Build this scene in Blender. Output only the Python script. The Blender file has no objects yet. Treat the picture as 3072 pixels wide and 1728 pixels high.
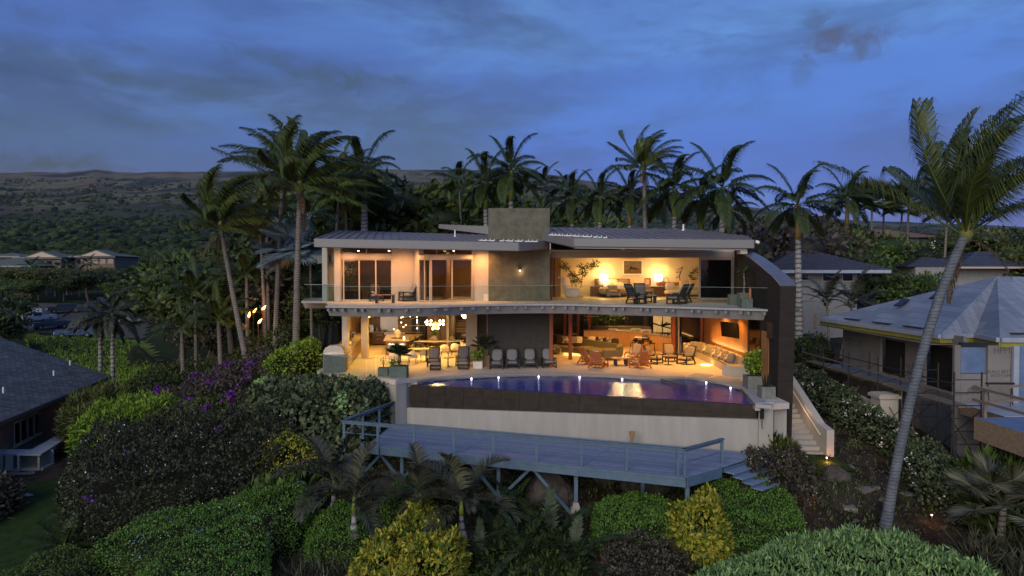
import bpy, math, random
import numpy as np
from mathutils import Vector, Matrix
random.seed(7)
R = math.radians
scene = bpy.context.scene
COL = scene.collection
CZ = 5.38                      # drone height above the patio (patio = 0)
F = 2048.0
TH = math.atan(49.0 / F)
cam_d = bpy.data.cameras.new("camera")
cam = bpy.data.objects.new("camera", cam_d)
COL.objects.link(cam)
cam_d.sensor_width = 36
cam_d.lens = 24.0
cam_d.clip_start = 0.1
cam_d.clip_end = 30000
cam.location = (0, 0, CZ)
cam.rotation_euler = (math.pi / 2 - TH, 0, 0)
scene.camera = cam
scene.view_settings.view_transform = 'Standard'
scene.view_settings.look = 'None'
scene.view_settings.gamma = 1
scene.view_settings.use_curve_mapping = False
scene.view_settings.exposure = 0.5
scene.cycles.max_bounces = 8
scene.cycles.diffuse_bounces = 4
scene.cycles.glossy_bounces = 4
scene.cycles.transmission_bounces = 6
scene.cycles.transparent_max_bounces = 16
scene.cycles.volume_bounces = 0
scene.cycles.sample_clamp_indirect = 4
scene.cycles.use_denoising = True
SUN_EL, SUN_AZ = 3.0, 200.0    # afterglow low behind the camera
world = bpy.data.worlds.new("World")
scene.world = world
world.use_nodes = True
nt = world.node_tree
nt.nodes.clear()
def wn(t, **k):
 n = nt.nodes.new(t)
 for a, b in k.items(): setattr(n, a, b)
 return n
def wl(a, b): nt.links.new(a, b)
w_out = wn('ShaderNodeOutputWorld')
w_bg = wn('ShaderNodeBackground')
w_sky = wn('ShaderNodeTexSky', sky_type='NISHITA', sun_disc=False, sun_elevation=R(SUN_EL), sun_rotation=R(SUN_AZ))
w_sky.air_density = 1.3; w_sky.dust_density = 0.6; w_sky.ozone_density = 3.0
w_bgs = wn('ShaderNodeBackground'); w_bgs.inputs[1].default_value = 0.05
wl(w_sky.outputs[0], w_bgs.inputs[0])
tc = wn('ShaderNodeTexCoord')
sep = wn('ShaderNodeSeparateXYZ'); wl(tc.outputs['Generated'], sep.inputs[0])
def wm(op, a, b=None, clamp=False):
 n = wn('ShaderNodeMath', operation=op); n.use_clamp = clamp
 for i, s in enumerate((a, b)):
  if s is None: continue
  if isinstance(s, (int, float)): n.inputs[i].default_value = s
  else: wl(s, n.inputs[i])
 return n.outputs[0]
def wramp(fac, stops, interp='EASE'):
 n = wn('ShaderNodeValToRGB'); n.color_ramp.interpolation = interp
 e = n.color_ramp.elements
 while len(e) > len(stops): e.remove(e[-1])
 while len(e) < len(stops): e.new(0.5)
 for el, (p, c) in zip(e, stops):
  el.position = p; el.color = (*c, 1) if len(c) == 3 else c
 wl(fac, n.inputs[0]); return n.outputs[0]
def wmix(f, a, b, mode='MIX'):
 n = wn('ShaderNodeMix', data_type='RGBA', blend_type=mode); n.clamp_factor = True
 if isinstance(f, (int, float)): n.inputs[0].default_value = f
 else: wl(f, n.inputs[0])
 for i, s in ((6, a), (7, b)):
  if isinstance(s, tuple): n.inputs[i].default_value = (*s, 1)
  else: wl(s, n.inputs[i])
 return n.outputs[2]
elev = wm('MULTIPLY', sep.outputs['Z'], 1.0)
base = wramp(elev, [(0.0, (.030, .100, .43)), (0.06, (.028, .088, .42)), (0.14, (.023, .063, .36)),
     (0.24, (.038, .105, .41)), (0.36, (.080, .190, .45)), (0.6, (.07, .16, .38)), (1.0, (.06, .13, .32))])
def wmap(scale, rot=(0, 0, 0), loc=(0, 0, 0)):
 n = wn('ShaderNodeMapping'); n.inputs['Scale'].default_value = scale
 n.inputs['Rotation'].default_value = rot; n.inputs['Location'].default_value = loc
 wl(tc.outputs['Generated'], n.inputs[0]); return n.outputs[0]
def wnoise(vec, s, d, r, dist=0.0):
 n = wn('ShaderNodeTexNoise'); n.inputs['Scale'].default_value = s; n.inputs['Detail'].default_value = d
 n.inputs['Roughness'].default_value = r; n.inputs['Distortion'].default_value = dist
 wl(vec, n.inputs['Vector']); return n.outputs[0]
n1 = wnoise(wmap((1.0, 1.0, 3.4), (0, R(14), 0), (3.1, 0.4, 1.7)), 2.3, 6, .58, .5)
n2 = wnoise(wmap((1.6, 1.6, 5.5), (0, R(-4), 0), (8.3, 2.2, .3)), 3.6, 7, .6, .35)
n3 = wnoise(wmap((1.0, 1.0, 2.2), (0, R(20), 0), (1.2, 7.4, 4.4)), 5.0, 8, .62, .2)
side = wm('MULTIPLY_ADD', sep.outputs['X'], -0.32)
side.node.inputs[2].default_value = -0.03
cl = wm('ADD', n1, side)
lay = wramp(cl, [(0.40, (0, 0, 0)), (0.66, (1, 1, 1))])
grey = wramp(n2, [(0.32, (.015, .023, .070)), (0.46, (.025, .042, .122)), (0.58, (.038, .070, .198)), (0.72, (.058, .115, .30))])
c1 = wmix(wm('MULTIPLY', lay, .95), base, grey)
veil = wramp(n3, [(0.5, (0, 0, 0)), (0.8, (1, 1, 1))])
c2 = wmix(wm('MULTIPLY', veil, .30), c1, (.085, .19, .43))
lowl = wramp(elev, [(0.05, (0, 0, 0)), (0.085, (1, 1, 1)), (0.13, (1, 1, 1)), (0.22, (0, 0, 0))])
lx = wramp(wm('MULTIPLY_ADD', sep.outputs['X'], -1.0), [(0.0, (0, 0, 0)), (0.14, (1, 1, 1))])
lx.node.inputs[0].links[0].from_node.inputs[2].default_value = 0.02
c3 = wmix(wm('MULTIPLY', wm('MULTIPLY', lowl, lx), wm('MULTIPLY_ADD', n2, .9)), c2, (.028, .056, .140))
pb = wnoise(wmap((.8, .8, 4.2), (0, R(-17), 0), (2.2, 5.1, 9.6)), 1.9, 5, .5, .3)
pbr = wramp(pb, [(0.44, (0, 0, 0)), (0.62, (1, 1, 1))])
c3 = wmix(wm('MULTIPLY', pbr, .55), c3, (.026, .050, .25))
s4 = wramp(wnoise(wmap((.9, .9, 3.0), (0, R(-12), 0), (6.6, 3.3, 5.2)), 4.2, 8, .66, .5), [(0.47, (0, 0, 0)), (0.68, (1, 1, 1))])
c3 = wmix(wm('MULTIPLY', s4, .55), c3, (.018, .032, .145))
nd = wnoise(wmap((1, 1, 1.6)), 17, 7, .7, .9)
def blob(col, c, r, az_px, el_px, amt, colr):
 a = (az_px - 1536) / F; e = (815 - el_px) / F
 d = Vector((a, 1, e)).normalized()
 m = wn('ShaderNodeVectorMath', operation='SUBTRACT'); wl(tc.outputs['Generated'], m.inputs[0]); m.inputs[1].default_value = d
 s = wn('ShaderNodeVectorMath', operation='MULTIPLY'); wl(m.outputs[0], s.inputs[0]); s.inputs[1].default_value = (1 / r[0], 1 / r[0], 1 / r[1])
 l = wn('ShaderNodeVectorMath', operation='LENGTH'); wl(s.outputs[0], l.inputs[0])
 v = wm('SUBTRACT', wm('ADD', wm('MULTIPLY', nd, 2.6), -0.42), l.outputs['Value'])
 mk = wramp(v, [(0.0, (0, 0, 0)), (0.9, (1, 1, 1))])
 return wmix(wm('MULTIPLY', mk, amt), col, colr)
for (ax, ay, rx, ry, amt, colr) in (
  (2510, 120, .070, .034, 1.0, (.036, .030, .095)), (2400, 222, .030, .022, .45, (0.025, 0.034, 0.099)),
  (2430, 70, .026, .018, .5, (0.025, 0.034, 0.099)), (760, 170, .075, .020, .6, (0.019, 0.027, 0.065)),
  (960, 232, .12, .028, .7, (0.016, 0.025, 0.062)), (1100, 262, .11, .022, .55, (0.016, 0.025, 0.065)),
  (270, 215, .07, .014, .55, (0.019, 0.030, 0.068)), (420, 250, .075, .012, .5, (0.017, 0.027, 0.062)),
  (400, 150, .035, .012, .4, (0.022, 0.034, 0.081)), (130, 60, .05, .014, .4, (0.022, 0.034, 0.081)),
  (640, 282, .06, .012, .5, (0.017, 0.027, 0.068)), (1390, 20, .05, .04, .5, (0.025, 0.038, 0.118)),
  (1250, 400, .13, .07, .55, (0.021, 0.036, 0.084)), (240, 500, .12, .022, .75, (0.014, 0.016, 0.035)), (80, 510, .10, .018, .7, (0.014, 0.017, 0.037)),
  (1500, 240, .05, .03, .35, (0.028, 0.043, 0.136))):
 c3 = blob(c3, None, (rx, ry), ax, ay, amt, colr)
wl(c3, w_bg.inputs[0]); w_bg.inputs[1].default_value = 1.0
w_add = wn('ShaderNodeAddShader')
wl(w_bg.outputs[0], w_add.inputs[0]); wl(w_bgs.outputs[0], w_add.inputs[1])
wl(w_add.outputs[0], w_out.inputs[0])
world.cycles.sampling_method = 'MANUAL'
world.cycles.sample_map_resolution = 512
sun_d = bpy.data.lights.new("sun", 'SUN')
sun_d.energy = 1.7
sun_d.angle = R(50)
sun_d.color = (1.0, .90, .74)
sun = bpy.data.objects.new("sun", sun_d)
COL.objects.link(sun)
_el, _az = R(22), R(SUN_AZ)
_dir = Vector((math.sin(_az) * math.cos(_el), math.cos(_az) * math.cos(_el), math.sin(_el)))
sun.rotation_euler = _dir.to_track_quat('Z', 'Y').to_euler()
cT, sT = math.cos(TH), math.sin(TH)
def ray(px, py):
 a, b = (px - 1536) / F, (py - 864) / F
 return Vector((a, cT - b * sT, -sT - b * cT))
def P(px, py, z=0.0):
 d = ray(px, py); t = (z - CZ) / d.z
 return Vector((d.x * t, d.y * t, z))
def Q(px, py, Y):
 d = ray(px, py); t = Y / d.y
 return Vector((d.x * t, Y, CZ + d.z * t))
MATS = {}
def mat(name, c, rough=.7, metal=0.0, var=.12, scale=3.0, bump=0.0, c2=None, emit=None, es=0.0, spec=.4, stretch=(1, 1, 1), attr=False, detail=4, bscale=None):
 if name in MATS: return MATS[name]
 m = bpy.data.materials.new(name); m.use_nodes = True
 t = m.node_tree; bs = t.nodes['Principled BSDF']
 bs.inputs['Roughness'].default_value = rough; bs.inputs['Metallic'].default_value = metal
 bs.inputs['Specular IOR Level'].default_value = spec
 tcn = t.nodes.new('ShaderNodeTexCoord'); mp = t.nodes.new('ShaderNodeMapping')
 mp.inputs['Scale'].default_value = stretch
 t.links.new(tcn.outputs['Object'], mp.inputs[0])
 nz = t.nodes.new('ShaderNodeTexNoise'); nz.inputs['Scale'].default_value = scale; nz.inputs['Detail'].default_value = detail
 nz.inputs['Roughness'].default_value = .6
 t.links.new(mp.outputs[0], nz.inputs['Vector'])
 if c2 is None: c2 = tuple(min(1, x * (1 + var)) for x in c); c1 = tuple(x * (1 - var) for x in c)
 else: c1 = c
 rp = t.nodes.new('ShaderNodeValToRGB'); rp.color_ramp.elements[0].position = .3; rp.color_ramp.elements[1].position = .7
 rp.color_ramp.elements[0].color = (*c1, 1); rp.color_ramp.elements[1].color = (*c2, 1)
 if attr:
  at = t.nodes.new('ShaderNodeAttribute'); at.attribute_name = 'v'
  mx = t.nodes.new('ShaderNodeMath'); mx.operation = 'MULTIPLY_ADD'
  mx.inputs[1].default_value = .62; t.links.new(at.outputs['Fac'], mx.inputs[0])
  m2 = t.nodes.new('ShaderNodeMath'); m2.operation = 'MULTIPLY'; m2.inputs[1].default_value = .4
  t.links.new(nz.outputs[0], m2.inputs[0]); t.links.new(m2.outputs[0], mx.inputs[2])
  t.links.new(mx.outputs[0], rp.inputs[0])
 else:
  t.links.new(nz.outputs[0], rp.inputs[0])
 t.links.new(rp.outputs[0], bs.inputs['Base Color'])
 if bump:
  bp = t.nodes.new('ShaderNodeBump'); bp.inputs['Strength'].default_value = bump; bp.inputs['Distance'].default_value = .05
  if bscale:
   nb = t.nodes.new('ShaderNodeTexNoise'); nb.inputs['Scale'].default_value = bscale; nb.inputs['Detail'].default_value = 5
   t.links.new(mp.outputs[0], nb.inputs['Vector']); t.links.new(nb.outputs[0], bp.inputs['Height'])
  else: t.links.new(nz.outputs[0], bp.inputs['Height'])
  t.links.new(bp.outputs[0], bs.inputs['Normal'])
 if emit:
  bs.inputs['Emission Color'].default_value = (*emit, 1); bs.inputs['Emission Strength'].default_value = es
 MATS[name] = m
 return m
def glass_mat(name, tint=(.9, .95, .95), refl=.08, opac=0.0, tr=1.0):
 """thin architectural glass: mostly clear, mirror sheen growing at grazing angles"""
 m = bpy.data.materials.new(name); m.use_nodes = True
 t = m.node_tree; t.nodes.clear()
 o = t.nodes.new('ShaderNodeOutputMaterial'); tr_ = t.nodes.new('ShaderNodeBsdfTransparent'); gl = t.nodes.new('ShaderNodeBsdfGlossy')
 gl.inputs['Roughness'].default_value = .03; tr_.inputs[0].default_value = (*tint, 1)
 lw = t.nodes.new('ShaderNodeLayerWeight'); lw.inputs[0].default_value = .5; fr = t.nodes.new('ShaderNodeMath'); fr.operation = 'POWER'; fr.inputs[1].default_value = 4.5; t.links.new(lw.outputs['Facing'], fr.inputs[0])
 mu = t.nodes.new('ShaderNodeMath'); mu.operation = 'MULTIPLY_ADD'; mu.inputs[1].default_value = .8; mu.inputs[2].default_value = refl; mu.use_clamp = True
 t.links.new(fr.outputs[0], mu.inputs[0])
 mx = t.nodes.new('ShaderNodeMixShader'); t.links.new(mu.outputs[0], mx.inputs[0])
 t.links.new(tr_.outputs[0], mx.inputs[1]); t.links.new(gl.outputs[0], mx.inputs[2]); t.links.new(mx.outputs[0], o.inputs[0])
 MATS[name] = m
 return m
M = {}
M['stucco'] = mat('stucco', (.44, .41, .37), .85, var=.05, scale=2, bump=.15, bscale=60)
M['white_plaster'] = mat('white_plaster', (.31, .295, .265), .85, c2=(.385, .37, .335), scale=1.6, bump=.1, stretch=(1.6, 1.6, .22), bscale=40, detail=8)
M['concrete'] = mat('concrete', (.085, .085, .062), .85, c2=(.165, .16, .12), scale=2.2, detail=12, bump=.2)
M['dark_wall'] = mat('dark_wall', (.035, .035, .032), .7, c2=(.055, .055, .048), scale=5, detail=10)
M['fin'] = mat('fin', (.030, .026, .024), .85, spec=.1, c2=(.045, .038, .034), scale=1.5, stretch=(1, 1, 5), bump=.05)
M['slab'] = mat('slab', (.29, .27, .25), .8, c2=(.37, .35, .32), scale=1.2, stretch=(1, 1, .25), detail=9, bump=.1)
M['deckstone'] = mat('deckstone', (.42, .40, .38), .65, c2=(.52, .50, .48), scale=1.1, detail=9, bump=.03)
M['fascia'] = mat('fascia', (.205, .205, .215), .4, var=.04, scale=1)
M['roof_metal'] = mat('roof_metal', (.145, .125, .125), .62, metal=0, c2=(.20, .175, .175), scale=.6, detail=6)
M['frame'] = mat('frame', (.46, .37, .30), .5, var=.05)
M['white_paint'] = mat('white_paint', (.78, .78, .76), .5, var=.03)
M['floor_in'] = mat('floor_in', (.50, .43, .35), .38, c2=(.62, .54, .45), scale=.9, detail=8)
M['patio'] = mat('patio', (.48, .42, .37), .6, c2=(.60, .53, .47), scale=1.1, detail=10, bump=.05)
M['coping'] = mat('coping', (.30, .30, .31), .7, c2=(.40, .40, .41), scale=2, detail=8)
M['walnut'] = mat('walnut', (.085, .045, .025), .4, c2=(.14, .075, .04), scale=4, stretch=(1, 1, 6))
M['walnut_h'] = mat('walnut_h', (.16, .10, .055), .45, c2=(.24, .155, .09), scale=5, stretch=(4, 1, 1))
M['tan'] = mat('tan', (.30, .20, .11), .5, var=.06)
M['wood_panel'] = mat('wood_panel', (.26, .125, .055), .45, c2=(.36, .18, .08), scale=3, stretch=(1, 1, .12), detail=6)
M['bar_wood'] = mat('bar_wood', (.45, .26, .13), .45, c2=(.58, .35, .18), scale=3, stretch=(3, 1, .3), detail=7)
M['redwood'] = mat('redwood', (.22, .055, .022), .4, c2=(.32, .09, .035), scale=6, stretch=(1, 1, .3))
M['chairwood'] = mat('chairwood', (.30, .085, .030), .35, c2=(.42, .14, .05), scale=6)
M['black_metal'] = mat('black_metal', (.012, .012, .013), .4, var=.2)
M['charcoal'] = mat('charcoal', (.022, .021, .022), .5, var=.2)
M['grey_cushion'] = mat('grey_cushion', (.20, .20, .22), .9, var=.1, scale=8)
M['taupe_cushion'] = mat('taupe_cushion', (.24, .21, .17), .9, var=.1, scale=8)
M['lilac_cushion'] = mat('lilac_cushion', (.30, .25, .24), .9, var=.1)
M['olive_fabric'] = mat('olive_fabric', (.13, .12, .07), .9, var=.15, scale=10)
M['brown_fabric'] = mat('brown_fabric', (.055, .035, .025), .9, var=.2)
M['pattern_fabric'] = mat('pattern_fabric', (.04, .035, .03), .9, c2=(.72, .66, .58), scale=6, detail=1)
M['stripe_fabric'] = mat('stripe_fabric', (.16, .15, .13), .9, c2=(.30, .28, .25), scale=12, stretch=(4, 4, .1), detail=0)
M['cream'] = mat('cream', (.70, .63, .54), .85, var=.05)
M['tabletop'] = mat('tabletop', (.68, .58, .38), .25, var=.08)
M['granite'] = mat('granite', (.30, .24, .16), .25, c2=(.42, .34, .24), scale=9, detail=10)
M['steel'] = mat('steel', (.45, .43, .41), .3, metal=.8, var=.05)
M['brass'] = mat('brass', (.60, .42, .16), .3, metal=.9)
M['planter'] = mat('planter', (.12, .135, .125), .8, c2=(.20, .21, .195), scale=6, detail=10, bump=.2)
M['tan_box'] = mat('tan_box', (.30, .19, .11), .7)
M['soil'] = mat('soil', (.03, .022, .016), .95, c2=(.06, .042, .03), scale=9)
M['room_wall'] = mat('room_wall', (.68, .60, .48), .85, var=.03)
M['blue_deck'] = mat('blue_deck', (.13, .18, .28), .6, c2=(.20, .26, .38), scale=7, stretch=(.4, 3, 1), detail=6)
M['blue_deck2'] = mat('blue_deck_worn', (.155, .20, .30), .7, c2=(.225, .28, .385), scale=5, stretch=(.4, 3, 1), detail=8)
M['blue_deck3'] = mat('blue_deck_faded', (.11, .15, .245), .6, c2=(.17, .22, .335), scale=9, stretch=(.4, 3, 1), detail=6)
M['blue_paint'] = mat('blue_paint', (.07, .12, .18), .55, c2=(.10, .165, .235), scale=3)
M['tile_dark'] = mat('tile_dark', (.020, .016, .013), .30, c2=(.045, .034, .027), scale=3, detail=8)
M['grout'] = mat('grout', (.035, .032, .030), .9)
M['rock'] = mat('rock', (.035, .030, .027), .95, c2=(.10, .088, .078), scale=2.5, detail=12, bump=.8)
M['pave'] = mat('pave', (.16, .14, .125), .9, c2=(.26, .235, .21), scale=3, detail=8)
M['glass_clear'] = glass_mat('glass_clear', (.90, .95, .94), .015)
M['glass_window'] = glass_mat('glass_window', (.74, .72, .70), .025)
M['glass_dark'] = mat('glass_dark', (.006, .006, .008), .06, var=.1, spec=.6)
M['glow_warm'] = mat('glow_warm', (.9, .8, .5), .5, emit=(1, .74, .36), es=7)
M['glow_bulb'] = mat('glow_bulb', (.9, .8, .6), .5, emit=(1, .80, .45), es=7)
M['glow_white'] = mat('glow_white', (.9, .9, .9), .5, emit=(1, .90, .72), es=25)
M['glow_pool'] = mat('glow_pool', (.9, .9, 1), .5, emit=(.78, .66, 1), es=6)
M['flame'] = mat('flame', (1, .5, .1), .5, emit=(1, .42, .10), es=9)
M['lampshade'] = mat('lampshade', (.9, .85, .7), .8, emit=(1, .78, .40), es=4.0)
M['tv_black'] = mat('tv_black', (.006, .006, .006), .7, spec=.15)
M['asphalt'] = mat('asphalt', (.05, .05, .05), .9)
ORG = {}
class B:
 def __init__(s): s.v = []; s.f = []
 def add(s, vs, fs):
  n = len(s.v); s.v.extend([tuple(v) for v in vs]); s.f.extend([tuple(i + n for i in f) for f in fs]); return s
 def hexa(s, p):
  return s.add(p, [(0, 3, 2, 1), (4, 5, 6, 7), (0, 1, 5, 4), (1, 2, 6, 5), (2, 3, 7, 6), (3, 0, 4, 7)])
 def bx(s, x0, x1, y0, y1, z0, z1):
  return s.hexa([(x0, y0, z0), (x1, y0, z0), (x1, y1, z0), (x0, y1, z0), (x0, y0, z1), (x1, y0, z1), (x1, y1, z1), (x0, y1, z1)])
 def box(s, c, d, rz=0, rx=0, ry=0):
  m = Matrix.Translation(c) @ Matrix.Rotation(rz, 4, 'Z') @ Matrix.Rotation(ry, 4, 'Y') @ Matrix.Rotation(rx, 4, 'X')
  x, y, z = d[0] / 2, d[1] / 2, d[2] / 2
  return s.hexa([m @ Vector(q) for q in ((-x, -y, -z), (x, -y, -z), (x, y, -z), (-x, y, -z), (-x, -y, z), (x, -y, z), (x, y, z), (-x, y, z))])
 def seg(s, a, b, w, h, up=(0, 0, 1)):
  """bar of section w x h running from a to b"""
  a, b = Vector(a), Vector(b); d = (b - a).normalized(); u = Vector(up)
  if abs(d.dot(u)) > .98: u = Vector((0, 1, 0))
  r = d.cross(u).normalized() * w / 2; u = r.cross(d).normalized() * h / 2
  return s.hexa([a - r - u, a + r - u, b + r - u, b - r - u, a - r + u, a + r + u, b + r + u, b - r + u])
 def prism(s, poly, z0, z1):
  n = len(poly)
  A = sum(poly[i][0] * poly[(i + 1) % n][1] - poly[(i + 1) % n][0] * poly[i][1] for i in range(n))
  if A < 0: poly = list(reversed(poly))
  zb = z0 if callable(z0) else (lambda x, y: z0); zt = z1 if callable(z1) else (lambda x, y: z1)
  vs = [(p[0], p[1], zb(p[0], p[1])) for p in poly] + [(p[0], p[1], zt(p[0], p[1])) for p in poly]
  fs = [tuple(range(n - 1, -1, -1)), tuple(range(n, 2 * n))] + [(i, (i + 1) % n, n + (i + 1) % n, n + i) for i in range(n)]
  return s.add(vs, fs)
 def wall(s, a, b, z0, z1, t):
  """upright wall from a to b (xy), thickness t to the far side of the line seen from the camera"""
  a, b = Vector(a[:2]), Vector(b[:2]); d = (b - a).normalized(); n = Vector((-d.y, d.x)) * t
  if n.y < 0: n = -n
  return s.prism([a, b, b + n, a + n], z0, z1)
 def strip(s, A, Bp, z0, z1):
  """band between two plan polylines"""
  for i in range(len(A) - 1): s.prism([A[i], A[i + 1], Bp[i + 1], Bp[i]], z0, z1)
  return s
 def tube(s, pts, rs, n=8):
  pts = [Vector(p) for p in pts]
  if isinstance(rs, (int, float)): rs = [rs] * len(pts)
  vs = []; u = None
  for i, p in enumerate(pts):
   d = (pts[min(i + 1, len(pts) - 1)] - pts[max(i - 1, 0)]).normalized()
   if u is None: u = d.orthogonal().normalized()
   else: u = (u - d * u.dot(d)).normalized()
   w = d.cross(u)
   for k in range(n):
    a = 2 * math.pi * k / n; vs.append(p + (u * math.cos(a) + w * math.sin(a)) * rs[i])
  fs = []
  for i in range(len(pts) - 1):
   for k in range(n):
    k2 = (k + 1) % n; fs.append((i * n + k, i * n + k2, (i + 1) * n + k2, (i + 1) * n + k))
  fs.append(tuple(range(n - 1, -1, -1))); fs.append(tuple((len(pts) - 1) * n + k for k in range(n)))
  return s.add(vs, fs)
 def lathe(s, prof, c=(0, 0, 0), n=16):
  vs = []
  for r, z in prof:
   for k in range(n):
    a = 2 * math.pi * k / n; vs.append((c[0] + r * math.cos(a), c[1] + r * math.sin(a), c[2] + z))
  fs = []
  for i in range(len(prof) - 1):
   for k in range(n):
    k2 = (k + 1) % n; fs.append((i * n + k, i * n + k2, (i + 1) * n + k2, (i + 1) * n + k))
  fs.append(tuple(range(n - 1, -1, -1))); fs.append(tuple((len(prof) - 1) * n + k for k in range(n)))
  return s.add(vs, fs)
 def cushion(s, c, d, rz=0, rx=0, ry=0, e=.45, nu=12, nv=7):
  """soft box (superellipsoid)"""
  m = Matrix.Translation(c) @ Matrix.Rotation(rz, 4, 'Z') @ Matrix.Rotation(ry, 4, 'Y') @ Matrix.Rotation(rx, 4, 'X')
  f = lambda w, q: math.copysign(abs(w) ** q, w)
  vs = []
  for j in range(nv + 1):
   ph = -math.pi / 2 + math.pi * j / nv
   for i in range(nu):
    t = 2 * math.pi * (i + .5) / nu
    vs.append(m @ Vector((f(math.cos(ph), e) * f(math.cos(t), e) * d[0] / 2, f(math.cos(ph), e) * f(math.sin(t), e) * d[1] / 2, f(math.sin(ph), .55) * d[2] / 2)))
  fs = [(j * nu + i, j * nu + (i + 1) % nu, (j + 1) * nu + (i + 1) % nu, (j + 1) * nu + i) for j in range(nv) for i in range(nu)]
  return s.add(vs, fs)
 def blob(s, c, r, seed=0, rough=.25, sub=2):
  rnd = random.Random(seed); ph = [rnd.uniform(0, 6.3) for _ in range(9)]
  nu, nv = (10, 6) if sub == 1 else (18, 11)
  vs = []
  for j in range(nv + 1):
   p = -math.pi / 2 + math.pi * j / nv
   for i in range(nu):
    t = 2 * math.pi * i / nu
    x, y, z = math.cos(p) * math.cos(t), math.cos(p) * math.sin(t), math.sin(p)
    k = 1 + rough * (math.sin(3 * x + ph[0]) * math.sin(3 * y + ph[1]) + .6 * math.sin(6 * z + 5 * x + ph[2]) * math.sin(7 * y + ph[3]) + .35 * math.sin(13 * x + ph[4]) * math.sin(12 * y + 9 * z + ph[5]))
    vs.append((c[0] + r[0] * x * k, c[1] + r[1] * y * k, c[2] + r[2] * z * k))
  fs = [(j * nu + i, j * nu + (i + 1) % nu, (j + 1) * nu + (i + 1) % nu, (j + 1) * nu + i) for j in range(nv) for i in range(nu)]
  return s.add(vs, fs)
def tag(o, label=None, cat=None, group=None, kind=None):
 if label: o['label'] = label
 if cat: o['category'] = cat
 if group: o['group'] = group
 if kind: o['kind'] = kind
 return o
def thing(name, label, cat, loc=(0, 0, 0), rz=0.0, group=None):
 o = bpy.data.objects.new(name, None); COL.objects.link(o)
 o.empty_display_size = .2
 o.location = loc; o.rotation_euler = (0, 0, rz)
 tag(o, label, cat, group); return o
def root_of(o):
 while o.parent: o = o.parent
 return o
def obj(name, b, m, parent=None, smooth=False, world=False, label=None, kind=None):
 """link builder b as ONE mesh object; world=True: coordinates are world ones and the parent's place is taken off"""
 vs = b.v
 if world and parent is not None:
  l = root_of(parent).location; vs = [(v[0] - l.x, v[1] - l.y, v[2] - l.z) for v in vs]
 me = bpy.data.meshes.new(name); me.from_pydata(vs, [], b.f); me.validate()
 me.materials.append(m)
 if smooth: me.polygons.foreach_set('use_smooth', [True] * len(me.polygons))
 o = bpy.data.objects.new(name, me); COL.objects.link(o)
 if parent is not None: o.parent = parent
 tag(o, label, None, None, kind); return o
def meshobj(name, me, m, parent=None, loc=(0, 0, 0), rz=0.0, sc=1.0):
 if m is not None and not me.materials: me.materials.append(m)
 o = bpy.data.objects.new(name, me); COL.objects.link(o)
 o.location = loc; o.rotation_euler = (0, 0, rz); o.scale = (sc, sc, sc) if isinstance(sc, (int, float)) else sc
 if parent is not None: o.parent = parent
 return o
KIDS = {}
def copy_tree(o, loc=None, rz=None, label=None, parent=None, sc=None):
 c = o.copy(); COL.objects.link(c)
 if parent is not None: c.parent = parent
 if loc is not None: c.location = loc
 if rz is not None: c.rotation_euler = (0, 0, rz)
 if sc is not None: c.scale = (sc, sc, sc)
 if label: c['label'] = label
 if o.name not in KIDS: KIDS[o.name] = [k for k in bpy.data.objects if k.parent == o]
 for k in KIDS[o.name]: copy_tree(k, parent=c)
 return c
class Proto:
 """first placement uses the prototype itself, later ones copies"""
 def __init__(s, root): s.r = root; s.used = False
 def put(s, loc, rz, label, group=None, sc=None):
  if not s.used:
   s.used = True; o = s.r; KIDS[o.name] = [k for k in bpy.data.objects if k.parent == o]
   o.location = loc; o.rotation_euler = (0, 0, rz); o['label'] = label
   if sc: o.scale = (sc,) * 3
  else: o = copy_tree(s.r, loc, rz, label, sc=sc or 1.0)
  if group: o['group'] = group
  return o
def lamp(name, kind, loc, power, col=(1, .72, .40), size=.2, rot=None, parent=None, spot=None, blend=.6):
 d = bpy.data.lights.new(name, kind); d.energy = power; d.color = col
 if kind == 'AREA': d.size = size
 elif kind != 'SUN': d.shadow_soft_size = size
 if spot: d.spot_size = R(spot); d.spot_blend = blend
 o = bpy.data.objects.new(name, d); COL.objects.link(o)
 o.location = loc
 if rot: o.rotation_euler = rot
 if parent is not None:
  l = root_of(parent).location; o.location = (loc[0] - l.x, loc[1] - l.y, loc[2] - l.z); o.parent = parent
 return o
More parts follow.
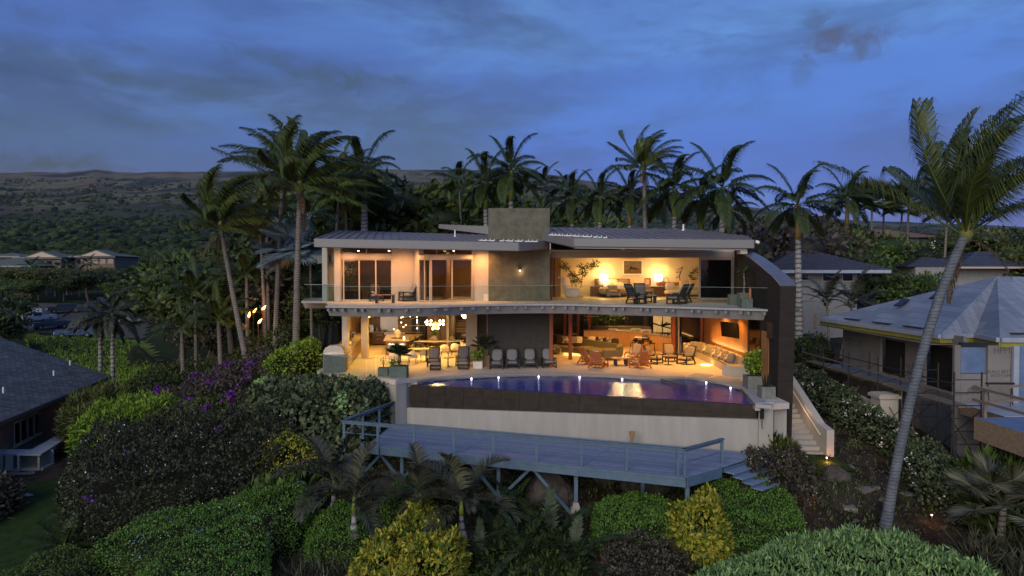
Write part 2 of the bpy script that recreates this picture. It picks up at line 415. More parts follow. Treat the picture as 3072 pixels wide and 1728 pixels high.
# ================================================================= GROUND
NEAR = [(0, 45, -5.9), (-10, 39, -5.9), (10, 38, -5.9), (0, 62, -5.4), (12, 60, -5.0), (-12, 60, -5.8), (-13, 46, -6.0), (-13, 52, -6.0), (-18, 54, -6.6),
  (-16, 40, -7.6), (-20, 41, -9.2), (-24, 47, -10.3), (-25, 35, -10.3), (-24, 28, -10.8), (-19, 33, -10.0), (-18, 28, -10.6), (-12, 29, -10.2), (-8, 30, -9.8), (-13, 36, -8.2),
  (-21, 50, -9.2), (-17, 47, -7.2), (-26, 60, -10.6), (-34, 45, -10.4), (-34, 30, -10.6), (-34, 80, -11.2), (-45, 112, -11.6), (-25, 95, -11.0), (-10, 85, -7.0), (-12, 115, -8.0), (-60, 150, -10), (-60, 60, -11),
  (0, 33, -8.4), (-6, 34.5, -8.6), (6, 31.5, -8.2), (10, 29.5, -8.0), (-10, 43, -5.9),
  (-5, 29, -9.7), (-6.5, 29.5, -10.0), (2.5, 26.5, -9.35), (8, 26, -8.7), (5, 29, -8.9), (0, 30.5, -9.1), (11, 28, -8.1), (13, 29.3, -8.05), (13, 26.4, -8.6), (13.4, 24.5, -9.3), (16.5, 31, -7.9), (16, 27, -8.6),
  (17, 39, -7.0), (14.5, 35, -7.2), (14, 41, -6.2), (20, 30, -8.2), (21, 26, -8.6), (22, 45, -6.5), (30, 35, -8.2), (30, 60, -5.4), (18, 60, -5.8), (40, 80, -4.5), (0, 90, -5.0), (20, 90, -4.5),
  (18, 22, -9.9), (22, 20, -10.2), (8, 23, -10.2), (0, 23, -10.7), (-8, 23, -11.2), (-15, 22, -11.5), (-22, 22, -11.5), (0, 15, -12.5), (15, 15, -12.2), (-15, 15, -13), (-30, 15, -13), (30, 15, -12),
  (0, 0, -15), (-30, 0, -15), (30, 0, -15), (0, -30, -18), (-60, 0, -16), (60, 0, -14), (60, 60, -5), (60, 130, -2), (0, 130, -5), (-60, -40, -19), (60, -40, -19)]
_nc = np.array(NEAR, float)
_nd = np.sqrt(((_nc[:, None, :2] - _nc[None, :, :2]) ** 2).sum(-1))
_nw = np.linalg.solve(_nd + np.eye(len(_nc)) * .35, _nc[:, 2] + 8.0)
def near_h(x, y):
 d = np.sqrt((np.asarray(x)[..., None] - _nc[:, 0]) ** 2 + (np.asarray(y)[..., None] - _nc[:, 1]) ** 2)
 return d @ _nw - 8.0
def _pl(a, xs, ys): return np.interp(a, xs, ys)
SKX = [-3000, -600, 0, 200, 290, 350, 420, 520, 700, 900, 1300, 1560, 1760, 2060, 2250, 2500, 2700, 3072, 4500]
SKY = [560, 535, 520, 518, 506, 518, 520, 515, 512, 508, 506, 508, 540, 596, 622, 656, 664, 682, 720]
N15X = [-3000, 0, 800, 1500, 2200, 3072, 5000]
N15Y = [900, 905, 880, 858, 850, 850, 850]
def vnoise(x, y, s, seed=0):
 x = np.asarray(x, float) / s + seed * 17.3; y = np.asarray(y, float) / s + seed * 5.1
 return (np.sin(x * 1.7 + 1.3 * np.sin(y * 1.1 + seed)) * np.cos(y * 1.9 + 1.1 * np.sin(x * .9)) + .5 * np.sin(x * 3.9 + y * 2.3) * np.cos(y * 4.3 - x * 1.7 + seed)) / 1.5
def ground_c(x, y):
 """height relative to the camera"""
 x = np.asarray(x, float); y = np.asarray(y, float)
 r = np.hypot(x, y)
 nh = near_h(x, y)
 yy = np.maximum(y, 1.0)
 px = np.clip(1536 + x / yy * F, -3000, 5000)
 px = np.where(y < 1, np.where(x < 0, -3000, 5000), px)
 t = np.clip(np.log(np.maximum(r, 150) / 150) / np.log(5200 / 150), 0, 1)
 yl = _pl(px, N15X, N15Y) * (1 - t ** 1.08) + _pl(px, SKX, SKY) * t ** 1.08
 fh = (815 - yl) / F * np.maximum(y, .6 * r) * np.minimum(1, 5200 / np.maximum(r, 1))
 fh = fh + vnoise(x, y, 60, 1) * np.clip(r - 150, 0, 600) / 600 * 3 + vnoise(x, y, 420, 2) * np.clip(r - 400, 0, 3000) / 3000 * 12 + vnoise(x, y, 1100, 3) * np.clip(r - 900, 0, 3000) / 3000 * 14 * np.clip((4900 - r) / 1500, 0, 1)
 back = np.clip(-y / 60, 0, 1)
 fh = fh * (1 - back) + (-19) * back
 k = np.clip((r - 95) / 75, 0, 1); k = k * k * (3 - 2 * k)
 h = nh * (1 - k) + fh * k
 h = np.where(r > 5200, h - (r - 5200) * .08, h)
 return h
def gz(x, y): return float(ground_c(x, y)) + CZ
az = np.concatenate([np.linspace(-180, -52, 33)[:-1], np.linspace(-52, 52, 261), np.linspace(52, 180, 33)[1:]])
rr = np.concatenate([[0.0], np.geomspace(6, 18, 10)[:-1], np.linspace(18, 56, 96)[:-1], np.geomspace(56, 5750, 150)])
AZ, RR = np.meshgrid(np.radians(az), rr)
GX, GY = RR * np.sin(AZ), RR * np.cos(AZ)
GZ = ground_c(GX, GY) + CZ
GZ += np.where(RR < 90, vnoise(GX, GY, 1.3, 5) * .05 + vnoise(GX, GY, .55, 6) * .03, 0)
def ngrid(name, X, Y, Z, m):
 h, w = X.shape
 me = bpy.data.meshes.new(name)
 me.vertices.add(h * w); me.vertices.foreach_set('co', np.stack([X, Y, Z], -1).reshape(-1).astype(np.float32))
 i = np.arange((h - 1) * (w - 1)); rI, cI = i // (w - 1), i % (w - 1)
 a = rI * w + cI
 fs = np.stack([a, a + 1, a + w + 1, a + w], -1)[:, ::-1]
 me.loops.add(fs.size); me.loops.foreach_set('vertex_index', fs.reshape(-1).astype(np.int32))
 me.polygons.add(len(fs)); me.polygons.foreach_set('loop_start', (np.arange(len(fs)) * 4).astype(np.int32))
 me.update(calc_edges=True); me.polygons.foreach_set('use_smooth', [True] * len(fs))
 me.materials.append(m)
 o = bpy.data.objects.new(name, me); COL.objects.link(o); return o
gm = bpy.data.materials.new('ground'); gm.use_nodes = True
t = gm.node_tree; bs = t.nodes['Principled BSDF']; bs.inputs['Roughness'].default_value = .95; bs.inputs['Specular IOR Level'].default_value = .1
def gn(kind, **k):
 n = t.nodes.new(kind)
 for a, b in k.items(): setattr(n, a, b)
 return n
geo = gn('ShaderNodeNewGeometry')
def gnoise(sc, det=6, ro=.6, st=(1, 1, 1)):
 mp = gn('ShaderNodeMapping'); mp.inputs['Scale'].default_value = st; t.links.new(geo.outputs['Position'], mp.inputs[0])
 n = gn('ShaderNodeTexNoise'); n.inputs['Scale'].default_value = sc; n.inputs['Detail'].default_value = det; n.inputs['Roughness'].default_value = ro
 t.links.new(mp.outputs[0], n.inputs['Vector']); return n.outputs[0]
def gramp(f, st):
 n = gn('ShaderNodeValToRGB'); e = n.color_ramp.elements
 while len(e) < len(st): e.new(.5)
 for el, (p, c) in zip(e, st): el.position = p; el.color = (*c, 1)
 t.links.new(f, n.inputs[0]); return n.outputs[0]
def gmix(f, a, b):
 n = gn('ShaderNodeMix', data_type='RGBA'); t.links.new(f, n.inputs[0]); t.links.new(a, n.inputs[6]); t.links.new(b, n.inputs[7]); return n.outputs[2]
near_c = gramp(gnoise(.9, 9, .65), [(.30, (.014, .011, .009)), (.46, (.030, .023, .017)), (.56, (.062, .048, .036)), (.62, (.022, .026, .012)), (.74, (.035, .045, .016))])
scrub = gramp(gnoise(.012, 12, .72), [(.30, (.008, .016, .008)), (.46, (.018, .032, .014)), (.58, (.032, .046, .020)), (.66, (.075, .085, .045)), (.74, (.12, .12, .07))])
past = gramp(gnoise(.0021, 9, .62, (1, .6, 1)), [(.36, (.012, .017, .014)), (.45, (.024, .028, .018)), (.51, (.13, .125, .062)), (.58, (.085, .055, .040)), (.68, (.014, .018, .016))])
ln = gn('ShaderNodeVectorMath', operation='LENGTH'); t.links.new(geo.outputs['Position'], ln.inputs[0])
def gstep(a, b):
 n = gn('ShaderNodeMapRange', interpolation_type='SMOOTHSTEP'); n.inputs['From Min'].default_value = a; n.inputs['From Max'].default_value = b
 t.links.new(ln.outputs['Value'], n.inputs['Value']); return n.outputs[0]
cc = gmix(gstep(60, 120), near_c, scrub); cc = gmix(gstep(1300, 2600), cc, past)
t.links.new(cc, bs.inputs['Base Color'])
bp = gn('ShaderNodeBump'); bp.inputs['Strength'].default_value = .5; bp.inputs['Distance'].default_value = .12; t.links.new(gnoise(2.2, 9, .7), bp.inputs['Height']); t.links.new(bp.outputs[0], bs.inputs['Normal'])
ground = ngrid('ground', GX, GY, GZ, gm); tag(ground, kind='structure')
def ground_pt(px, py, y0=20, y1=400):
 """where the line of sight through a photo pixel meets the ground"""
 d = ray(px, py); a = y0
 while a < y1:
  p = Vector((d.x * a / d.y, a, CZ + d.z * a / d.y))
  if p.z <= gz(p.x, p.y): return p
  a += .25
 return p
def drape(name, poly, m, dz=.02, n=40, kind='structure'):
 """sheet laid over the ground inside a plan polygon"""
 xs = [p[0] for p in poly]; ys = [p[1] for p in poly]
 X, Y = np.meshgrid(np.linspace(min(xs), max(xs), n), np.linspace(min(ys), max(ys), n))
 Z = ground_c(X, Y) + CZ + dz + .06
 ins = np.zeros(X.shape, bool)
 for i in range(len(poly)):
  (x0, y0), (x1, y1) = poly[i][:2], poly[(i + 1) % len(poly)][:2]
  c = ((y0 > Y) != (y1 > Y)) & (X < (x1 - x0) * (Y - y0) / ((y1 - y0) or 1e-9) + x0); ins ^= c
 vs = np.stack([X, Y, Z], -1).reshape(-1, 3); fs = []
 for i in range(n - 1):
  for j in range(n - 1):
   if ins[i, j] and ins[i + 1, j] and ins[i, j + 1] and ins[i + 1, j + 1]: fs.append((i * n + j, i * n + j + 1, (i + 1) * n + j + 1, (i + 1) * n + j))
 b = B(); b.v = [tuple(v) for v in vs]; b.f = fs
 me = bpy.data.meshes.new(name); me.from_pydata(b.v, [], b.f); me.materials.append(m)
 me.polygons.foreach_set('use_smooth', [True] * len(me.polygons))
 o = bpy.data.objects.new(name, me); COL.objects.link(o); tag(o, kind=kind); return o
M['lawn'] = mat('lawn', (.014, .030, .008), .95, c2=(.034, .060, .014), scale=3, detail=12, bump=.6, bscale=25, spec=.1)
M['field'] = mat('field', (.07, .11, .022), .95, c2=(.17, .20, .05), scale=.8, detail=12, bump=.6, bscale=12, spec=.1)
drape('lawn', [(-10.9, 41.5), (-9.5, 56), (-18, 57), (-17, 46), (-13.5, 41)], M['lawn'])
drape('lawn', [(-31, 18), (-31, 33.5), (-20.5, 33.4), (-17.5, 29), (-15.5, 26), (-15, 20), (-17, 18)], M['lawn'])
drape('lawn', [(11.2, 27.9), (11.3, 29.4), (13.9, 29.5), (14.3, 28.0), (12.5, 27.4)], M['lawn'], .05)
drape('field', [(-33, 56), (-53, 75), (-74, 103), (-54, 103), (-36, 75), (-26, 56)], M['field'])
drape('parking_area', [(-77, 103.2), (-95, 128), (-66, 128), (-55, 103.2)], mat('gravel', (.045, .045, .042), .95, c2=(.075, .075, .068), scale=2, detail=9), .05)
# ================================================================= THE HOUSE
H1 = 3.70                                   # upper floor level
house = thing('modern_house', 'two-storey modern villa with curved balcony and lit open rooms above the pool', 'house', (0, 38, 0))
def hp(name, b, m, smooth=False, label=None, parent=None): return obj(name, b, m, parent or house, smooth, world=True, label=label)
def xy(v): return (v.x, v.y)
def spline(pts, n=8):
 """Catmull-Rom through plan points"""
 out = []; p = [Vector(q[:2]) for q in pts]; p = [p[0] * 2 - p[1]] + p + [p[-1] * 2 - p[-2]]
 for i in range(1, len(p) - 2):
  for k in range(n):
   s = k / n
   out.append(.5 * ((2 * p[i]) + (-p[i - 1] + p[i + 1]) * s + (2 * p[i - 1] - 5 * p[i] + 4 * p[i + 1] - p[i + 2]) * s * s + (-p[i - 1] + 3 * p[i] - 3 * p[i + 1] + p[i + 2]) * s ** 3))
 out.append(p[-2]); return out
def offs(line, d):
 """offset a plan polyline away from the camera (+y)"""
 r = []
 for i, p in enumerate(line):
  a = line[max(i - 1, 0)]; b = line[min(i + 1, len(line) - 1)]
  t_ = (Vector(b[:2]) - Vector(a[:2])).normalized(); n = Vector((-t_.y, t_.x))
  if n.y < 0: n = -n
  r.append(Vector(p[:2]) + n * d)
 return r
def along(line, s):
 for i in range(len(line) - 1):
  a, b = Vector(line[i][:2]), Vector(line[i + 1][:2]); l = (b - a).length
  if s <= l: return a + (b - a) * (s / l), (b - a).normalized()
  s -= l
 return Vector(line[-1][:2]), (Vector(line[-1][:2]) - Vector(line[-2][:2])).normalized()
def length(line): return sum((Vector(line[i + 1][:2]) - Vector(line[i][:2])).length for i in range(len(line) - 1))
EDGE = spline([P(976, 917.5, H1), P(1130, 919.5, H1), P(1290, 918.5, H1), P(1450, 913.5, H1), P(1650, 911.5, H1), P(1828, 915, H1), P(2055, 920.5, H1), P(2315, 928.5, H1)], 6)
b = B(); pl = [tuple(q) for q in EDGE]
b.strip(EDGE, offs(EDGE, .28), H1 - .09, H1)
hp('slab_edge', b, M['coping'])
b = B(); inner = offs(EDGE, .285)
b.prism([tuple(q) for q in inner] + [(12.2, 36.5), (13.4, 40), (13.4, 47.3), (3.0, 47.6), (-8.0, 47.6), (-11.2, 47.0), (-10.9, 40)], H1 - .15, H1 - .004)
hp('floor_slab', b, M['deckstone'])
b = B(); o1 = offs(EDGE, .12); o2 = offs(EDGE, .42); o3 = offs(EDGE, .75)
for i in range(len(EDGE) - 1):
 zt, zb = H1 - .093, H1 - .52
 b.hexa([(*o2[i], zb), (*o2[i + 1], zb), (*o3[i + 1], zb), (*o3[i], zb), (*o1[i], zt), (*o1[i + 1], zt), (*o3[i + 1], zt), (*o3[i], zt)])
hp('edge_beam', b, M['slab'])
b = B(); b.strip(o3, offs(EDGE, 5.2), H1 - .32, H1 - .2)
hp('ceiling', b, M['tan'])
b = B()
b.prism([(-10.8, 43.0), (12.3, 43.0), (12.4, 53.4), (-11.5, 53.4)], H1 - .45, H1 - .34)
b.prism([(12.0, 35.0), (12.45, 35.0), (12.45, 44), (12.0, 44)], H1 - .45, H1 - .21)
hp('ceiling', b, M['tan'])
jb = B(); jb.box((0, 0, 0), (.12, .4, .13))
jme = bpy.data.meshes.new('joist'); jme.from_pydata(jb.v, [], jb.f); jme.materials.append(M['fascia'])
L = length(EDGE)
jpx = [985, 1009, 1030, 1070, 1093, 1140, 1168, 1221, 1251, 1305, 1335, 1381, 1415, 1460, 1488, 1542, 1573, 1630, 1658, 1701, 1727, 1769, 1796, 1846, 1872, 1925, 1951, 2002, 2028, 2079, 2106, 2157, 2181, 2232, 2256, 2300]
for px in jpx:
 best = min(range(200), key=lambda k: abs((lambda q: 1536 + q.x / q.y * F * 1.0)(along(EDGE, L * k / 199)[0]) - px))
 p, t_ = along(EDGE, L * best / 199)
 meshobj('joist', jme, None, house, (p.x, p.y + .10 - 38, H1 - .19), math.atan2(t_.y, t_.x))
rail = offs(EDGE, .06); LR = length(rail)
marks = [0, .9, 1.9];
gpx = [976, 1018, 1079, 1190, 1310, 1460, 1560, 1648, 1781, 1860, 1941, 2093, 2168, 2243, 2314]
ss = []
for px in gpx:
 k = min(range(400), key=lambda k: abs(1536 + along(rail, LR * k / 399)[0].x / along(rail, LR * k / 399)[0].y * F - px)); ss.append(LR * k / 399)
for i in range(len(ss) - 1):
 a, b_ = ss[i] + .012, ss[i + 1] - .012
 pts = [along(rail, a + (b_ - a) * k / 4)[0] for k in range(5)]
 g = B(); g.strip(pts, offs(pts, .02), H1 - .12, H1 + .95); hp('glass_panel', g, M['glass_clear'])
 g = B(); g.strip(offs(pts, -.004), offs(pts, .024), H1 + .951, H1 + .962); hp('glass_edge', g, mat('glass_edge', (.30, .42, .42), .2, spec=.6))
b = B(); wl_ = [P(904, 903, H1), P(990, 903.5, H1)]
b.prism([xy(wl_[0]), xy(wl_[1]), (-9.3, 44), (-13.2, 44)], H1 - .12, H1)
b.hexa([P(915, 925, H1 - .56), P(990, 925, H1 - .56), (-9.4, 42, H1 - .56), (-12.0, 42, H1 - .56), P(905, 904, H1 - .121), P(990, 904.5, H1 - .121), (-9.4, 43.9, H1 - .121), (-13.1, 43.9, H1 - .121)])
hp('balcony', b, M['slab'])
for (x0, x1) in ((912, 966), (968, 984), (985, 1003)):
 g = B(); a, c = P(x0, 903, H1), P(x1, 903.6, H1)
 g.wall((a.x, a.y + .1), (c.x, c.y + .1), H1, H1 + .93, .02); hp('glass_panel', g, M['glass_clear'])
 g = B(); g.wall((a.x, a.y + .09), (c.x, c.y + .09), H1 + .932, H1 + .955, .04); hp('glass_edge', g, MATS['glass_edge'])
g = B(); g.wall(xy(P(912, 903, H1)), (-13.0, 44), H1, H1 + .93, .02); hp('glass_panel', g, M['glass_clear'])
b = B(); b.bx(-10.75, -10.55, 39.3, 39.5, H1, H1 + .93); hp('column', b, M['stucco'])
def W(px0, px1, Y0, Y1, z0, z1, t=.25):
 a, c = Q(px0, 815, Y0), Q(px1, 815, Y1)
 return B().wall((a.x, a.y), (c.x, c.y), z0, z1, t)
ZT = H1 + 3.12                               # wall head under the roof
hp('column', W(1003, 1021, 38.5, 38.6, H1, ZT, .5), M['stucco'])
hp('wall', W(1177, 1243, 39.0, 39.3, H1, ZT, .3), M['stucco'])
hp('wall', W(1243, 1256, 39.2, 38.4, H1, ZT, .3), M['stucco'])
hp('wall', W(1418, 1467, 39.2, 39.1, H1, ZT, .3), M['stucco'])
hp('wall', B().bx(-10.9, -10.6, 39.2, 47.2, H1, ZT + .3), M['stucco'])
def window(px0, px1, Y0, Y1, z0, z1, n=1, glass='glass_window', fr=.07, mt='frame', dep=.12, frames=None):
 """glazed opening seen from the front: frame (> pane) parts"""
 a, c = Q(px0, 815, Y0), Q(px1, 815, Y1); A, C_ = Vector((a.x, a.y)), Vector((c.x, c.y)); d = (C_ - A); u = d.normalized()
 w = B(); e = fr
 w.wall(A, C_, z0, z0 + e, dep); w.wall(A, C_, z1 - e, z1, dep)
 stops = frames or [k / n for k in range(n + 1)]
 for k, s in enumerate(stops):
  p = A + d * s; h = e / 2 if 0 < k < len(stops) - 1 else e
  if k == 0: q0, q1 = p, p + u * h
  elif k == len(stops) - 1: q0, q1 = p - u * h, p
  else: q0, q1 = p - u * h, p + u * h
  w.wall(q0, q1, z0 + e + .001, z1 - e - .001, dep)
 f = hp('window', w, M[mt])
 nn = Vector((-u.y, u.x)) * .05
 if nn.y < 0: nn = -nn
 for k in range(len(stops) - 1):
  g = B(); g.wall(A + d * stops[k] + u * e * .6 + nn, A + d * stops[k + 1] - u * e * .6 + nn, z0 + e * .8, z1 - e * .8, .012)
  hp('pane', g, M[glass], parent=f)
 return f
ZD = H1 + 2.40
window(1021, 1177, 38.8, 39.0, H1 + .02, ZD, 3, frames=[0, .06, .36, .68, 1])
hp('lintel', W(1021, 1177, 38.75, 38.95, ZD + .002, ZD + .27, .25), M['stucco'])
window(1021, 1177, 38.85, 39.05, ZD + .275, ZT - .02, 2, fr=.05)
window(1256, 1290, 38.4, 37.5, H1 + .02, ZD, 2)
window(1290.5, 1418, 37.5, 39.0, H1 + .02, ZD, 2, frames=[0, .03, .51, 1])
hp('lintel', W(1256, 1290, 38.35, 37.45, ZD + .002, ZD + .20, .25), M['stucco'])
hp('lintel', W(1290.5, 1418, 37.45, 38.9, ZD + .002, ZD + .20, .25), M['stucco'])
window(1256, 1418, 38.6, 39.05, ZD + .21, ZT - .02, 3, fr=.05)
b = B(); b.bx(-10.6, -1.3, 46.6, 46.8, H1, ZT + .9); hp('wall', b, M['tan'])
b = B(); b.bx(-6.9, -6.7, 39.4, 46.59, H1, ZT + .3); hp('wall', b, M['room_wall'])
b = B(); b.bx(-1.5, -1.3, 39.3, 46.59, H1, ZT + .3); hp('wall', b, M['tan'])
b = B(); b.bx(-4.2, -4.0, 41.5, 46.59, H1, ZT + .3); hp('wall', b, M['tan'])
b = B(); b.prism([(-10.6, 38.6), (-1.5, 38.9), (-1.5, 46.6), (-10.6, 46.6)], lambda x, y: ZT + .02 + (y - 38.6) * .085, lambda x, y: ZT + .06 + (y - 38.6) * .085)
hp('ceiling', b, M['walnut'])
b = B(); a, c = Q(1465, 815, 38.9), Q(1649, 815, 38.9)
b.prism([(a.x, a.y), (c.x, c.y), (c.x + .05, 40.6), (a.x, 40.6)], H1 + .002, 5.38 + (815 - 625) * 38.9 / F)
tower = hp('concrete_wall', b, M['concrete'])
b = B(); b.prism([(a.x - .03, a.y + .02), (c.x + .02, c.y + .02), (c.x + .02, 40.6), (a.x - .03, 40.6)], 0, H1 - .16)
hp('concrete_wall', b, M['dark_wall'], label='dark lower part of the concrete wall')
b = B(); q = Q(1560, 806, 38.8)
b.lathe([(.03, -.07), (.06, -.06), (.06, .02), (.045, .07)], (q.x, q.y - .02, q.z), 10); sc = hp('wall_light', b, M['black_metal'])
b = B(); b.lathe([(.02, -.03), (.045, 0), (.02, .03)], (q.x, q.y - .03, q.z - .11), 8); hp('bulb', b, M['glow_bulb'], parent=sc)
lamp('wall_light_glow', 'POINT', (q.x, q.y - .12, q.z - .16), 5, (1, .55, .22), .03)
b = B(); b.bx(2.05, 13.2, 46.5, 46.7, H1, ZT + .6); hp('wall', b, M['room_wall'])
b = B(); b.bx(1.85, 2.05, 40.3, 46.7, H1, ZT + .6); hp('wall', b, M['room_wall'])
b = B(); b.bx(2.85, 3.22, 45.2, 46.45, H1, ZT + .6); hp('wall', b, M['tan'])
b = B(); b.bx(13.2, 13.4, 40.3, 46.7, H1, ZT + .6); hp('wall', b, M['room_wall'])
hp('fin_wall', B().prism([(11.42, 34.41), (13.0, 39.95), (13.4, 39.95), (12.15, 34.41)], H1 - .15, H1 + 3.05), M['fin'])
b = B(); b.bx(2.05, 13.2, 40.2, 46.5, H1 + 2.86, H1 + 2.96); hp('ceiling', b, M['room_wall'])
b = B(); b.bx(2.05, 13.2, 40.3, 46.5, H1 - .003, H1 + .001); hp('floor', b, M['floor_in'])
b = B(); b.bx(3.25, 12.4, 46.44, 46.497, H1 + .002, H1 + .14); hp('skirting', b, M['white_paint'])
hp('lintel', W(1652, 2212, 40.6, 40.0, H1 + 2.50, H1 + 2.86, .3), M['frame'])
hp('door_jamb', W(1650, 1657, 40.5, 40.5, H1, H1 + 2.5, .25), M['redwood'])
hp('column', W(2197, 2210, 39.9, 39.9, H1, H1 + 2.5, .3), M['stucco'])
window(2096, 2200, 40.3, 40.0, H1 + .02, H1 + 2.49, 1, glass='glass_dark', fr=.12)
b = W(1657, 2096, 40.75, 40.35, H1 + .001, H1 + .02, .25); hp('door_track', b, M['frame'])
hp('clerestory', W(1652, 2212, 40.9, 40.3, H1 + 2.861, H1 + 3.5, .05), M['glass_dark'])
def roof_plane(front, back, z_f, z_b, seams, name, th=.42, side='fascia'):
 pass
def seg_lerp(a, b, s): return a + (b - a) * s
rl = dict(fl=Q(945.5, 717, 35.0), fm=Q(1555, 729, 35.2), fr=Q(1645, 722, 38.7), br=Q(1470, 702, 46.5), bl=Q(1014, 691, 50.0))
def zplane(p0, p1, p2):
 n = (p1 - p0).cross(p2 - p0); return lambda x, y: p0.z - (n.x * (x - p0.x) + n.y * (y - p0.y)) / n.z
zl = zplane(rl['fl'], rl['fm'], rl['bl'])
polyL = [(rl['fl'].x, rl['fl'].y), (rl['fm'].x, rl['fm'].y), (rl['fr'].x, rl['fr'].y), (-1.2, 38.75), (-1.2, 46.5), (rl['bl'].x, rl['bl'].y)]
b = B(); b.prism(polyL, lambda x, y: zl(x, y) - .1, zl); hp('roof', b, M['roof_metal'])
def fascia(a, c, z, th, m='fascia', t=.09, out=.05, nm='fascia'):
 A, C_ = Vector(a), Vector(c); d = (C_ - A).normalized(); n = Vector((d.y, -d.x))
 if n.y > 0: n = -n
 A2, C2 = A + n * out, C_ + n * out
 bb = B(); bb.hexa([(*A2, z(*A) - th), (*C2, z(*C_) - th), (*(C2 - n * t), z(*C_) - th), (*(A2 - n * t), z(*A) - th), (*A2, z(*A) + .015), (*C2, z(*C_) + .015), (*(C2 - n * t), z(*C_) + .015), (*(A2 - n * t), z(*A) + .015)])
 return hp(nm, bb, M[m])
fascia(polyL[0], polyL[1], zl, .40); fascia(polyL[1], polyL[2], zl, .42)
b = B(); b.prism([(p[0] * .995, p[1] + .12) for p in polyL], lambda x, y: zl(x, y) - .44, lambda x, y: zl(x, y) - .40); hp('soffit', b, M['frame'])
b = B(); A = Vector(polyL[0]); C_ = Vector(polyL[-1]); d = (C_ - A).normalized(); n = Vector((-d.y, d.x)) * .06
b.hexa([(*(A), zl(*A) - .4), (*(A + n), zl(*A) - .4), (*(C_ + n), zl(*C_) - .4), (*C_, zl(*C_) - .4), (*(A), zl(*A) + .015), (*(A + n), zl(*A) + .015), (*(C_ + n), zl(*C_) + .015), (*C_, zl(*C_) + .015)]); hp('fascia', b, M['fascia'])
def seams(poly, z, x0, x1, step, dirv, h=.05, w=.035):
 """standing seams running along dirv, clipped to the roof polygon"""
 dv = Vector(dirv).normalized(); nv = Vector((dv.y, -dv.x)); k = x0
 while k < x1:
  o_ = nv * k; ts = []
  for i in range(len(poly)):
   a, c = Vector(poly[i][:2]), Vector(poly[(i + 1) % len(poly)][:2]); da = (a - o_).dot(nv) , (c - o_).dot(nv)
   if (da[0] > 0) != (da[1] > 0): q = a + (c - a) * (da[0] / (da[0] - da[1])); ts.append((q - o_).dot(dv))
  ts.sort()
  if len(ts) >= 2 and ts[-1] - ts[0] > .5:
   p, q = o_ + dv * (ts[0] + .03), o_ + dv * (ts[-1] - .03)
   hp('roof_seam', B().seg((*p, z(*p) + h / 2), (*q, z(*q) + h / 2), w, h), M['roof_metal'])
  k += step
seams(polyL, zl, -45, 45, .46, (-.18, 1))
b = B()
for px in (1440, 1452, 1465, 1478, 1505, 1520, 1533, 1550, 1562, 1580, 1592, 1606):
 q = Q(px, 724, 36.4); b.box((q.x, q.y, zl(q.x, q.y) + .045), (.22, .07, .05)); b.box((q.x + .1, q.y + .02, zl(q.x, q.y) + .09), (.03, .06, .1))
hp('roof_bracket', b, M['white_paint'])
b = B(); q = Q(1365, 700, 42); b.lathe([(.09, 0), (.05, .05), (.045, .38), (.05, .42)], (q.x, q.y, zl(q.x, q.y)), 8); hp('vent_pipe', b, M['white_paint'])
rr_ = dict(a=Q(1628, 702, 38.4), fm=Q(1723, 716, 33.9), fr=Q(2260, 721, 33.1), br2=Q(2225, 716, 36.0), br=Q(2063, 689, 42.5), bl=Q(1647, 682, 44.0))
zr = zplane(rr_['fm'], rr_['fr'], rr_['bl'])
polyR = [(rr_['a'].x, rr_['a'].y), (rr_['fm'].x, rr_['fm'].y), (rr_['fr'].x, rr_['fr'].y), (rr_['br2'].x + .3, rr_['br2'].y), (rr_['br'].x, rr_['br'].y), (rr_['bl'].x, rr_['bl'].y)]
b = B(); b.prism(polyR, lambda x, y: zr(x, y) - .1, zr); hp('roof', b, M['roof_metal'])
fascia(polyR[0], polyR[1], zr, .42); fascia(polyR[1], polyR[2], zr, .38)
b = B(); b.prism([polyR[1], polyR[2], (polyR[2][0] + .0, polyR[2][1] + .2), (polyR[1][0], polyR[1][1] + .2)], lambda x, y: zr(x, y) - .52, lambda x, y: zr(x, y) - .385);
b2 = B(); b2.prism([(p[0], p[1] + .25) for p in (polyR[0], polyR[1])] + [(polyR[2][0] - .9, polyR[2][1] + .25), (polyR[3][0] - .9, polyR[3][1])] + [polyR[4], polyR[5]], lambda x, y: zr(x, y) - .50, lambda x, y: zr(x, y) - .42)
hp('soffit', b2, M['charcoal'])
b = B(); A, C_ = Vector(polyR[1]), Vector(polyR[2]); C_ = A + (C_ - A) * .965
b.hexa([(A.x, A.y + .12, zr(*A) - .48), (C_.x, C_.y + .12, zr(*C_) - .48), (C_.x, C_.y + .2, zr(*C_) - .48), (A.x, A.y + .2, zr(*A) - .48), (A.x, A.y + .12, zr(*A) - .381), (C_.x, C_.y + .12, zr(*C_) - .381), (C_.x, C_.y + .2, zr(*C_) - .381), (A.x, A.y + .2, zr(*A) - .381)])
hp('trim', b, M['stucco'])
q = Q(2232, 752, 33.3); b = B(); b.box((q.x, q.y + .3, q.z + .02), (.33, .6, .36)); hp('beam_end', b, M['stucco'])
q = Q(2272, 726, 33.3); b = B(); b.box((q.x, q.y, q.z), (.17, .10, .13), ry=.4); hp('camera_housing', b, M['white_paint'])
seams(polyR, zr, -45, 45, .46, (-.02, 1))
b = B()
for px in (1652, 1662, 1673, 1683, 1697, 1708, 1720, 1732, 1746, 1757, 1770, 1786, 1800, 1815):
 q = Q(px, 704 + (px - 1652) * .07, 36.0 - (px - 1652) * .012); b.box((q.x, q.y, zr(q.x, q.y) + .045), (.2, .07, .05)); b.box((q.x + .08, q.y + .02, zr(q.x, q.y) + .09), (.03, .06, .1))
hp('roof_bracket', b, M['white_paint'])
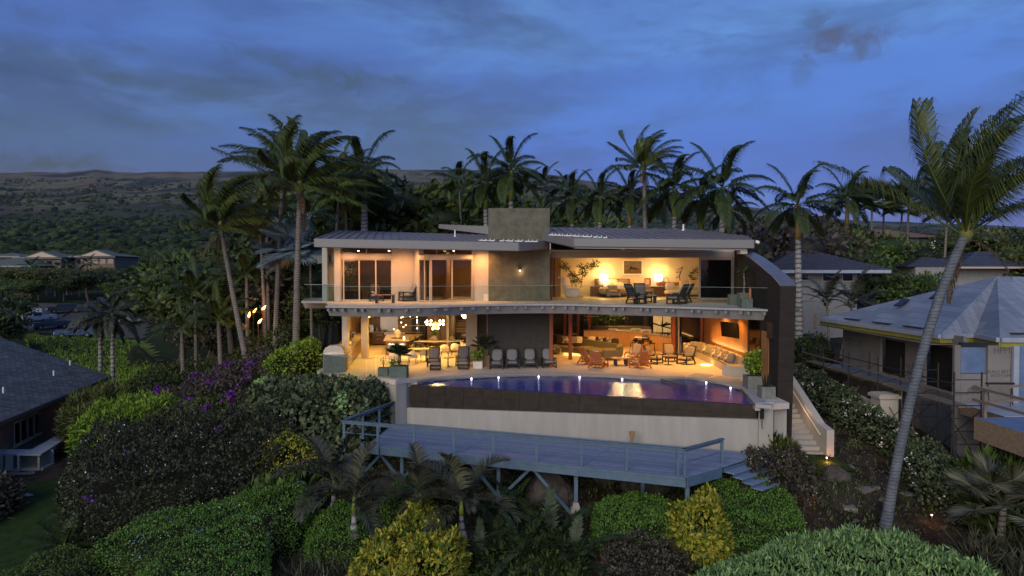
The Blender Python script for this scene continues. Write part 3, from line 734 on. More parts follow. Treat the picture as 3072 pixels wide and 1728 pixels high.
b = B(); q = Q(2050, 690, 41); b.lathe([(.16, 0), (.06, .12), (.05, .40), (.05, .42)], (q.x, q.y, zr(q.x, q.y) - .05), 8); hp('vent_pipe', b, M['white_paint'])
b = B(); b.bx(polyR[2][0] - .02, polyR[2][0] + .05, polyR[2][1], polyR[3][1] + .5, zr(*polyR[2]) - .38, zr(*polyR[2]) + .02); hp('fascia', b, M['fascia'])
b = B(); b.bx(-10.7, 12.4, 47.3, 47.5, H1, ZT + .9); hp('wall', b, M['tan'])
a, c = Q(1316, 673, 52), Q(1470, 679, 50.5)
b = B(); b.hexa([(a.x, a.y, a.z - .30), (c.x, c.y, c.z - .60), (c.x, 56, c.z - .5), (a.x, 58, a.z - .2), (a.x, a.y, a.z), (c.x, c.y, c.z), (c.x, 56, c.z + .1), (a.x, 58, a.z + .12)]); hp('roof', b, M['fascia'])
for k in range(9):
 s = (k + .5) / 9; p = a.lerp(c, s); hp('roof_seam', B().seg((p.x, p.y + .05, p.z + .03), (p.x + .2, 56.5, p.z + .14), .035, .05), M['roof_metal'])
a, c = Q(948, 770, 41.0), Q(1006, 762, 39.2)
b = B(); b.hexa([(a.x + .1, a.y, a.z - .42), (c.x, c.y, c.z - .42), (c.x, 46, c.z - .42), (a.x + .1, 46, a.z - .42), (a.x, a.y, a.z), (c.x, c.y, c.z), (c.x, 46, c.z), (a.x, 46, a.z)]); hp('eave', b, M['fascia'])
XF = 11.4
prof = [(34.4, .98), (33.9, .91), (32.6, .62), (31.2, .213), (30.5, -.02), (29.95, -.186), (29.4, -.40), (28.97, -.62)]
def fin_slab(x0, x1, pts, m, nm):
 bb = B(); n = len(pts)
 vs = [(x0, y, z) for y, z in pts] + [(x1, y, z) for y, z in pts]
 A = sum(pts[i][0] * pts[(i + 1) % n][1] - pts[(i + 1) % n][0] * pts[i][1] for i in range(n))
 fs = [tuple(range(n)), tuple(range(2 * n - 1, n - 1, -1))] + [(i, n + i, n + (i + 1) % n, (i + 1) % n) for i in range(n)]
 bb.add(vs, fs); return hp(nm, bb, m)
zt = [(y, z + CZ) for y, z in prof]
fin_slab(XF, XF + .66, [(34.4, H1 - .5)] + zt + [(29.35, -3.2), (31.1, -3.2), (31.1, H1 - .5)], M['fin'], 'fin_wall')
bb = B()
for i in range(len(zt) - 1):
 (y0, z0), (y1, z1) = zt[i], zt[i + 1]
 bb.hexa([(XF - .02, y1, z1 + .002), (XF + .68, y1, z1 + .002), (XF + .68, y0, z0 + .002), (XF - .02, y0, z0 + .002), (XF - .02, y1 - .01, z1 + .03), (XF + .68, y1 - .01, z1 + .03), (XF + .68, y0, z0 + .03), (XF - .02, y0, z0 + .03)])
hp('fin_cap', bb, mat('fin_cap', (.12, .12, .14), .35, metal=.2, c2=(.16, .16, .19), scale=2))
b = B(); b.bx(XF - .03, XF - .001, 32.0, 32.5, H1 + .9, H1 + 1.7); hp('slot_window', b, M['tv_black'])
q = Q(2315, 975, 29.8); b = B(); b.bx(XF - .12, XF - .01, 29.6, 30.2, H1 - 1.25, H1 - .55); hp('speaker', b, M['black_metal'])
q = Q(2353, 1221, 29.0); b = B(); b.tube([(q.x, 29.32, q.z), (q.x, 29.18, q.z)], .07, 12); hp('round_lamp', b, M['steel'])
b = B(); b.bx(-9.95, -9.62, 39.9, 40.3, 0, H1 - .32); hp('column', b, M['stucco'])
b = B(); b.bx(-9.35, -8.95, 42.2, 42.6, 0, H1 - .45); hp('column', b, M['stucco'])
q = P(1415, 1085, 0); b = B(); b.bx(q.x - .34, q.x + .32, q.y, q.y + .4, 0, H1 - .32); hp('column', b, M['stucco'])
hp('wall', W(1428, 1467, 41.2, 41.2, 0, H1 - .3, .2), M['dark_wall'])
hp('wall', B().bx(-1.5, -1.3, 40.3, 52, 0, H1 - .46), M['tan'])
hp('wall', B().bx(-11.2, -4.6, 50.6, 50.8, 0, H1 - .46), M['tan'])
hp('wall', B().bx(-11.3, -11.2, 47.2, 50.6, 0, H1 - .46), M['tan'])
hp('wall', B().bx(-4.62, -4.44, 48.0, 50.8, 0, H1 - .46), M['cream'], label='pale wall end beside the stairs')
hp('wall', B().bx(-4.4, -1.5, 57.0, 57.2, 0, 5.2), M['dark_wall'])
hp('ceiling', B().bx(-4.6, -1.3, 50.8, 57.2, 4.3, 4.4), M['tan'])
hp('wall', B().bx(-4.6, -4.45, 50.81, 57.2, 0, 4.3), M['tan'])
for k in range(8): hp('stair_step', B().bx(-4.4, -1.6, 51.8 + k * .34, 52.15 + k * .34, .0, .20 + k * .19), M['walnut'] if k % 2 else M['walnut_h'])
for k in range(8): hp('stair_nosing', B().bx(-4.4, -1.6, 51.77 + k * .34, 51.80 + k * .34, .15 + k * .19, .20 + k * .19), M['tan'])
q = P(1711, 1079, 0); b = B(); b.bx(q.x - .11, q.x + .11, q.y, q.y + .22, 0, H1 - .3); hp('post', b, M['redwood'])
for px in (1651, 1657, 1695, 1735, 1769): q = Q(px, 815, 52.0); b = B(); b.bx(q.x - .10, q.x + .10, 52, 52.15, 0, H1 - .46); hp('post', b, M['redwood'])
hp('wall', B().bx(2.1, 2.3, 38.3, 40.2, 0, H1 - .3), M['redwood'])
g = B(); g.bx(3.0, 7.4, 52.06, 52.08, .1, H1 - .46); hp('pane', g, M['glass_window'])
hp('floor', B().prism([(2.4, 52.2), (14, 52.2), (14, 60), (2.4, 60)], -.05, .0), M['floor_in'])
hp('wall', B().bx(2.3, 15.0, 60, 60.2, 0, 3.6), M['dark_wall'])
hp('wall', B().bx(2.2, 2.4, 52.2, 60, 0, 3.6), M['dark_wall'])
hp('wall', B().bx(15, 15.2, 44, 60.2, 0, 3.6), M['dark_wall'])
hp('ceiling', B().bx(2.2, 15.2, 53.5, 60.2, 3.6, 3.7), M['dark_wall'])
for px, w, m in ((2021, .22, 'redwood'), (2030, .10, 'charcoal'), (2036, .08, 'frame'), (2105, .16, 'redwood')):
 q = Q(px, 815, 44.2); b = B(); b.bx(q.x - w / 2, q.x + w / 2, 44.1, 44.3, 0, H1 - .46); hp('post', b, M[m])
hp('pane', B().bx(11.0, 12.2, 44.18, 44.2, 0.1, H1 - .46), M['glass_dark'])
hp('window', W(2037, 2104, 44.1, 44.1, .0, .12, .1), M['frame'])
def panelY(x, y0, y1, z0, z1, m, nm='wall_panel', t=.12):
 return hp(nm, B().bx(x, x + t, y0, y1, z0, z1), m)
for k in range(7): panelY(12.42, 35.95 + k * 1.165, 35.95 + (k + 1) * 1.165 - .006, 0, H1 - .46, M['wood_panel'])
panelY(12.46, 33.9, 35.94, 0, H1 - .4, M['glass_dark'], 'door')
panelY(12.40, 31.1, 33.88, 0, H1 - .4, M['wood_panel'])
hp('wall', B().bx(XF + .01, 12.54, 31.101, 31.3, -3, H1 - .5), M['fin'])
hp('wall_panel', B().bx(XF - .03, XF - .001, 30.2, 31.08, 0, H1 - 1.0), M['wood_panel'])  # added panel: its wood tone stands for warm light on the fin
# ================================================================= PATIO, POOL
backline = [P(1251, 1144), P(1312, 1134), P(1413, 1128), P(1529, 1123.7), P(1655, 1122), P(1806, 1126), P(1958, 1134), P(2059, 1131)]
slabline = [P(2059, 1131), P(2114, 1138), P(2175, 1150), P(2223, 1163)]
COPE = spline(backline, 6)
right_edge = [P(2223, 1163), P(2266, 1214)]
PA = P(1232, 1154.5, -.15); PB = P(2271, 1217, -.15)
pilL = P(1188, 1152); pilR = P(2300, 1207)
inner = [Vector(p[:2]) for p in COPE] + [Vector(p[:2]) for p in slabline[1:]] + [Vector(right_edge[1][:2])]
patio_poly = [xy(P(968, 1122)), xy(P(1100, 1140)), xy(P(1130, 1133)), xy(P(1187, 1140)), xy(P(1188, 1150)), (inner[0].x - .3, inner[0].y)] + [tuple(q) for q in inner] + [(10.2, 27.6), (11.38, 27.9), (11.39, 31.09), (12.42, 31.32), (12.6, 44), (14.9, 52.19), (2.4, 52.19), (2.2, 50), (-1.4, 50.7), (-1.5, 51.8), (-4.4, 51.8), (-4.6, 50.6), (-11.25, 50.6), (-11.3, 44), (-10.6, 42), (-10.6, 37)]
b = B(); b.prism(patio_poly, -.25, 0); tag(obj('patio', b, M['patio']), kind='structure')
b = B(); b.prism([xy(P(970, 1124)), xy(P(1100, 1142)), xy(P(1130, 1135)), xy(P(1187, 1142)), (-5.1, 33.9), (-5.0, 36), (10.0, 36), (10.9, 28.4), (11.3, 29.2), (11.3, 36), (12.4, 36), (12.4, 47), (-10.4, 47), (-10.4, 37)], -3.4, -.252)
tag(obj('plinth', b, M['white_plaster']), kind='structure')
b = B(); b.prism([(12.2, 43), (15.1, 43), (15.1, 60.1), (12.2, 60.1)], -1.5, -.252); tag(obj('plinth', b, M['slab']), kind='structure')
pool = thing('swimming_pool', 'infinity pool with dark tiled front and purple lights below the terrace', 'pool', (2, 31, 0))
def pp(name, b, m, smooth=False, label=None, parent=None): return obj(name, b, m, parent or pool, smooth, world=True, label=label)
co = [Vector(p[:2]) for p in COPE]; cb = offs(co, .42)
n = len(co); step = 3
for i in range(0, n - 1, step):
 j = min(i + step, n - 1); b = B()
 for k in range(i, j): b.prism([co[k] + Vector((0, -.0)), co[k + 1], cb[k + 1], cb[k]], -.10, .022)
 pp('coping_stone', b, M['coping'])
sl = [Vector(p[:2]) for p in slabline]
for i in range(3):
 a, c = sl[i], sl[i + 1]; d = (c - a).normalized(); n_ = Vector((-d.y, d.x))
 b = B(); b.prism([a + d * .03, c - d * .03, c + n_ * 1.5 + d * -.4, a + n_ * 1.5 - d * .4], -.12, .026); pp('stone_slab', b, M['coping'])
re_ = [Vector(p[:2]) for p in right_edge]
b = B(); b.prism([re_[0], re_[1], re_[1] + Vector((.55, -.25)), re_[0] + Vector((.5, .1))], -.12, .024); pp('coping_stone', b, M['coping'])
band = co + sl[1:] + [Vector(xy(PB))]
for i in range(0, len(band) - 1, 2):
 seg_ = band[i:i + 3]; b = B(); b.strip(seg_, offs(seg_, .1), -1.3, -.101); pp('basin_tile', b, M['tile_dark'])
wp = [xy(PA)] + [tuple(q) for q in band] + [xy(PB)]
b = B(); b.prism(wp, -1.5, -1.3); pp('basin_floor', b, M['tile_dark'])
wm_ = bpy.data.materials.new('pool_water'); wm_.use_nodes = True
t = wm_.node_tree; bs = t.nodes['Principled BSDF']
bs.inputs['Base Color'].default_value = (.002, .030, .27, 1); bs.inputs['Roughness'].default_value = .04; bs.inputs['Specular IOR Level'].default_value = .5; bs.inputs['IOR'].default_value = 1.36
tcn = t.nodes.new('ShaderNodeTexCoord'); mp = t.nodes.new('ShaderNodeMapping'); mp.inputs['Scale'].default_value = (1, 1.0, 1)
nz = t.nodes.new('ShaderNodeTexNoise'); nz.inputs['Scale'].default_value = 7.0; nz.inputs['Detail'].default_value = 5; nz.inputs['Distortion'].default_value = .4
bp = t.nodes.new('ShaderNodeBump'); bp.inputs['Strength'].default_value = .3; bp.inputs['Distance'].default_value = .05
t.links.new(tcn.outputs['Object'], mp.inputs[0]); t.links.new(mp.outputs[0], nz.inputs['Vector']); t.links.new(nz.outputs[0], bp.inputs['Height']); t.links.new(bp.outputs[0], bs.inputs['Normal'])
M['water'] = wm_
b = B(); b.prism(wp, -.20, -.150); pp('water', b, M['water'])
for px, py in ((1418, 1136.5), (1497, 1132), (1616, 1128.5), (1738, 1131), (1864, 1137), (2095.5, 1148), (2171.5, 1163)):
 q = P(px, py, -.10)
 k = min(range(len(band) - 1), key=lambda k: (Vector((q.x, q.y)) - (band[k] + band[k + 1]) / 2).length)
 a, c = band[k], band[k + 1]; d = (c - a).normalized(); s = (Vector((q.x, q.y)) - a).dot(d); p = a + d * s
 n_ = Vector((d.y, -d.x)); n_ = n_ if n_.y < 0 else -n_
 b = B(); b.tube([(*(p + n_ * .005), -.125), (*(p + n_ * .05), -.125)], .075, 12); pl_ = pp('pool_light', b, M['steel'])
 b = B(); b.lathe([(.01, -.03), (.03, -.018), (.036, 0), (.03, .018), (.01, .03)], (*(p + n_ * .065), -.122), 10); pp('lens', b, M['glow_pool'], parent=pl_)
A2, B2 = Vector(xy(PA)), Vector(xy(PB)); dAB = (B2 - A2); LAB = dAB.length; uAB = dAB / LAB; nAB = Vector((uAB.y, -uAB.x))
if nAB.y > 0: nAB = -nAB
b = B(); b.prism([A2 - nAB * .01, B2 - nAB * .01, B2 - nAB * .25, A2 - nAB * .25], -1.4, -.149); pp('weir_wall', b, M['grout'])
low = lambda s: -(.15 + 1.11 + (.54 - 1.11) * s / LAB)
nc = 17; tw = LAB / nc
for c_ in range(nc):
 for r_ in range(3):
  z1 = -.15 - r_ * .40 - (.004 if r_ else -.004); s0, s1 = c_ * tw + .006, (c_ + 1) * tw - .006
  zA, zB = max(low(s0), -.15 - (r_ + 1) * .40 + .004), max(low(s1), -.15 - (r_ + 1) * .40 + .004)
  if z1 - zA < .03 or z1 - zB < .03: continue
  p, q = A2 + uAB * s0, A2 + uAB * s1; f0 = nAB * (.012 + .003 * ((c_ * 7 + r_ * 3) % 3)); bk = nAB * -.01
  b = B(); b.hexa([(*(p + f0), zA), (*(q + f0), zB), (*(q + bk), zB), (*(p + bk), zA), (*(p + f0), z1), (*(q + f0), z1), (*(q + bk), z1), (*(p + bk), z1)]); pp('tile', b, M['tile_dark'])
zb = -3.1; b = B(); f0, bk = nAB * .16, nAB * -.2
b.hexa([(*(A2 + f0 - uAB * .3), zb), (*(B2 + f0 + uAB * .05), zb), (*(B2 + bk + uAB * .05), zb), (*(A2 + bk - uAB * .3), zb), (*(A2 + f0 - uAB * .3), low(0)), (*(B2 + f0 + uAB * .05), low(LAB)), (*(B2 + bk + uAB * .05), low(LAB)), (*(A2 + bk - uAB * .3), low(0))])
pp('retaining_wall', b, M['white_plaster'])
a = P(1189, 1152); c = P(1233, 1160)
b = B(); b.prism([xy(a), (A2 - uAB * .12 + nAB * .22), (A2 - uAB * .12 - nAB * .35), (a.x + .1, a.y + .7)], -3.2, -.001); pp('end_pillar', b, M['white_plaster'])
b = B(); b.prism([(a.x - .04, a.y - .05), (A2 - uAB * .08 + nAB * .28), (co[0].x + .02, co[0].y), (cb[0].x - .05, cb[0].y + .1), (a.x - .02, a.y + .9)], -.03, .09); pp('pillar_cap', b, M['coping'])
b = B(); b.prism([(B2 + uAB * .06 + nAB * .24), (B2 + uAB * .62 + nAB * .16), (B2 + uAB * .70 - nAB * .5), (B2 + uAB * .06 - nAB * .35)], -3.2, -.02); pp('end_pillar', b, M['white_plaster'])
b = B(); b.prism([(B2 + uAB * .0 + nAB * .28), (B2 + uAB * .66 + nAB * .2), (re_[1] + Vector((.62, .3))), re_[1]], -.019, .06); pp('pillar_cap', b, M['coping'])
for (px, py) in ((1196, 1220), (2286, 1241)):
 Y = 33.15 if px < 1500 else 27.55
 q = Q(px, py, Y); b = B(); b.box(q, (.13, .1, .42)); o_ = pp('meter', b, M['black_metal'])
 b = B(); b.tube([(q.x, q.y, q.z - .2), (q.x, q.y, q.z - .5), (q.x + .02, q.y, q.z - .62)], .018, 6); pp('cable', b, M['charcoal'], parent=o_)
b = B(); a = P(2300, 1207, -.3); b.bx(10.72, 11.38, 28.15, 29.3, -3.2, -.26); tag(obj('low_wall', b, M['white_plaster']), 'low white plaster block between the pool pillar and the dark fin', 'wall')
q0, q1 = P(1975, 1139, -.12), P(2062, 1163, -.12)
b = B(); b.tube([q0 + Vector((0, 0, .06)), q1 + Vector((0, 0, .02))], .03, 6); tag(obj('pool_pole', b, mat('pole_brown', (.10, .07, .05), .5)), 'long brown pole lying across the right end of the pool', 'pole')
ledge = Q(1895, 1324, 27.2)
# ================================================================= BLUE DECK
ZD2 = -2.02
deck = thing('timber_deck', 'blue painted timber deck on braced posts in front of the white pool wall', 'deck', (0, 28, ZD2))
def dp(name, b, m, label=None, parent=None): return obj(name, b, m, parent or deck, world=True, label=label)
FL = Vector(P(1108, 1334, ZD2)[:2]); FR = Vector(P(2058, 1431, ZD2)[:2]); RR_ = Vector(P(2160, 1403, ZD2)[:2]); BRk = Vector(P(2291, 1361, ZD2)[:2]); BL = Vector(P(1180, 1274, ZD2)[:2])
BLw = A2 + nAB * .17 - uAB * .3
DP = [FL, FR, RR_, BRk, BLw, BL]
du = (FR - FL).normalized(); dn = Vector((-du.y, du.x))
def clip_strip(poly, v0, v1):
 out = []
 us = [(p - FL).dot(du) for p in poly]; vs_ = [(p - FL).dot(dn) for p in poly]; pts = list(zip(us, vs_))
 def clip(pts, lim, keep):
  r = []
  for i in range(len(pts)):
   a, c = pts[i], pts[(i + 1) % len(pts)]; ia, ic = keep(a[1], lim), keep(c[1], lim)
   if ia: r.append(a)
   if ia != ic: s = (lim - a[1]) / (c[1] - a[1]); r.append((a[0] + (c[0] - a[0]) * s, lim))
  return r
 pts = clip(pts, v0, lambda v, l: v >= l)
 if pts: pts = clip(pts, v1, lambda v, l: v <= l)
 return [FL + du * p[0] + dn * p[1] for p in pts]
v = 0.0; k = 0
while v < 5.2:
 pl = clip_strip(DP, v + .004, v + .141)
 if len(pl) >= 3: dp('deck_board', B().prism([tuple(q) for q in pl], ZD2 - .04, ZD2 + .003 * (k % 2)), M[('blue_deck', 'blue_deck2', 'blue_deck3', 'blue_deck', 'blue_deck3')[(k * 7) % 5]])
 v += .145; k += 1
for (a, c) in (((1476, 1301), (1383, 1351)), ((1834, 1330), (1751, 1393))):
 p, q = P(*a, ZD2), P(*c, ZD2); dp('divider_board', B().seg((p.x, p.y, ZD2 - .004), (q.x, q.y, ZD2 - .004), .26, .03), M['blue_deck'])
def rim(p, q, h=.34, zt_=None, t=.07):
 z = (ZD2 if zt_ is None else zt_) ; dp('rim_joist', B().seg((p.x, p.y, z - h / 2 - .02), (q.x, q.y, z - h / 2 - .02), t, h), M['blue_paint'])
rim(FL - dn * .05, FR - dn * .05); rim(FR + du * .04, RR_ + du * .05); rim(BL - du * .05, FL - du * .05)
dp('trim_board', B().seg((*(FL - dn * .10), ZD2 - .03), (*(FR - dn * .10), ZD2 - .03), .05, .10), M['blue_paint'])
for vv in (.5, 2.6): a, c = FL + dn * vv + du * .2, FR + dn * vv - du * .8; dp('beam', B().seg((*a, ZD2 - .30), (*c, ZD2 - .30), .12, .28), M['blue_paint'])
ub = lambda s: FL + dn * .5 + du * s
ZR = ZD2 + .98
Lf = (FR - FL).length
rl0 = P(1028, 1262, ZR); CN = Vector((rl0.x, rl0.y)); RBk = Vector(P(1183, 1204, ZR)[:2])
FRt = Vector(P(2051, 1347, ZR)[:2]); REt = Vector(P(2166, 1317, ZR)[:2])
ZL = .05
def railrun(p, q, posts, z=ZR, down=.34, mid=True):
 p, q = Vector(p), Vector(q); d = (q - p).normalized(); n_ = Vector((-d.y, d.x))
 dp('top_rail', B().seg((*(p - d * .05), z), (*(q + d * .08), z), .15, .045), M['blue_paint'])
 dp('rail_board', B().seg((*(p), z - .075), (*q, z - .075), .04, .10), M['blue_paint'])
 if mid: dp('mid_rail', B().seg((*p, z - .50), (*q, z - .50), .035, .035), M['blue_paint'])
 for s in posts:
  c = p + (q - p) * s; dp('post', B().bx(c.x - .05, c.x + .05, c.y - .05, c.y + .05, ZD2 - down, z - .02), M['blue_paint'])
def frac(px, p, q):
 best = min(range(201), key=lambda k: abs(1536 + (p + (q - p) * k / 200).x / (p + (q - p) * k / 200).y * F - px)); return best / 200
railrun(CN, FRt, [frac(x, CN, FRt) for x in (1028, 1129, 1241, 1359, 1481, 1608, 1743, 1884, 2035)])
railrun(FRt, REt, [0.02, 1.0], down=.30)
railrun(CN, RBk, [.36, .68, .985], down=.2)
def support(px, vv, zf, brace=(1, 1), foot=True, bl=1.15):
 q0 = Vector(P(px, 1400, ZD2 - .4)[:2]); s = (q0 - FL).dot(du); c = FL + du * s + dn * vv
 for _ in range(30):
  cur = 1536 + c.x / c.y * F; s += (px - cur) / F * c.y * .9; c = FL + du * s + dn * vv
 sp = thing_post = dp('support_post', B().bx(c.x - .07, c.x + .07, c.y - .07, c.y + .07, zf + (.3 if foot else -.4), ZD2 - .17), M['blue_paint'])
 if foot:
  bb = B(); bb.hexa([(c.x - .2, c.y - .2, zf - .5), (c.x + .2, c.y - .2, zf - .5), (c.x + .2, c.y + .2, zf - .5), (c.x - .2, c.y + .2, zf - .5), (c.x - .2, c.y - .2, zf + .10), (c.x + .2, c.y - .2, zf + .10), (c.x + .2, c.y + .2, zf + .10), (c.x - .2, c.y + .2, zf + .10)])
  bb.hexa([(c.x - .15, c.y - .15, zf + .10), (c.x + .15, c.y - .15, zf + .10), (c.x + .15, c.y + .15, zf + .10), (c.x - .15, c.y + .15, zf + .10), (c.x - .10, c.y - .10, zf + .32), (c.x + .10, c.y - .10, zf + .32), (c.x + .10, c.y + .10, zf + .32), (c.x - .10, c.y + .10, zf + .32)])
  dp('footing', bb, M['slab'])
 for sg, on in ((-1, brace[0]), (1, brace[1])):
  if on: e = c + du * sg * bl * on; dp('brace', B().seg((c.x, c.y, ZD2 - .42 - bl * on * 1.0), (e.x, e.y, ZD2 - .40), .09, .12), M['blue_paint'])
support(1204, .45, gz(-4.6, 29.0) + .0, (1, .9)); support(1495, .40, gz(-.4, 28) - .2, (1.1, 1.2), False); support(1729, .30, gz(2.6, 26.8) + .05, (1.5, 0)); support(2065, .2, gz(6.3, 25) - .1, (0, 0), False); support(1085, .8, gz(-6.4, 29.7), (0, 1)); support(1930, 1.6, gz(5, 27.6), (0, 0), False)
for k in range(4):
 o_ = Vector((.30 * (k + 1), -.14 * (k + 1))); p, q = RR_ + o_, BRk + o_ + Vector((-.0, 0)); z = ZD2 - .16 * (k + 1)
 dp('step', B().seg((*p, z), (*q, z), .42, .05), M['blue_deck']); dp('step_riser', B().seg((*(p - Vector((.17, -.06))), z + .075), (*(q - Vector((.17, -.06))), z + .075), .03, .15), M['blue_paint'])
stairs = thing('garden_stairs', 'pale concrete stairs climbing beside the dark fin wall', 'stairs', (12.6, 31, -2.8))
ns = 15
for k in range(ns):
 y0 = 29.55 + k * .335; z = -2.66 + .17 * (k + 1)
 obj('step', B().bx(12.19, 13.55, y0, y0 + (.34 if k < ns - 1 else 2.6), z - .17, z - .03), M['white_plaster'], stairs, world=True)
 obj('tread', B().bx(12.19, 13.55, y0 - .02, y0 + (.345 if k < ns - 1 else 2.6), z - .03, z), M['coping'], stairs, world=True)
b = B(); b.prism([(12.2, 29.6), (13.5, 29.6), (13.5, 34.5), (12.2, 34.5)], -3.4, lambda x, y: -2.85 + (y - 29.6) * .5); obj('stair_base', b, M['slab'], stairs, world=True)
b = B(); ys = [29.25, 29.25, 30.1, 34.6, 36.4, 36.4]; zs = [-3.0, -1.45, -1.35, .75, 1.05, -1.5]
bb = B(); x0, x1 = 13.56, 13.88; n = 6
vs = [(x0, y, z) for y, z in zip(ys, zs)] + [(x1, y, z) for y, z in zip(ys, zs)]
bb.add(vs, [tuple(range(n)), tuple(range(2 * n - 1, n - 1, -1))] + [(i, n + i, n + (i + 1) % n, (i + 1) % n) for i in range(n)]); obj('side_wall', bb, M['stucco'], stairs, world=True)
b = B(); b.tube([(13.48, 29.7, -1.75), (13.48, 34.0, .30)], .03, 6); obj('handrail', b, M['cream'], stairs, world=True)
lamp('step_light', 'POINT', (12.9, 33.2, .25), 6, (1, .62, .36), .2); lamp('step_light', 'POINT', (13.0, 31.0, -.9), 9, (1, .62, .36), .2)
b = B(); b.prism([xy(P(2385, 1385, -2.75)), xy(P(2482, 1388, -2.75)), xy(P(2480, 1372, -2.75)), xy(P(2390, 1368, -2.75))], -3.0, -2.70); tag(obj('turf', b, M['lawn']), kind='structure')
st = thing('stone_steps', 'two low stone garden steps under the foot of the pale stairs', 'steps', (12.3, 28, -3.1))
for k in range(3):
 a, c = P(2398 + k * 14, 1402 + k * 18, -2.95 - k * .16), P(2478 + k * 0, 1402 + k * 18, -2.95 - k * .16)
 obj('step', B().bx(a.x, c.x, a.y, a.y + .6, a.z - .3, a.z), M['pave'], st, world=True)
b = B(); q = P(2352, 1385, -2.55); b.lathe([(.95, 0), (1.0, .02), (.98, .05), (.3, .06)], (q.x - .1, q.y, q.z - .05), 14); tag(obj('paddling_cover', b, M['blue_paint']), 'flat round blue cover lying at the end of the deck steps', 'cover')
# ================================================================= FURNITURE PROTOTYPES (each faces -y)
def part(name, b, m, root, smooth=False, label=None): return obj(name, b, M[m] if isinstance(m, str) else m, root, smooth, label=label)
def make_lounge(name, label, seat='grey_cushion', wood='charcoal', lumbar=True):
 r = thing(name, label, 'chair')
 for s in (-1, 1):
  x = s * .36
  part('side_frame', B().seg((x, -.42, .02), (x, .42, .02), .05, .05).seg((x, -.40, .52), (x, .34, .50), .09, .035), wood, r)
  part('leg', B().seg((x, -.38, .04), (x, -.36, .50), .05, .06), wood, r)
  part('leg', B().seg((x, .38, .04), (x, .16, .50), .05, .07), wood, r)
 part('seat_frame', B().seg((-.34, -.36, .26), (.34, -.36, .26), .04, .10).seg((-.33, 0, .23), (.33, 0, .23), .7, .03), wood, r)
 bk = B()
 for k in range(5): bk.box((0, .27 + k * .062, .42 + k * .12), (.60, .025, .085), rx=-.44)
 bk.seg((-.30, .20, .28), (-.30, .54, 1.0), .045, .05).seg((.30, .20, .28), (.30, .54, 1.0), .045, .05).box((0, .545, 1.0), (.64, .04, .07), rx=-.44)
 part('backrest', bk, wood, r)
 part('seat_cushion', B().cushion((0, -.05, .33), (.60, .66, .13), rx=.06), seat, r, True)
 part('back_cushion', B().cushion((0, .335, .70), (.58, .13, .66), rx=-.44), seat, r, True)
 if lumbar: part('lumbar_pillow', B().cushion((0, .20, .50), (.46, .12, .20), rx=-.44), seat, r, True)
 return r
def make_ottoman():
 r = thing('ottoman', 'x', 'ottoman')
 for sx in (-1, 1):
  for sy in (-1, 1): part('leg', B().box((sx * .27, sy * .2, .14), (.05, .05, .28)), 'charcoal', r)
 part('frame', B().box((0, 0, .24), (.60, .46, .10)).box((0, 0, .05), (.58, .42, .04)), 'charcoal', r)
 part('cushion', B().cushion((0, 0, .34), (.60, .48, .13)), 'lilac_cushion', r, True)
 return r
def make_round_table(rad=.34, h=.52, name='side_table', top='walnut_h'):
 r = thing(name, 'x', 'table')
 part('tabletop', B().lathe([(rad - .02, h - .035), (rad, h - .03), (rad, h), (rad - .01, h + .005)], n=24), top, r)
 part('pedestal', B().lathe([(.035, .02), (.035, h - .036)], n=10), 'black_metal', r)
 part('base', B().lathe([(.24, 0), (.24, .012), (.06, .025)], n=20), 'black_metal', r)
 return r
def make_dining():
 r = thing('dining_chair', 'x', 'chair')
 for sx in (-1, 1):
  for sy in (-1, 1): part('leg', B().tube([(sx * .24, sy * .2, 0), (sx * .20, sy * .17, .40)], [.014, .022], 6), 'walnut', r)
 part('seat', B().cushion((0, 0, .44), (.54, .52, .14)), 'cream', r, True)
 b = B(); n = 14
 for i in range(n):           # barrel back, open towards -y, lower at the arms
  a0, a1 = R(-35 + 250 * i / n), R(-35 + 250 * (i + 1) / n)
  f = lambda a: .62 + .20 * max(0, math.sin(a)) ** 1.2
  p = [(math.cos(a) * q, math.sin(a) * q * .95) for a in (a0, a1) for q in (.30, .25)]
  b.hexa([(*p[0], .36), (*p[2], .36), (*p[3], .36), (*p[1], .36), (*p[0], f(a0)), (*p[2], f(a1)), (*p[3], f(a1)), (*p[1], f(a0))])
 part('backrest', b, 'cream', r, True)
 return r
def make_woodchair():
 r = thing('wooden_armchair', 'x', 'chair')
 for s in (-1, 1):
  x = s * .38
  arc = [(x, -.42 + .02, 0), (x, -.44, .22), (x, -.38, .42), (x, -.18, .54), (x, .10, .50), (x, .34, .34), (x, .55, .06), (x, .60, 0)]
  b = B()
  for i in range(len(arc) - 1): b.seg(arc[i], arc[i + 1], .05, .075, up=(1, 0, 0))
  part('armrest', b, 'chairwood', r)
  part('leg', B().seg((x * .9, -.40, .14), (x * .9, .40, .12), .03, .09), 'chairwood', r)
 part('seat_frame', B().seg((-.36, -.36, .18), (.36, -.36, .18), .03, .10).box((0, 0, .20), (.66, .7, .03), rx=-.12), 'chairwood', r)
 b = B()
 for k in range(6): b.box((0, .30 + k * .052, .30 + k * .128), (.62, .028, .10), rx=-.39)
 b.seg((-.32, .22, .10), (-.32, .60, 1.04), .05, .05).seg((.32, .22, .10), (.32, .60, 1.04), .05, .05)
 part('backrest', b, 'chairwood', r)
 part('seat_cushion', B().cushion((0, -.05, .30), (.60, .68, .15), rx=-.1), 'lilac_cushion', r, True)
 part('back_cushion', B().cushion((0, .37, .70), (.58, .14, .70), rx=-.39), 'lilac_cushion', r, True)
 return r
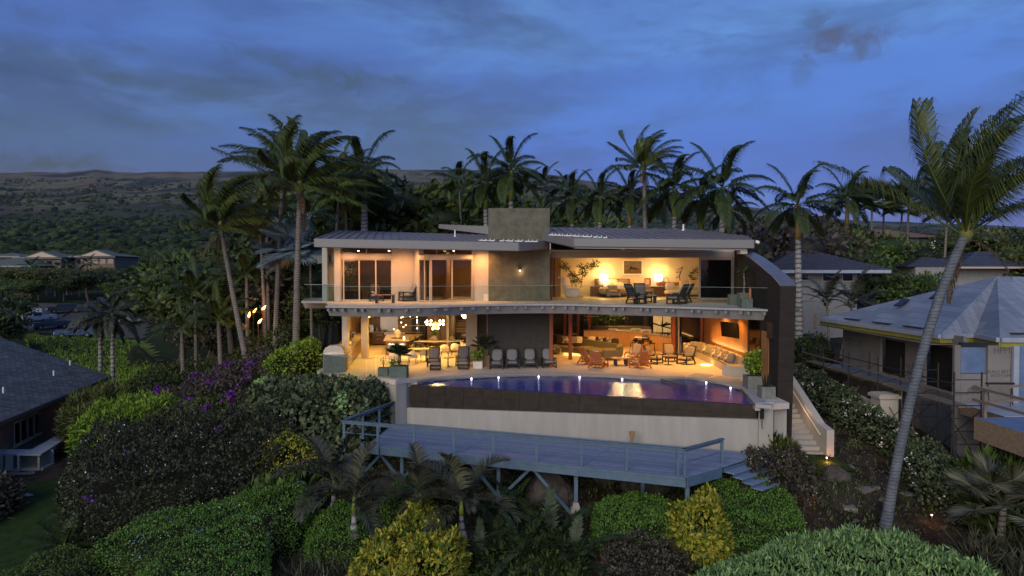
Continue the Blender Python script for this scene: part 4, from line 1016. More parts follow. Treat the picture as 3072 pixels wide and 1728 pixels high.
def make_stool():
 r = thing('bar_stool', 'x', 'stool')
 for sx in (-1, 1):
  for sy in (-1, 1): part('leg', B().tube([(sx * .22, sy * .2, 0), (sx * .15, sy * .14, .64)], .014, 6), 'black_metal', r)
 part('footrest', B().seg((-.2, -.18, .22), (.2, -.18, .22), .02, .02), 'black_metal', r)
 part('seat', B().cushion((0, 0, .68), (.42, .40, .07)), 'black_metal', r, True)
 part('backrest', B().box((0, .19, .88), (.40, .03, .30), rx=-.12).box((-.2, .10, .78), (.02, .18, .14)).box((.2, .10, .78), (.02, .18, .14)), 'black_metal', r)
 return r
def make_sofa_chair(wm='taupe_cushion', w=.86):
 r = thing('armchair', 'x', 'armchair')
 part('base', B().box((0, .02, .27), (w - .26, .74, .18)), wm, r)
 for s in (-1, 1): part('armrest', B().box((s * (w / 2 - .065), .02, .36), (.13, .78, .44)), wm, r)
 part('backrest', B().box((0, .36, .50), (w - .27, .14, .60), rx=-.1), wm, r)
 part('seat_cushion', B().cushion((0, -.05, .42), (w - .28, .66, .16), e=.3), wm, r, True)
 for sx in (-1, 1): part('leg', B().box((sx * (w / 2 - .1), -.3, .07), (.03, .03, .15)), 'steel', r)
 return r
lounge = Proto(make_lounge('lounge_chair', 'x')); lounge_t = Proto(make_lounge('lounge_chair', 'x', 'taupe_cushion', lumbar=False)); ottoman = Proto(make_ottoman())
side_t = Proto(make_round_table()); dining = Proto(make_dining()); wchair = Proto(make_woodchair()); stool = Proto(make_stool()); sofa_c = Proto(make_sofa_chair())
def at(px, py, z=0.0): q = P(px, py, z); return (q.x, q.y, z)
gl, gp = 'grey cushioned lounge chairs on the lower terrace', 'chairs'
for i, (px, py, lb) in enumerate(((1490, 1105, 'grey lounge chair at the left end of the row of four against the dark wall'), (1537, 1103.5, 'second grey lounge chair from the left in the row against the dark wall'),
  (1590, 1102.5, 'third grey lounge chair from the left in the row against the dark wall'), (1646, 1101.5, 'grey lounge chair at the right end of the row against the dark wall'))):
 lounge.put(at(px, py), R((-4, 3, 2, 6)[i]) * 1.0, lb, gl)
lounge.put(at(1302, 1098), R(3), 'grey lounge chair with footstool to the left of the little round table', gl)
lounge.put(at(1389, 1096), R(-2), 'grey lounge chair with footstool to the right of the little round table', gl)
ottoman.put(at(1306, 1109), R(3), 'footstool with lilac pad before the chair left of the little round table', 'footstools')
ottoman.put(at(1390, 1107), R(-2), 'footstool with lilac pad before the chair right of the little round table', 'footstools')
side_t.put(at(1344, 1099.5), 0, 'little round pedestal table between the two chairs with footstools')
side_t.put(at(2005, 1094), 0, 'round pedestal table among three taupe chairs in front of the curved bench')
lounge_t.put(at(1962, 1090), R(52), 'dark framed chair with taupe pads turned right, left of the round pedestal table', 'taupe lounge chairs round the pedestal table')
lounge_t.put(at(2010, 1084), R(0), 'dark framed chair with taupe pads facing the pool behind the round pedestal table', 'taupe lounge chairs round the pedestal table')
lounge_t.put(at(2058, 1092), R(-55), 'dark framed chair with taupe pads turned left, right of the round pedestal table', 'taupe lounge chairs round the pedestal table')
wchair.put(at(1768, 1092), R(115), 'red wooden armchair seen from the side, rear left of the low slatted table', 'red wooden armchairs')
wchair.put(at(1796, 1103), R(150), 'red wooden armchair with slatted back to the pool, front left of the low table', 'red wooden armchairs')
wchair.put(at(1900, 1084), R(-42), 'red wooden armchair with pale pad facing us, rear right of the low table', 'red wooden armchairs')
wchair.put(at(1918, 1103), R(-150), 'red wooden armchair with slatted back to the pool, front right of the low table', 'red wooden armchairs')
ct = thing('coffee_table', 'low wooden table with dark legs between the red wooden armchairs', 'table', at(1862, 1096))
part('tabletop', B().box((0, 0, .42), (1.1, .8, .05), rz=.1), 'chairwood', ct)
for sx in (-1, 1):
 for sy in (-1, 1): part('leg', B().box((sx * .30, sy * .24, .20), (.14, .05, .39)), 'charcoal', ct)
for (px, py, w, d, rz, z, lb) in ((1240, 1084, 2.9, 1.0, R(9), .76, 'long pale dining table nearest the pool, lit bright yellow'), (1312, 1056, 3.6, 1.1, R(4), .76, 'longer pale dining table behind, under the chandelier')):
 tb = thing('dining_table', lb, 'table', at(px, py), rz)
 part('tabletop', B().lathe([(.01, z - .05), (.93, z - .05), (1.0, z - .03), (1.0, z), (.01, z + .001)], n=28), 'tabletop', tb).scale = (w / 2, d / 2, 1)
 for s in (-1, 1): part('leg', B().box((s * w * .27, 0, (z - .05) / 2), (.12, d * .5, z - .055)), 'walnut', tb)
dl = 'white upholstered dining chairs'
for px, py, rz, lb in ((1180, 1090, -100, 'white dining chair at the near left end of the front dining table'), (1238, 1092, 176, 'white dining chair with its back to the pool at the front dining table, nearest'),
  (1274, 1083, 172, 'white dining chair, second from the left along the pool side of the front table'), (1300, 1077, 170, 'white dining chair half hidden behind the grey lounge chair with footstool'),
  (1334, 1071, 180, 'white dining chair at the rear table just left of the lounge chair by the column'), (1366, 1067, 178, 'white dining chair at the rear table close to the plaster column'),
  (1393, 1058, 90, 'white dining chair at the far right end of the rear dining table'), (1228, 1056, -10, 'white dining chair beyond the front table at its left'), (1256, 1049, -5, 'white dining chair between the kitchen island and the rear table'),
  (1300, 1044, 0, 'white dining chair beyond the rear table left of its flower pot'), (1352, 1043, 0, 'white dining chair beyond the rear table near the stairs')):
 dining.put(at(px, py), R(rz), lb, dl)
fp = thing('flower_pot', 'pale pot of trailing yellow green plant on the rear dining table', 'plant', (*at(1306, 1049)[:2], .765))
part('pot', B().lathe([(.11, 0), (.14, .2)], n=12), 'cream', fp)
bt = thing('bar_table', 'tall round bar table with dark top in front of the curved bar', 'table', at(1926, 1060))
part('tabletop', B().lathe([(.50, 1.02), (.55, 1.03), (.55, 1.055)], n=24), 'walnut', bt); part('pedestal', B().lathe([(.05, .02), (.05, 1.02)], n=10), 'black_metal', bt); part('base', B().lathe([(.3, 0), (.28, .02), (.06, .04)], n=16), 'black_metal', bt)
for px, py, rz, lb in ((1901, 1057, -80, 'black bar stool left of the tall round table'), (1921, 1067, 178, 'black bar stool with its back to the pool at the tall table'), (1937, 1053, 5, 'black bar stool behind the tall round table'), (1956, 1061, 75, 'black bar stool right of the tall round table')):
 stool.put(at(px, py), R(rz), lb, 'black bar stools at the tall table')
bar = thing('bar_counter', 'curved wooden bar counter with stone top, glasses and taps on it', 'bar')
cl = spline([Q(1752, 815, 49.6), Q(1861, 815, 49.3), Q(1935, 815, 47.3), Q(2018, 815, 44.7)], 6)
for i in range(0, len(cl) - 1, 2):
 s_ = cl[i:i + 3]; part('front_panel', B().strip(s_, offs(s_, .08), 0, 1.06), 'bar_wood', bar)
part('counter_top', B().strip(offs(cl, -.06), offs(cl, .65), 1.062, 1.10), 'granite', bar)
for i, (px, h, w) in enumerate(((1893, .15, .1), (1912, .22, .08), (1925, .14, .2), (1940, .2, .08), (1950, .12, .12), (1962, .2, .1), (1978, .1, .06), (1985, .12, .05), (1992, .10, .05), (2000, .12, .18), (2012, .22, .05))):
 k = min(range(len(cl)), key=lambda k: abs(1536 + cl[k].x / cl[k].y * F - px)); f = (px - 1536) / F; y = cl[k].y + .3
 o = obj('glassware', B().lathe([(w * .3, 0), (w * .5, h * .3), (w * .45, h)], n=8), M['steel'] if i % 2 else M['cream']); o.location = (f * y, y, 1.10)
 tag(o, ['low steel bowl', 'tall steel shaker', 'wide pale dish', 'steel tap on the bar', 'pale jar', 'steel ice bucket', 'small pale cup', 'small steel cup', 'little pale tumbler', 'broad steel tray', 'slim white bottle'][i] + ' standing on the curved bar, %s' % ('left half' if i < 5 else 'towards the red post' if i > 7 else 'middle'), 'glassware', 'glassware on the bar')
sofa = thing('sectional_sofa', 'long olive sectional sofa lit from below, curving left of the bar', 'sofa')
def mod(px0, py0, px1, py1, dep=1.0, back=False, end=False, m='olive_fabric'):
 a, c = P(px0, py0, .12), P(px1, py1, .12); A, C_ = Vector((a.x, a.y)), Vector((c.x, c.y)); d = (C_ - A).normalized(); n_ = Vector((-d.y, d.x))
 if n_.y < 0: n_ = -n_
 part('module_base', B().prism([A + d * .01, C_ - d * .01, C_ - d * .01 + n_ * dep, A + d * .01 + n_ * dep], .12, .34), m, sofa)
 mid = (A + C_) / 2 + n_ * dep / 2; part('seat_cushion', B().cushion((mid.x, mid.y, .42), ((C_ - A).length - .03, dep, .2), rz=math.atan2(d.y, d.x), e=.25), m, sofa, True)
mod(1650, 1058, 1682, 1058); mod(1683, 1058, 1716, 1059); mod(1717, 1059, 1748, 1063, 1.3); mod(1749, 1064, 1782, 1069, 1.3); mod(1783, 1069, 1812, 1074, 1.2)
a, c = P(1812, 1076, .12), P(1862, 1076, .12)
part('end_module', B().prism([xy(a), xy(c), (c.x + .35, c.y + 1.5), (a.x + .1, a.y + 1.4)], .12, .62), 'olive_fabric', sofa)
part('backrest', B().prism([(c.x - .25, c.y + .15), (c.x, c.y), (c.x + .42, c.y + 1.6), (c.x + .15, c.y + 1.8)], .12, .82), 'olive_fabric', sofa)
part('backrest', B().prism([(c.x + .15, c.y + 1.8), (c.x + .40, c.y + 1.6), (3.2, 50.0), (3.0, 49.8)][::1], .12, .80), 'olive_fabric', sofa)
lamp('underglow', 'AREA', (4.6, 44.8, .10), 60, (1, .62, .12), 2.4, (0, 0, 0)); lamp('underglow', 'AREA', (6.4, 43.4, .10), 40, (1, .62, .12), 1.6, (0, 0, 0))
pil = [(1678, 1036, 'brown_fabric', 'brown'), (1695, 1036, 'pattern_fabric', 'black and cream patterned'), (1722, 1034, 'taupe_cushion', 'taupe'), (1737, 1034, 'cream', 'cream'), (1752, 1033, 'brown_fabric', 'brown'), (1776, 1033, 'cream', 'brightly lit cream'), (1797, 1034, 'brown_fabric', 'brown'),
 (1806, 1037, 'pattern_fabric', 'black and cream patterned'), (1819, 1037, 'brown_fabric', 'brown'), (1830, 1041, 'pattern_fabric', 'black and cream patterned'), (1845, 1043, 'brown_fabric', 'brown')]
pillow_places = ['at the left end of the olive sofa', 'just left of the red post on the sofa', 'right of the red post on the sofa', 'next to the taupe one behind the red post', 'on the middle of the olive sofa', 'in the bend of the olive sofa', 'right of the bright cream one on the sofa', 'on the right bend of the sofa', 'between two patterned ones on the sofa', 'second from the right end of the sofa', 'at the right end of the sofa']
for i, (px, py, m, cn) in enumerate(pil):
 Y = 46.6 - max(0, px - 1790) * .022; q = Q(px, py, Y)
 o = obj('cushion', B().cushion((0, 0, 0), (.50, .20, .46), rx=-.3), M[m], smooth=True); o.location = (q.x, q.y, .72); o.rotation_euler = (0, 0, R(random.uniform(-18, 18)))
 tag(o, '%s cushion %s' % (cn, pillow_places[i]), 'cushion', 'cushions on the sectional sofa')
bench = thing('wall_bench', 'long built-in plaster bench with taupe pad along the wood wall', 'bench', (10, 38, 0))
fr_ = spline([P(2072, 1068), P(2100, 1077), P(2155, 1104), P(2192, 1126), P(2242, 1129)], 6)
bk_ = [Vector((10.9, 43.4)), Vector((11.9, 42.4)), Vector((12.05, 39.0)), Vector((12.05, 36.6)), Vector((12.05, 35.9))]; bk_ = spline(bk_, 6)
obj('bench_base', B().strip(fr_, bk_, 0, .36), M['stucco'], bench, world=True)
obj('seat_pad', B().strip([p + (q - p) * .03 for p, q in zip(fr_, bk_)], [p + (q - p) * .97 for p, q in zip(fr_, bk_)], .361, .47), M['taupe_cushion'], bench, world=True)
obj('bench_back', B().strip(bk_, offs(bk_, .0) and [p + Vector((.36, .04)) for p in bk_], 0, .86), M['stucco'], bench, world=True)
a = P(2200, 1128); obj('bench_end', B().prism([xy(P(2203, 1129)), xy(P(2249, 1131)), (12.41, 35.6), (12.0, 35.95), (11.0, 35.6)], 0, .50), M['stucco'], bench, world=True)
obj('bench_end', B().prism([xy(P(2232, 1127)), xy(P(2250, 1128)), (12.41, 35.9), (12.0, 35.9)], .501, .86), M['stucco'], bench, world=True)
lamp('bench_glow', 'AREA', (12.2, 39.5, 1.0), 40, (1, .55, .18), .5, (R(180), 0, 0)).scale = (.4, 11, 1)
lamp('bench_toe_glow', 'AREA', (11.2, 39.3, .05), 22, (1, .6, .15), .5, (0, 0, 0))
bp_ = [('pattern_fabric', 'patterned', .02), ('stripe_fabric', 'striped', .07), ('taupe_cushion', 'plain taupe', .12), ('stripe_fabric', 'striped', .20), ('pattern_fabric', 'patterned', .30), ('stripe_fabric', 'striped', .36), ('taupe_cushion', 'plain taupe', .47), ('pattern_fabric', 'patterned', .56), ('stripe_fabric', 'striped', .62), ('pattern_fabric', 'patterned', .71), ('taupe_cushion', 'plain taupe', .77), ('pattern_fabric', 'patterned', .88), ('grey_cushion', 'dark grey', .93)]
nth = ['first', 'second', 'third', 'fourth', 'fifth', 'sixth', 'seventh', 'eighth', 'ninth', 'tenth', 'eleventh', 'twelfth', 'last']
LB = length(bk_)
for i, (m, cn, s) in enumerate(bp_):
 p, d = along(bk_, LB * (.06 + s * .9)); sm = .44 if cn == 'patterned' else .56
 o = obj('cushion', B().cushion((0, 0, 0), (sm, .2, sm), rx=-.25), M[m], smooth=True); o.location = (p.x - .26 - (.12 if cn == 'patterned' else 0), p.y - .08, .48 + sm / 2 - .02); o.rotation_euler = (0, 0, math.atan2(d.y, d.x) + R(18) if i > 2 else R(-20))
 tag(o, '%s cushion, %s from the far end of the curved wall bench' % (cn, nth[i]), 'cushion', 'cushions on the wall bench')
tv = thing('television', 'black flat television on a bracket on the wood wall', 'television', (12.1, 37.9, 2.15), R(-70))
part('screen', B().box((0, 0, 0), (1.45, .06, .84), rx=.12), 'tv_black', tv); part('bracket', B().box((.0, .18, 0), (.2, .3, .3)), 'charcoal', tv)
pt = thing('indoor_planter', 'low brown planter box with tropical plants in front of the dark rear wall', 'planter', (7.6, 55, 0))
a, c = Q(1778, 990, 53.5), Q(1952, 990, 53.5); part('box', B().hexa([(a.x - 7.2, -1.5, .5), (c.x - 7.6, -1.5, .5), (c.x - 7.6, 0, .5), (a.x - 7.2, 0, .5), (a.x - 7.6, -1.5, 1.05), (c.x - 7.6, -1.5, 1.05), (c.x - 7.6, 0, 1.05), (a.x - 7.6, 0, 1.05)]), 'tan_box', pt)
fs_ = thing('floating_stairs', 'floating pale treads with a slanted handrail at the back of the lounge', 'stairs', (6.6, 57, 0))
for k in range(5): part('tread', B().box((-.15 - k * .14 + .35, .2 + k * .3, 1.35 + k * .27), (1.55 - k * .2, .3, .06)), 'white_paint', fs_)
part('handrail', B().seg((-.15, 0, 3.0), (.45, 0, 2.4), .05, .06), 'glow_warm', fs_)
on = thing('onyx_screen', 'backlit veined golden stone panel with dark metal sculpture at the rear', 'panel', (0, 0, 0))
onm = mat('onyx', (.75, .5, .2), .3, c2=(.25, .13, .04), scale=3, stretch=(3, 1, .35), detail=9, emit=(1, .60, .20), es=.28)
a, c = Q(1960, 815, 51.5), Q(2013, 815, 51.5)
for k in range(2): part('panel', B().bx(a.x + (c.x - a.x) * k * .5 + .02, a.x + (c.x - a.x) * (k + 1) * .5 - .02, 51.4, 51.5, .8, H1 - .47), onm, on)
b = B(); q = Q(1984, 978, 51.0); rs = random.Random(4)
for k in range(7): a_ = rs.uniform(0, 6.28); b.seg((q.x, q.y, q.z), (q.x + .8 * math.cos(a_), q.y, q.z + .35 * math.sin(a_)), .05, .09)
b.seg((q.x + .1, q.y, .8), (q.x + .1, q.y, 3.2), .05, .05); tag(obj('metal_sculpture', b, M['charcoal']), 'dark branching metal sculpture hanging before the golden panel', 'sculpture')
gt = thing('games_table', 'large dark oval table with pale seats behind the bar', 'table', (8.6, 51.2, 0))
part('tabletop', B().lathe([(1.1, .90), (1.2, .93), (1.2, .98)], n=20), 'granite', gt); part('base', B().lathe([(.4, 0), (.4, .9)], n=12), 'walnut', gt)
for dx, dy in ((-1.5, -.2), (-.9, .9), (0, -1.1), (.9, .9), (1.5, 0)):
 o = obj('bench_seat', B().cushion((0, 0, .95), (.8, .4, .16)).box((0, 0, .44), (.7, .3, .88)), M['cream']); o.location = (8.6 + dx, 51.2 + dy, 0)
 tag(o, 'pale padded seat at the dark oval table behind the bar, %s' % {-1.5: 'leftmost', -.9: 'rear left', 0: 'in front', .9: 'rear right', 1.5: 'rightmost'}[dx], 'seat', 'pale seats at the oval table')
kc = thing('kitchen_counter', 'long L-shaped kitchen counter with wood drawers and stone top', 'counter', (-10, 44, 0))
c0, c1 = P(1036, 1117), P(1099, 1038); A, C_ = Vector(xy(c0)), Vector(xy(c1)); d = (C_ - A).normalized(); n_ = Vector((-d.y, d.x)); L_ = (C_ - A).length
if n_.x > 0: n_ = -n_
def kp(nm, b, m, **k): return obj(nm, b, M[m], kc, world=True, **k)
kp('end_block', B().prism([xy(P(969, 1119)), tuple(A), tuple(A + d * 1.1), (P(969, 1119).x - .1, A.y + 1.1)], 0, .93), 'planter')
s = 1.12; i = 0
while s < L_ - .6:
 w = 1.15 if i < 2 else .95
 kp('drawer_front', B().prism([A + d * s, A + d * (s + w - .03), A + d * (s + w - .03) + n_ * .9, A + d * s + n_ * .9], .1, .90), 'stucco' if i < 2 else 'walnut_h')
 kp('handle', B().seg((*(A + d * (s + .3) - n_ * .03), .70), (*(A + d * (s + w - .35) - n_ * .03), .70), .03, .03), 'brass')
 s += w; i += 1
kp('counter_top', B().prism([A - n_ * .03, A + d * L_ - n_ * .03, A + d * L_ + n_ * 1.0, A + n_ * 1.1], .931, .97), 'granite')
yk = 49.75
for x0, x1, nm in ((-10.2, -9.15, 'drawer_front'), (-8.95, -7.75, 'drawer_front'), (-7.0, -6.6, 'drawer_front')): kp(nm, B().bx(x0, x1 - .03, yk, 50.4, .1, .9), 'walnut'); kp('handle', B().seg((x0 + .3, yk - .03, .75), (x1 - .35, yk - .03, .75), .03, .03), 'steel'); kp('handle', B().seg((x0 + .3, yk - .03, .45), (x1 - .35, yk - .03, .45), .03, .03), 'steel')
kp('counter_top', B().bx(-10.55, -6.5, yk - .03, 50.6, .931, .97), 'granite')
st_ = thing('kitchen_range', 'wide steel cooking range with knobs under the hood', 'stove', (-8.55, 49.7, 0)); part('oven', B().bx(-.42, .42, -.04, .6, .1, .90), 'walnut', st_); part('control_panel', B().bx(-.75, .75, -.07, .0, .78, .95), 'steel', st_)
for k in range(6): part('knob', B().tube([(-.55 + k * .22, -.08, .86), (-.55 + k * .22, -.13, .86)], .035, 8), 'black_metal', st_)
hd = thing('range_hood', 'steel range hood and backsplash between lit glass cabinets', 'hood', (-8.5, 50.3, 0)); a, c = Q(1139, 815, 50.3), Q(1192, 815, 50.3)
part('backsplash', B().bx(a.x + 8.5, c.x + 8.5, .2, .28, .98, 2.1), 'steel', hd); part('hood', B().bx(a.x + 8.5, c.x + 8.5, -.3, .28, 2.12, 3.2), 'steel', hd)
for nm, x0, x1, lb in (('wall_cabinet', 1088, 1136, 'glass fronted wall cabinet lit orange inside, left of the steel hood'), ('wall_cabinet', 1194, 1226, 'narrower glass fronted wall cabinet right of the steel hood')):
 a, c = Q(x0, 815, 50.2), Q(x1, 815, 50.2); cb_ = thing(nm, lb, 'cabinet', (a.x, 50.2, 1.95)); w = c.x - a.x
 part('carcass', B().bx(0, w, .3, .36, 0, 1.25).bx(0, .04, 0, .3, 0, 1.25).bx(w - .04, w, 0, .3, 0, 1.25).bx(.041, w - .041, 0, .3, 0, .04), 'tan', cb_); part('pane', B().bx(.05, w - .05, -.02, -.01, .03, 1.2), 'glass_clear', cb_)
 for k in range(7): part('glassware', B().lathe([(.03, 0), (.05, .12)], (.15 + k * (w - .3) / 6, .15, .05 + .55 * (k % 2)), 8), 'glow_warm' if k in (2, 5) else 'cream', cb_)
 part('shelf', B().bx(.045, w - .045, .02, .29, .56, .585), 'walnut_h', cb_); lamp('cabinet_light', 'POINT', (a.x + w / 2, 50.3, 3.05), 7, (1, .62, .25), .05)
fg = thing('refrigerator', 'tall dark steel refrigerator at the end of the kitchen wall', 'fridge', (-6.3, 50.0, 0)); a, c = Q(1233, 815, 50), Q(1276, 815, 50)
w0, w1 = a.x + 6.3, c.x + 6.3; part('body', B().bx(w0, w1, .03, .6, 0, 2.5), 'walnut', fg)
part('door', B().bx(w0 + .08, (w0 + w1) / 2 - .01, -.03, .029, .1, 2.2), 'charcoal', fg); part('door', B().bx((w0 + w1) / 2 + .01, w1 - .06, -.03, .029, .1, 2.2), 'charcoal', fg)
for s in (-.06, .06): part('handle', B().bx((w0 + w1) / 2 + s - .012, (w0 + w1) / 2 + s + .012, -.08, -.05, .6, 1.8), 'steel', fg)
pn = thing('tall_cabinet', 'tall flat tan cabinet wall behind the chandelier', 'cabinet', (-5.5, 49.6, 0)); a, c = Q(1281, 815, 49.6), Q(1342, 815, 49.6); w = (c.x - a.x) / 3
for k in range(3): part('door', B().bx(a.x + 5.5 + k * w + .01, a.x + 5.5 + (k + 1) * w - .01, 0, .5, .05, 3.2), 'tan', pn)
isl = thing('kitchen_island', 'kitchen island with pale stone top and pink-brown cabinets', 'island', (-7.6, 46, 0))
I = [Vector(xy(P(1150, 1022, .95))), Vector(xy(P(1226, 1022, .95))), Vector(xy(P(1272, 1002.5, .95))), Vector(xy(P(1160, 1002.5, .95)))]
obj('counter_top', B().prism(I, .90, .95), M['granite'], isl, world=True)
J = [I[0] + Vector((.12, .1)), I[1] + Vector((-.2, .1)), I[1] + Vector((-.2, 3.3)), I[0] + Vector((.05, 3.3))]
obj('cabinet', B().prism(J, 0, .898), M['walnut_h'], isl, world=True)
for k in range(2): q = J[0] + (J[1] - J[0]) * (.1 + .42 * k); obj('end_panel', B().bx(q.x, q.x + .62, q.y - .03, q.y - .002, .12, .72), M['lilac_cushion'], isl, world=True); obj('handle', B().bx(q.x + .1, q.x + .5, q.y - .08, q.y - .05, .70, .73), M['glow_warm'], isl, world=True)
for k in range(3):
 o = stool.put((I[1].x + .15 + k * .22, I[1].y + .9 + k * .95, 0), R(90), 'black stool under the right side of the kitchen island, %s' % ('nearest', 'middle', 'farthest')[k], 'stools at the kitchen island')
def small(nm, b, m, loc, lb, cat, group=None, smooth=True):
 o = obj(nm, b, M[m] if isinstance(m, str) else m, smooth=smooth); o.location = loc; return tag(o, lb, cat, group)
q = P(1193, 1014, .95); small('ceramic_head', B().lathe([(.16, 0), (.10, .05), (.19, .25), (.2, .4), (.12, .5), (.03, .53)], n=14), 'cream', (q.x, q.y, .99), 'pale ceramic head on a wooden tray on the kitchen island', 'sculpture')
small('tray', B().lathe([(.40, 0), (.44, .03)], n=20), 'walnut', (q.x, q.y, .951), 'round wooden tray under the ceramic head', 'tray')
q = P(1212, 1016, .95); small('candle', B().lathe([(.05, 0), (.05, .13)], n=8), 'glow_warm', (q.x, q.y, .951), 'small lit candle on the kitchen island beside the tray', 'candle')
for px, nm, b, m, lb, cat in ((1114, 'coffee_machine', B().box((0, 0, .05), (.3, .3, .08)).box((0, .12, .25), (.28, .1, .5)).box((0, 0, .45), (.3, .3, .12)), 'steel', 'steel coffee machine on the back counter', 'coffee machine'),
  (1131, 'kettle', B().lathe([(.10, 0), (.13, .12), (.06, .3), (.07, .36)], n=10), 'steel', 'steel kettle right of the coffee machine', 'kettle'), (1091, 'black_appliance', B().box((0, 0, .25), (.45, .35, .5)), 'black_metal', 'black appliance in the kitchen corner', 'appliance'),
  (1148, 'cooking_pot', B().lathe([(.14, 0), (.15, .14)], n=12), 'steel', 'steel pot on the range', 'pot')):
 q = Q(px, 990, 50.0); small(nm, b, m, (q.x, 50.05, .971), lb, cat, smooth=False)
def oncounter(s, off=.45): p = A + d * s + n_ * off; return (p.x, p.y, .971)
small('kitchen_tap', B().tube([(0, 0, 0), (0, 0, .42), (.06, 0, .52), (.18, 0, .55), (.28, 0, .5), (.3, 0, .36)], .022, 8), 'steel', oncounter(7.2), 'curved steel tap over the sink of the long counter', 'tap')
small('kitchen_tap', B().tube([(0, 0, 0), (0, 0, .3), (.05, 0, .38), (.15, 0, .4), (.22, 0, .3)], .02, 8), 'steel', oncounter(3.4), 'smaller steel tap behind the barbecue hood', 'tap')
for s, lb in ((5.8, 'black knife block left of the tall tap'), (9.0, 'black knife block right of the tall tap')):
 b = B().box((0, 0, .13), (.2, .24, .26)); rs = random.Random(int(s))
 for k in range(5): b.seg((rs.uniform(-.08, .08), 0, .25), (rs.uniform(-.2, .2), 0, .48), .02, .04)
 small('knife_block', b, 'charcoal', oncounter(s, .6), lb, 'knife block', smooth=False)
pc = small('planter_pot', B().lathe([(.14, 0), (.18, .22)], n=12), 'cream', oncounter(4.3, .3), 'white pot of leafy herbs on the long counter', 'pot')
bq = thing('barbecue_grill', 'domed stainless barbecue grill built into the counter end', 'grill', (*(A + d * .75 + n_ * .62), .97))
b = B()
prf = [(-.55, .0), (-.55, .12), (-.42, .32), (-.2, .44), (.15, .44), (.4, .36), (.55, .15), (.55, .0)]
vs = [(x, -.36, z) for x, z in prf] + [(x, .36, z) for x, z in prf]; n = 8
b.add(vs, [tuple(range(n - 1, -1, -1)), tuple(range(n, 2 * n))] + [(i, (i + 1) % n, n + (i + 1) % n, n + i) for i in range(n)])
part('hood', b, 'steel', bq); part('tray', B().box((0, 0, -.012), (1.25, .85, .022)), 'steel', bq); part('handle', B().seg((.62, -.25, .2), (.62, .25, .2), .03, .03), 'steel', bq)
sc_ = thing('wire_light_sculpture', 'wire pendant with small white balls hanging over the kitchen island', 'pendant lamp', (*Q(1235, 980, 46)[:2], 2.0))
pts = [(-.7, .28), (-.1, .36), (-.12, .5), (.35, .62), (.36, .3), (.36, .1), (.36, -.05), (.9, -.04), (.36, -.45), (-.55, -.35), (-.4, -.22), (-1.2, -.5), (-.7, -.05)]
for x, z in pts: part('ball', B().lathe([(.01, -.035), (.035, -.02), (.035, .02), (.01, .035)], (x, 0, z), 8), 'glow_bulb', sc_)
part('rods', B().seg((-.9, 0, .22), (-.1, 0, .36), .02, .02).seg((-.15, 0, .12), (.35, 0, .35), .02, .02).seg((-1.1, 0, -.28), (.9, 0, -.25), .02, .02).seg((.36, 0, -.45), (.36, 0, .6), .015, .015).seg((-.1, 0, .3), (-.1, 0, 1.25), .012, .012), 'brass', sc_)
chd = thing('chandelier', 'brass chandelier with twelve glowing glass shades over the dining tables', 'chandelier', (*Q(1306, 975, 43.3)[:2], 0)); zq = lambda py: Q(1306, py, 43.3).z
f_ = 43.3 / F
part('stem', B().box((0, 0, zq(976)), (.07, .07, .5)).seg((0, 0, zq(962)), (0, 0, H1 - .5), .015, .015), 'brass', chd)
part('arm', B().seg((-26 * f_, 0, zq(969)), (26 * f_, 0, zq(969)), .03, .03), 'brass', chd)
for (px, py) in ((1282, 963), (1292, 963), (1282, 972), (1292, 972.5), (1321, 962), (1330, 963), (1321, 971), (1330, 972.5), (1299, 976), (1314, 976), (1299, 985.5), (1313, 985.5)):
 part('shade', B().lathe([(.02, -.08), (.055, -.05), (.07, 0), (.05, .05), (.02, .08)], ((px - 1306) * f_, random.Random(px + py).uniform(-.25, .25), zq(py)), 10), 'glow_bulb', chd, True)
lamp('chandelier_light', 'POINT', (*Q(1306, 980, 43.2)[:2], 1.9), 200, (1, .64, .16), .35)
pl2 = thing('pendant_lamp', 'square lantern ceiling lamp glowing over the inner stairs', 'pendant lamp', Q(1401, 950, 52)); part('shade', B().hexa([(-.25, -.25, -.12), (.25, -.25, -.12), (.25, .25, -.12), (-.25, .25, -.12), (-.42, -.42, .12), (.42, -.42, .12), (.42, .42, .12), (-.42, .42, .12)]), 'glow_warm', pl2); part('stem', B().box((0, 0, .3), (.03, .03, .35)), 'brass', pl2)
td = thing('breakfast_table', 'small dark table with black chairs at the foot of the inner stairs', 'table', (-3.0, 49.4, 0)); part('tabletop', B().box((0, 0, .74), (1.6, .8, .04)), 'black_metal', td); part('pedestal', B().box((0, 0, .36), (.1, .1, .72)), 'black_metal', td)
for x in (-.8, .1, .8): stool.put((-3.0 + x, 48.7, 0), R(180), 'black high chair at the small dark table by the inner stairs, %s' % {-.8: 'left', .1: 'middle', .8: 'right'}[x], 'black chairs in the passage')
def planter(px, py, w, d_, h, lb, m='planter', z=0.0, rz=0.0, name='planter_box'):
 q = P(px, py, z); r = thing(name, lb, 'planter', (q.x, q.y + d_ / 2, z), rz)
 part('box', B().bx(-w / 2, w / 2, -d_ / 2, d_ / 2, 0, h - .04).bx(-w / 2, w / 2, -d_ / 2, -d_ / 2 + .04, h - .039, h).bx(-w / 2, w / 2, d_ / 2 - .04, d_ / 2, h - .039, h).bx(-w / 2, -w / 2 + .04, -d_ / 2 + .041, d_ / 2 - .041, h - .039, h).bx(w / 2 - .04, w / 2, -d_ / 2 + .041, d_ / 2 - .041, h - .039, h), m, r)
 part('soil', B().bx(-w / 2 + .045, w / 2 - .045, -d_ / 2 + .045, d_ / 2 - .045, h - .038, h - .02), 'soil', r); return r
PL = {}
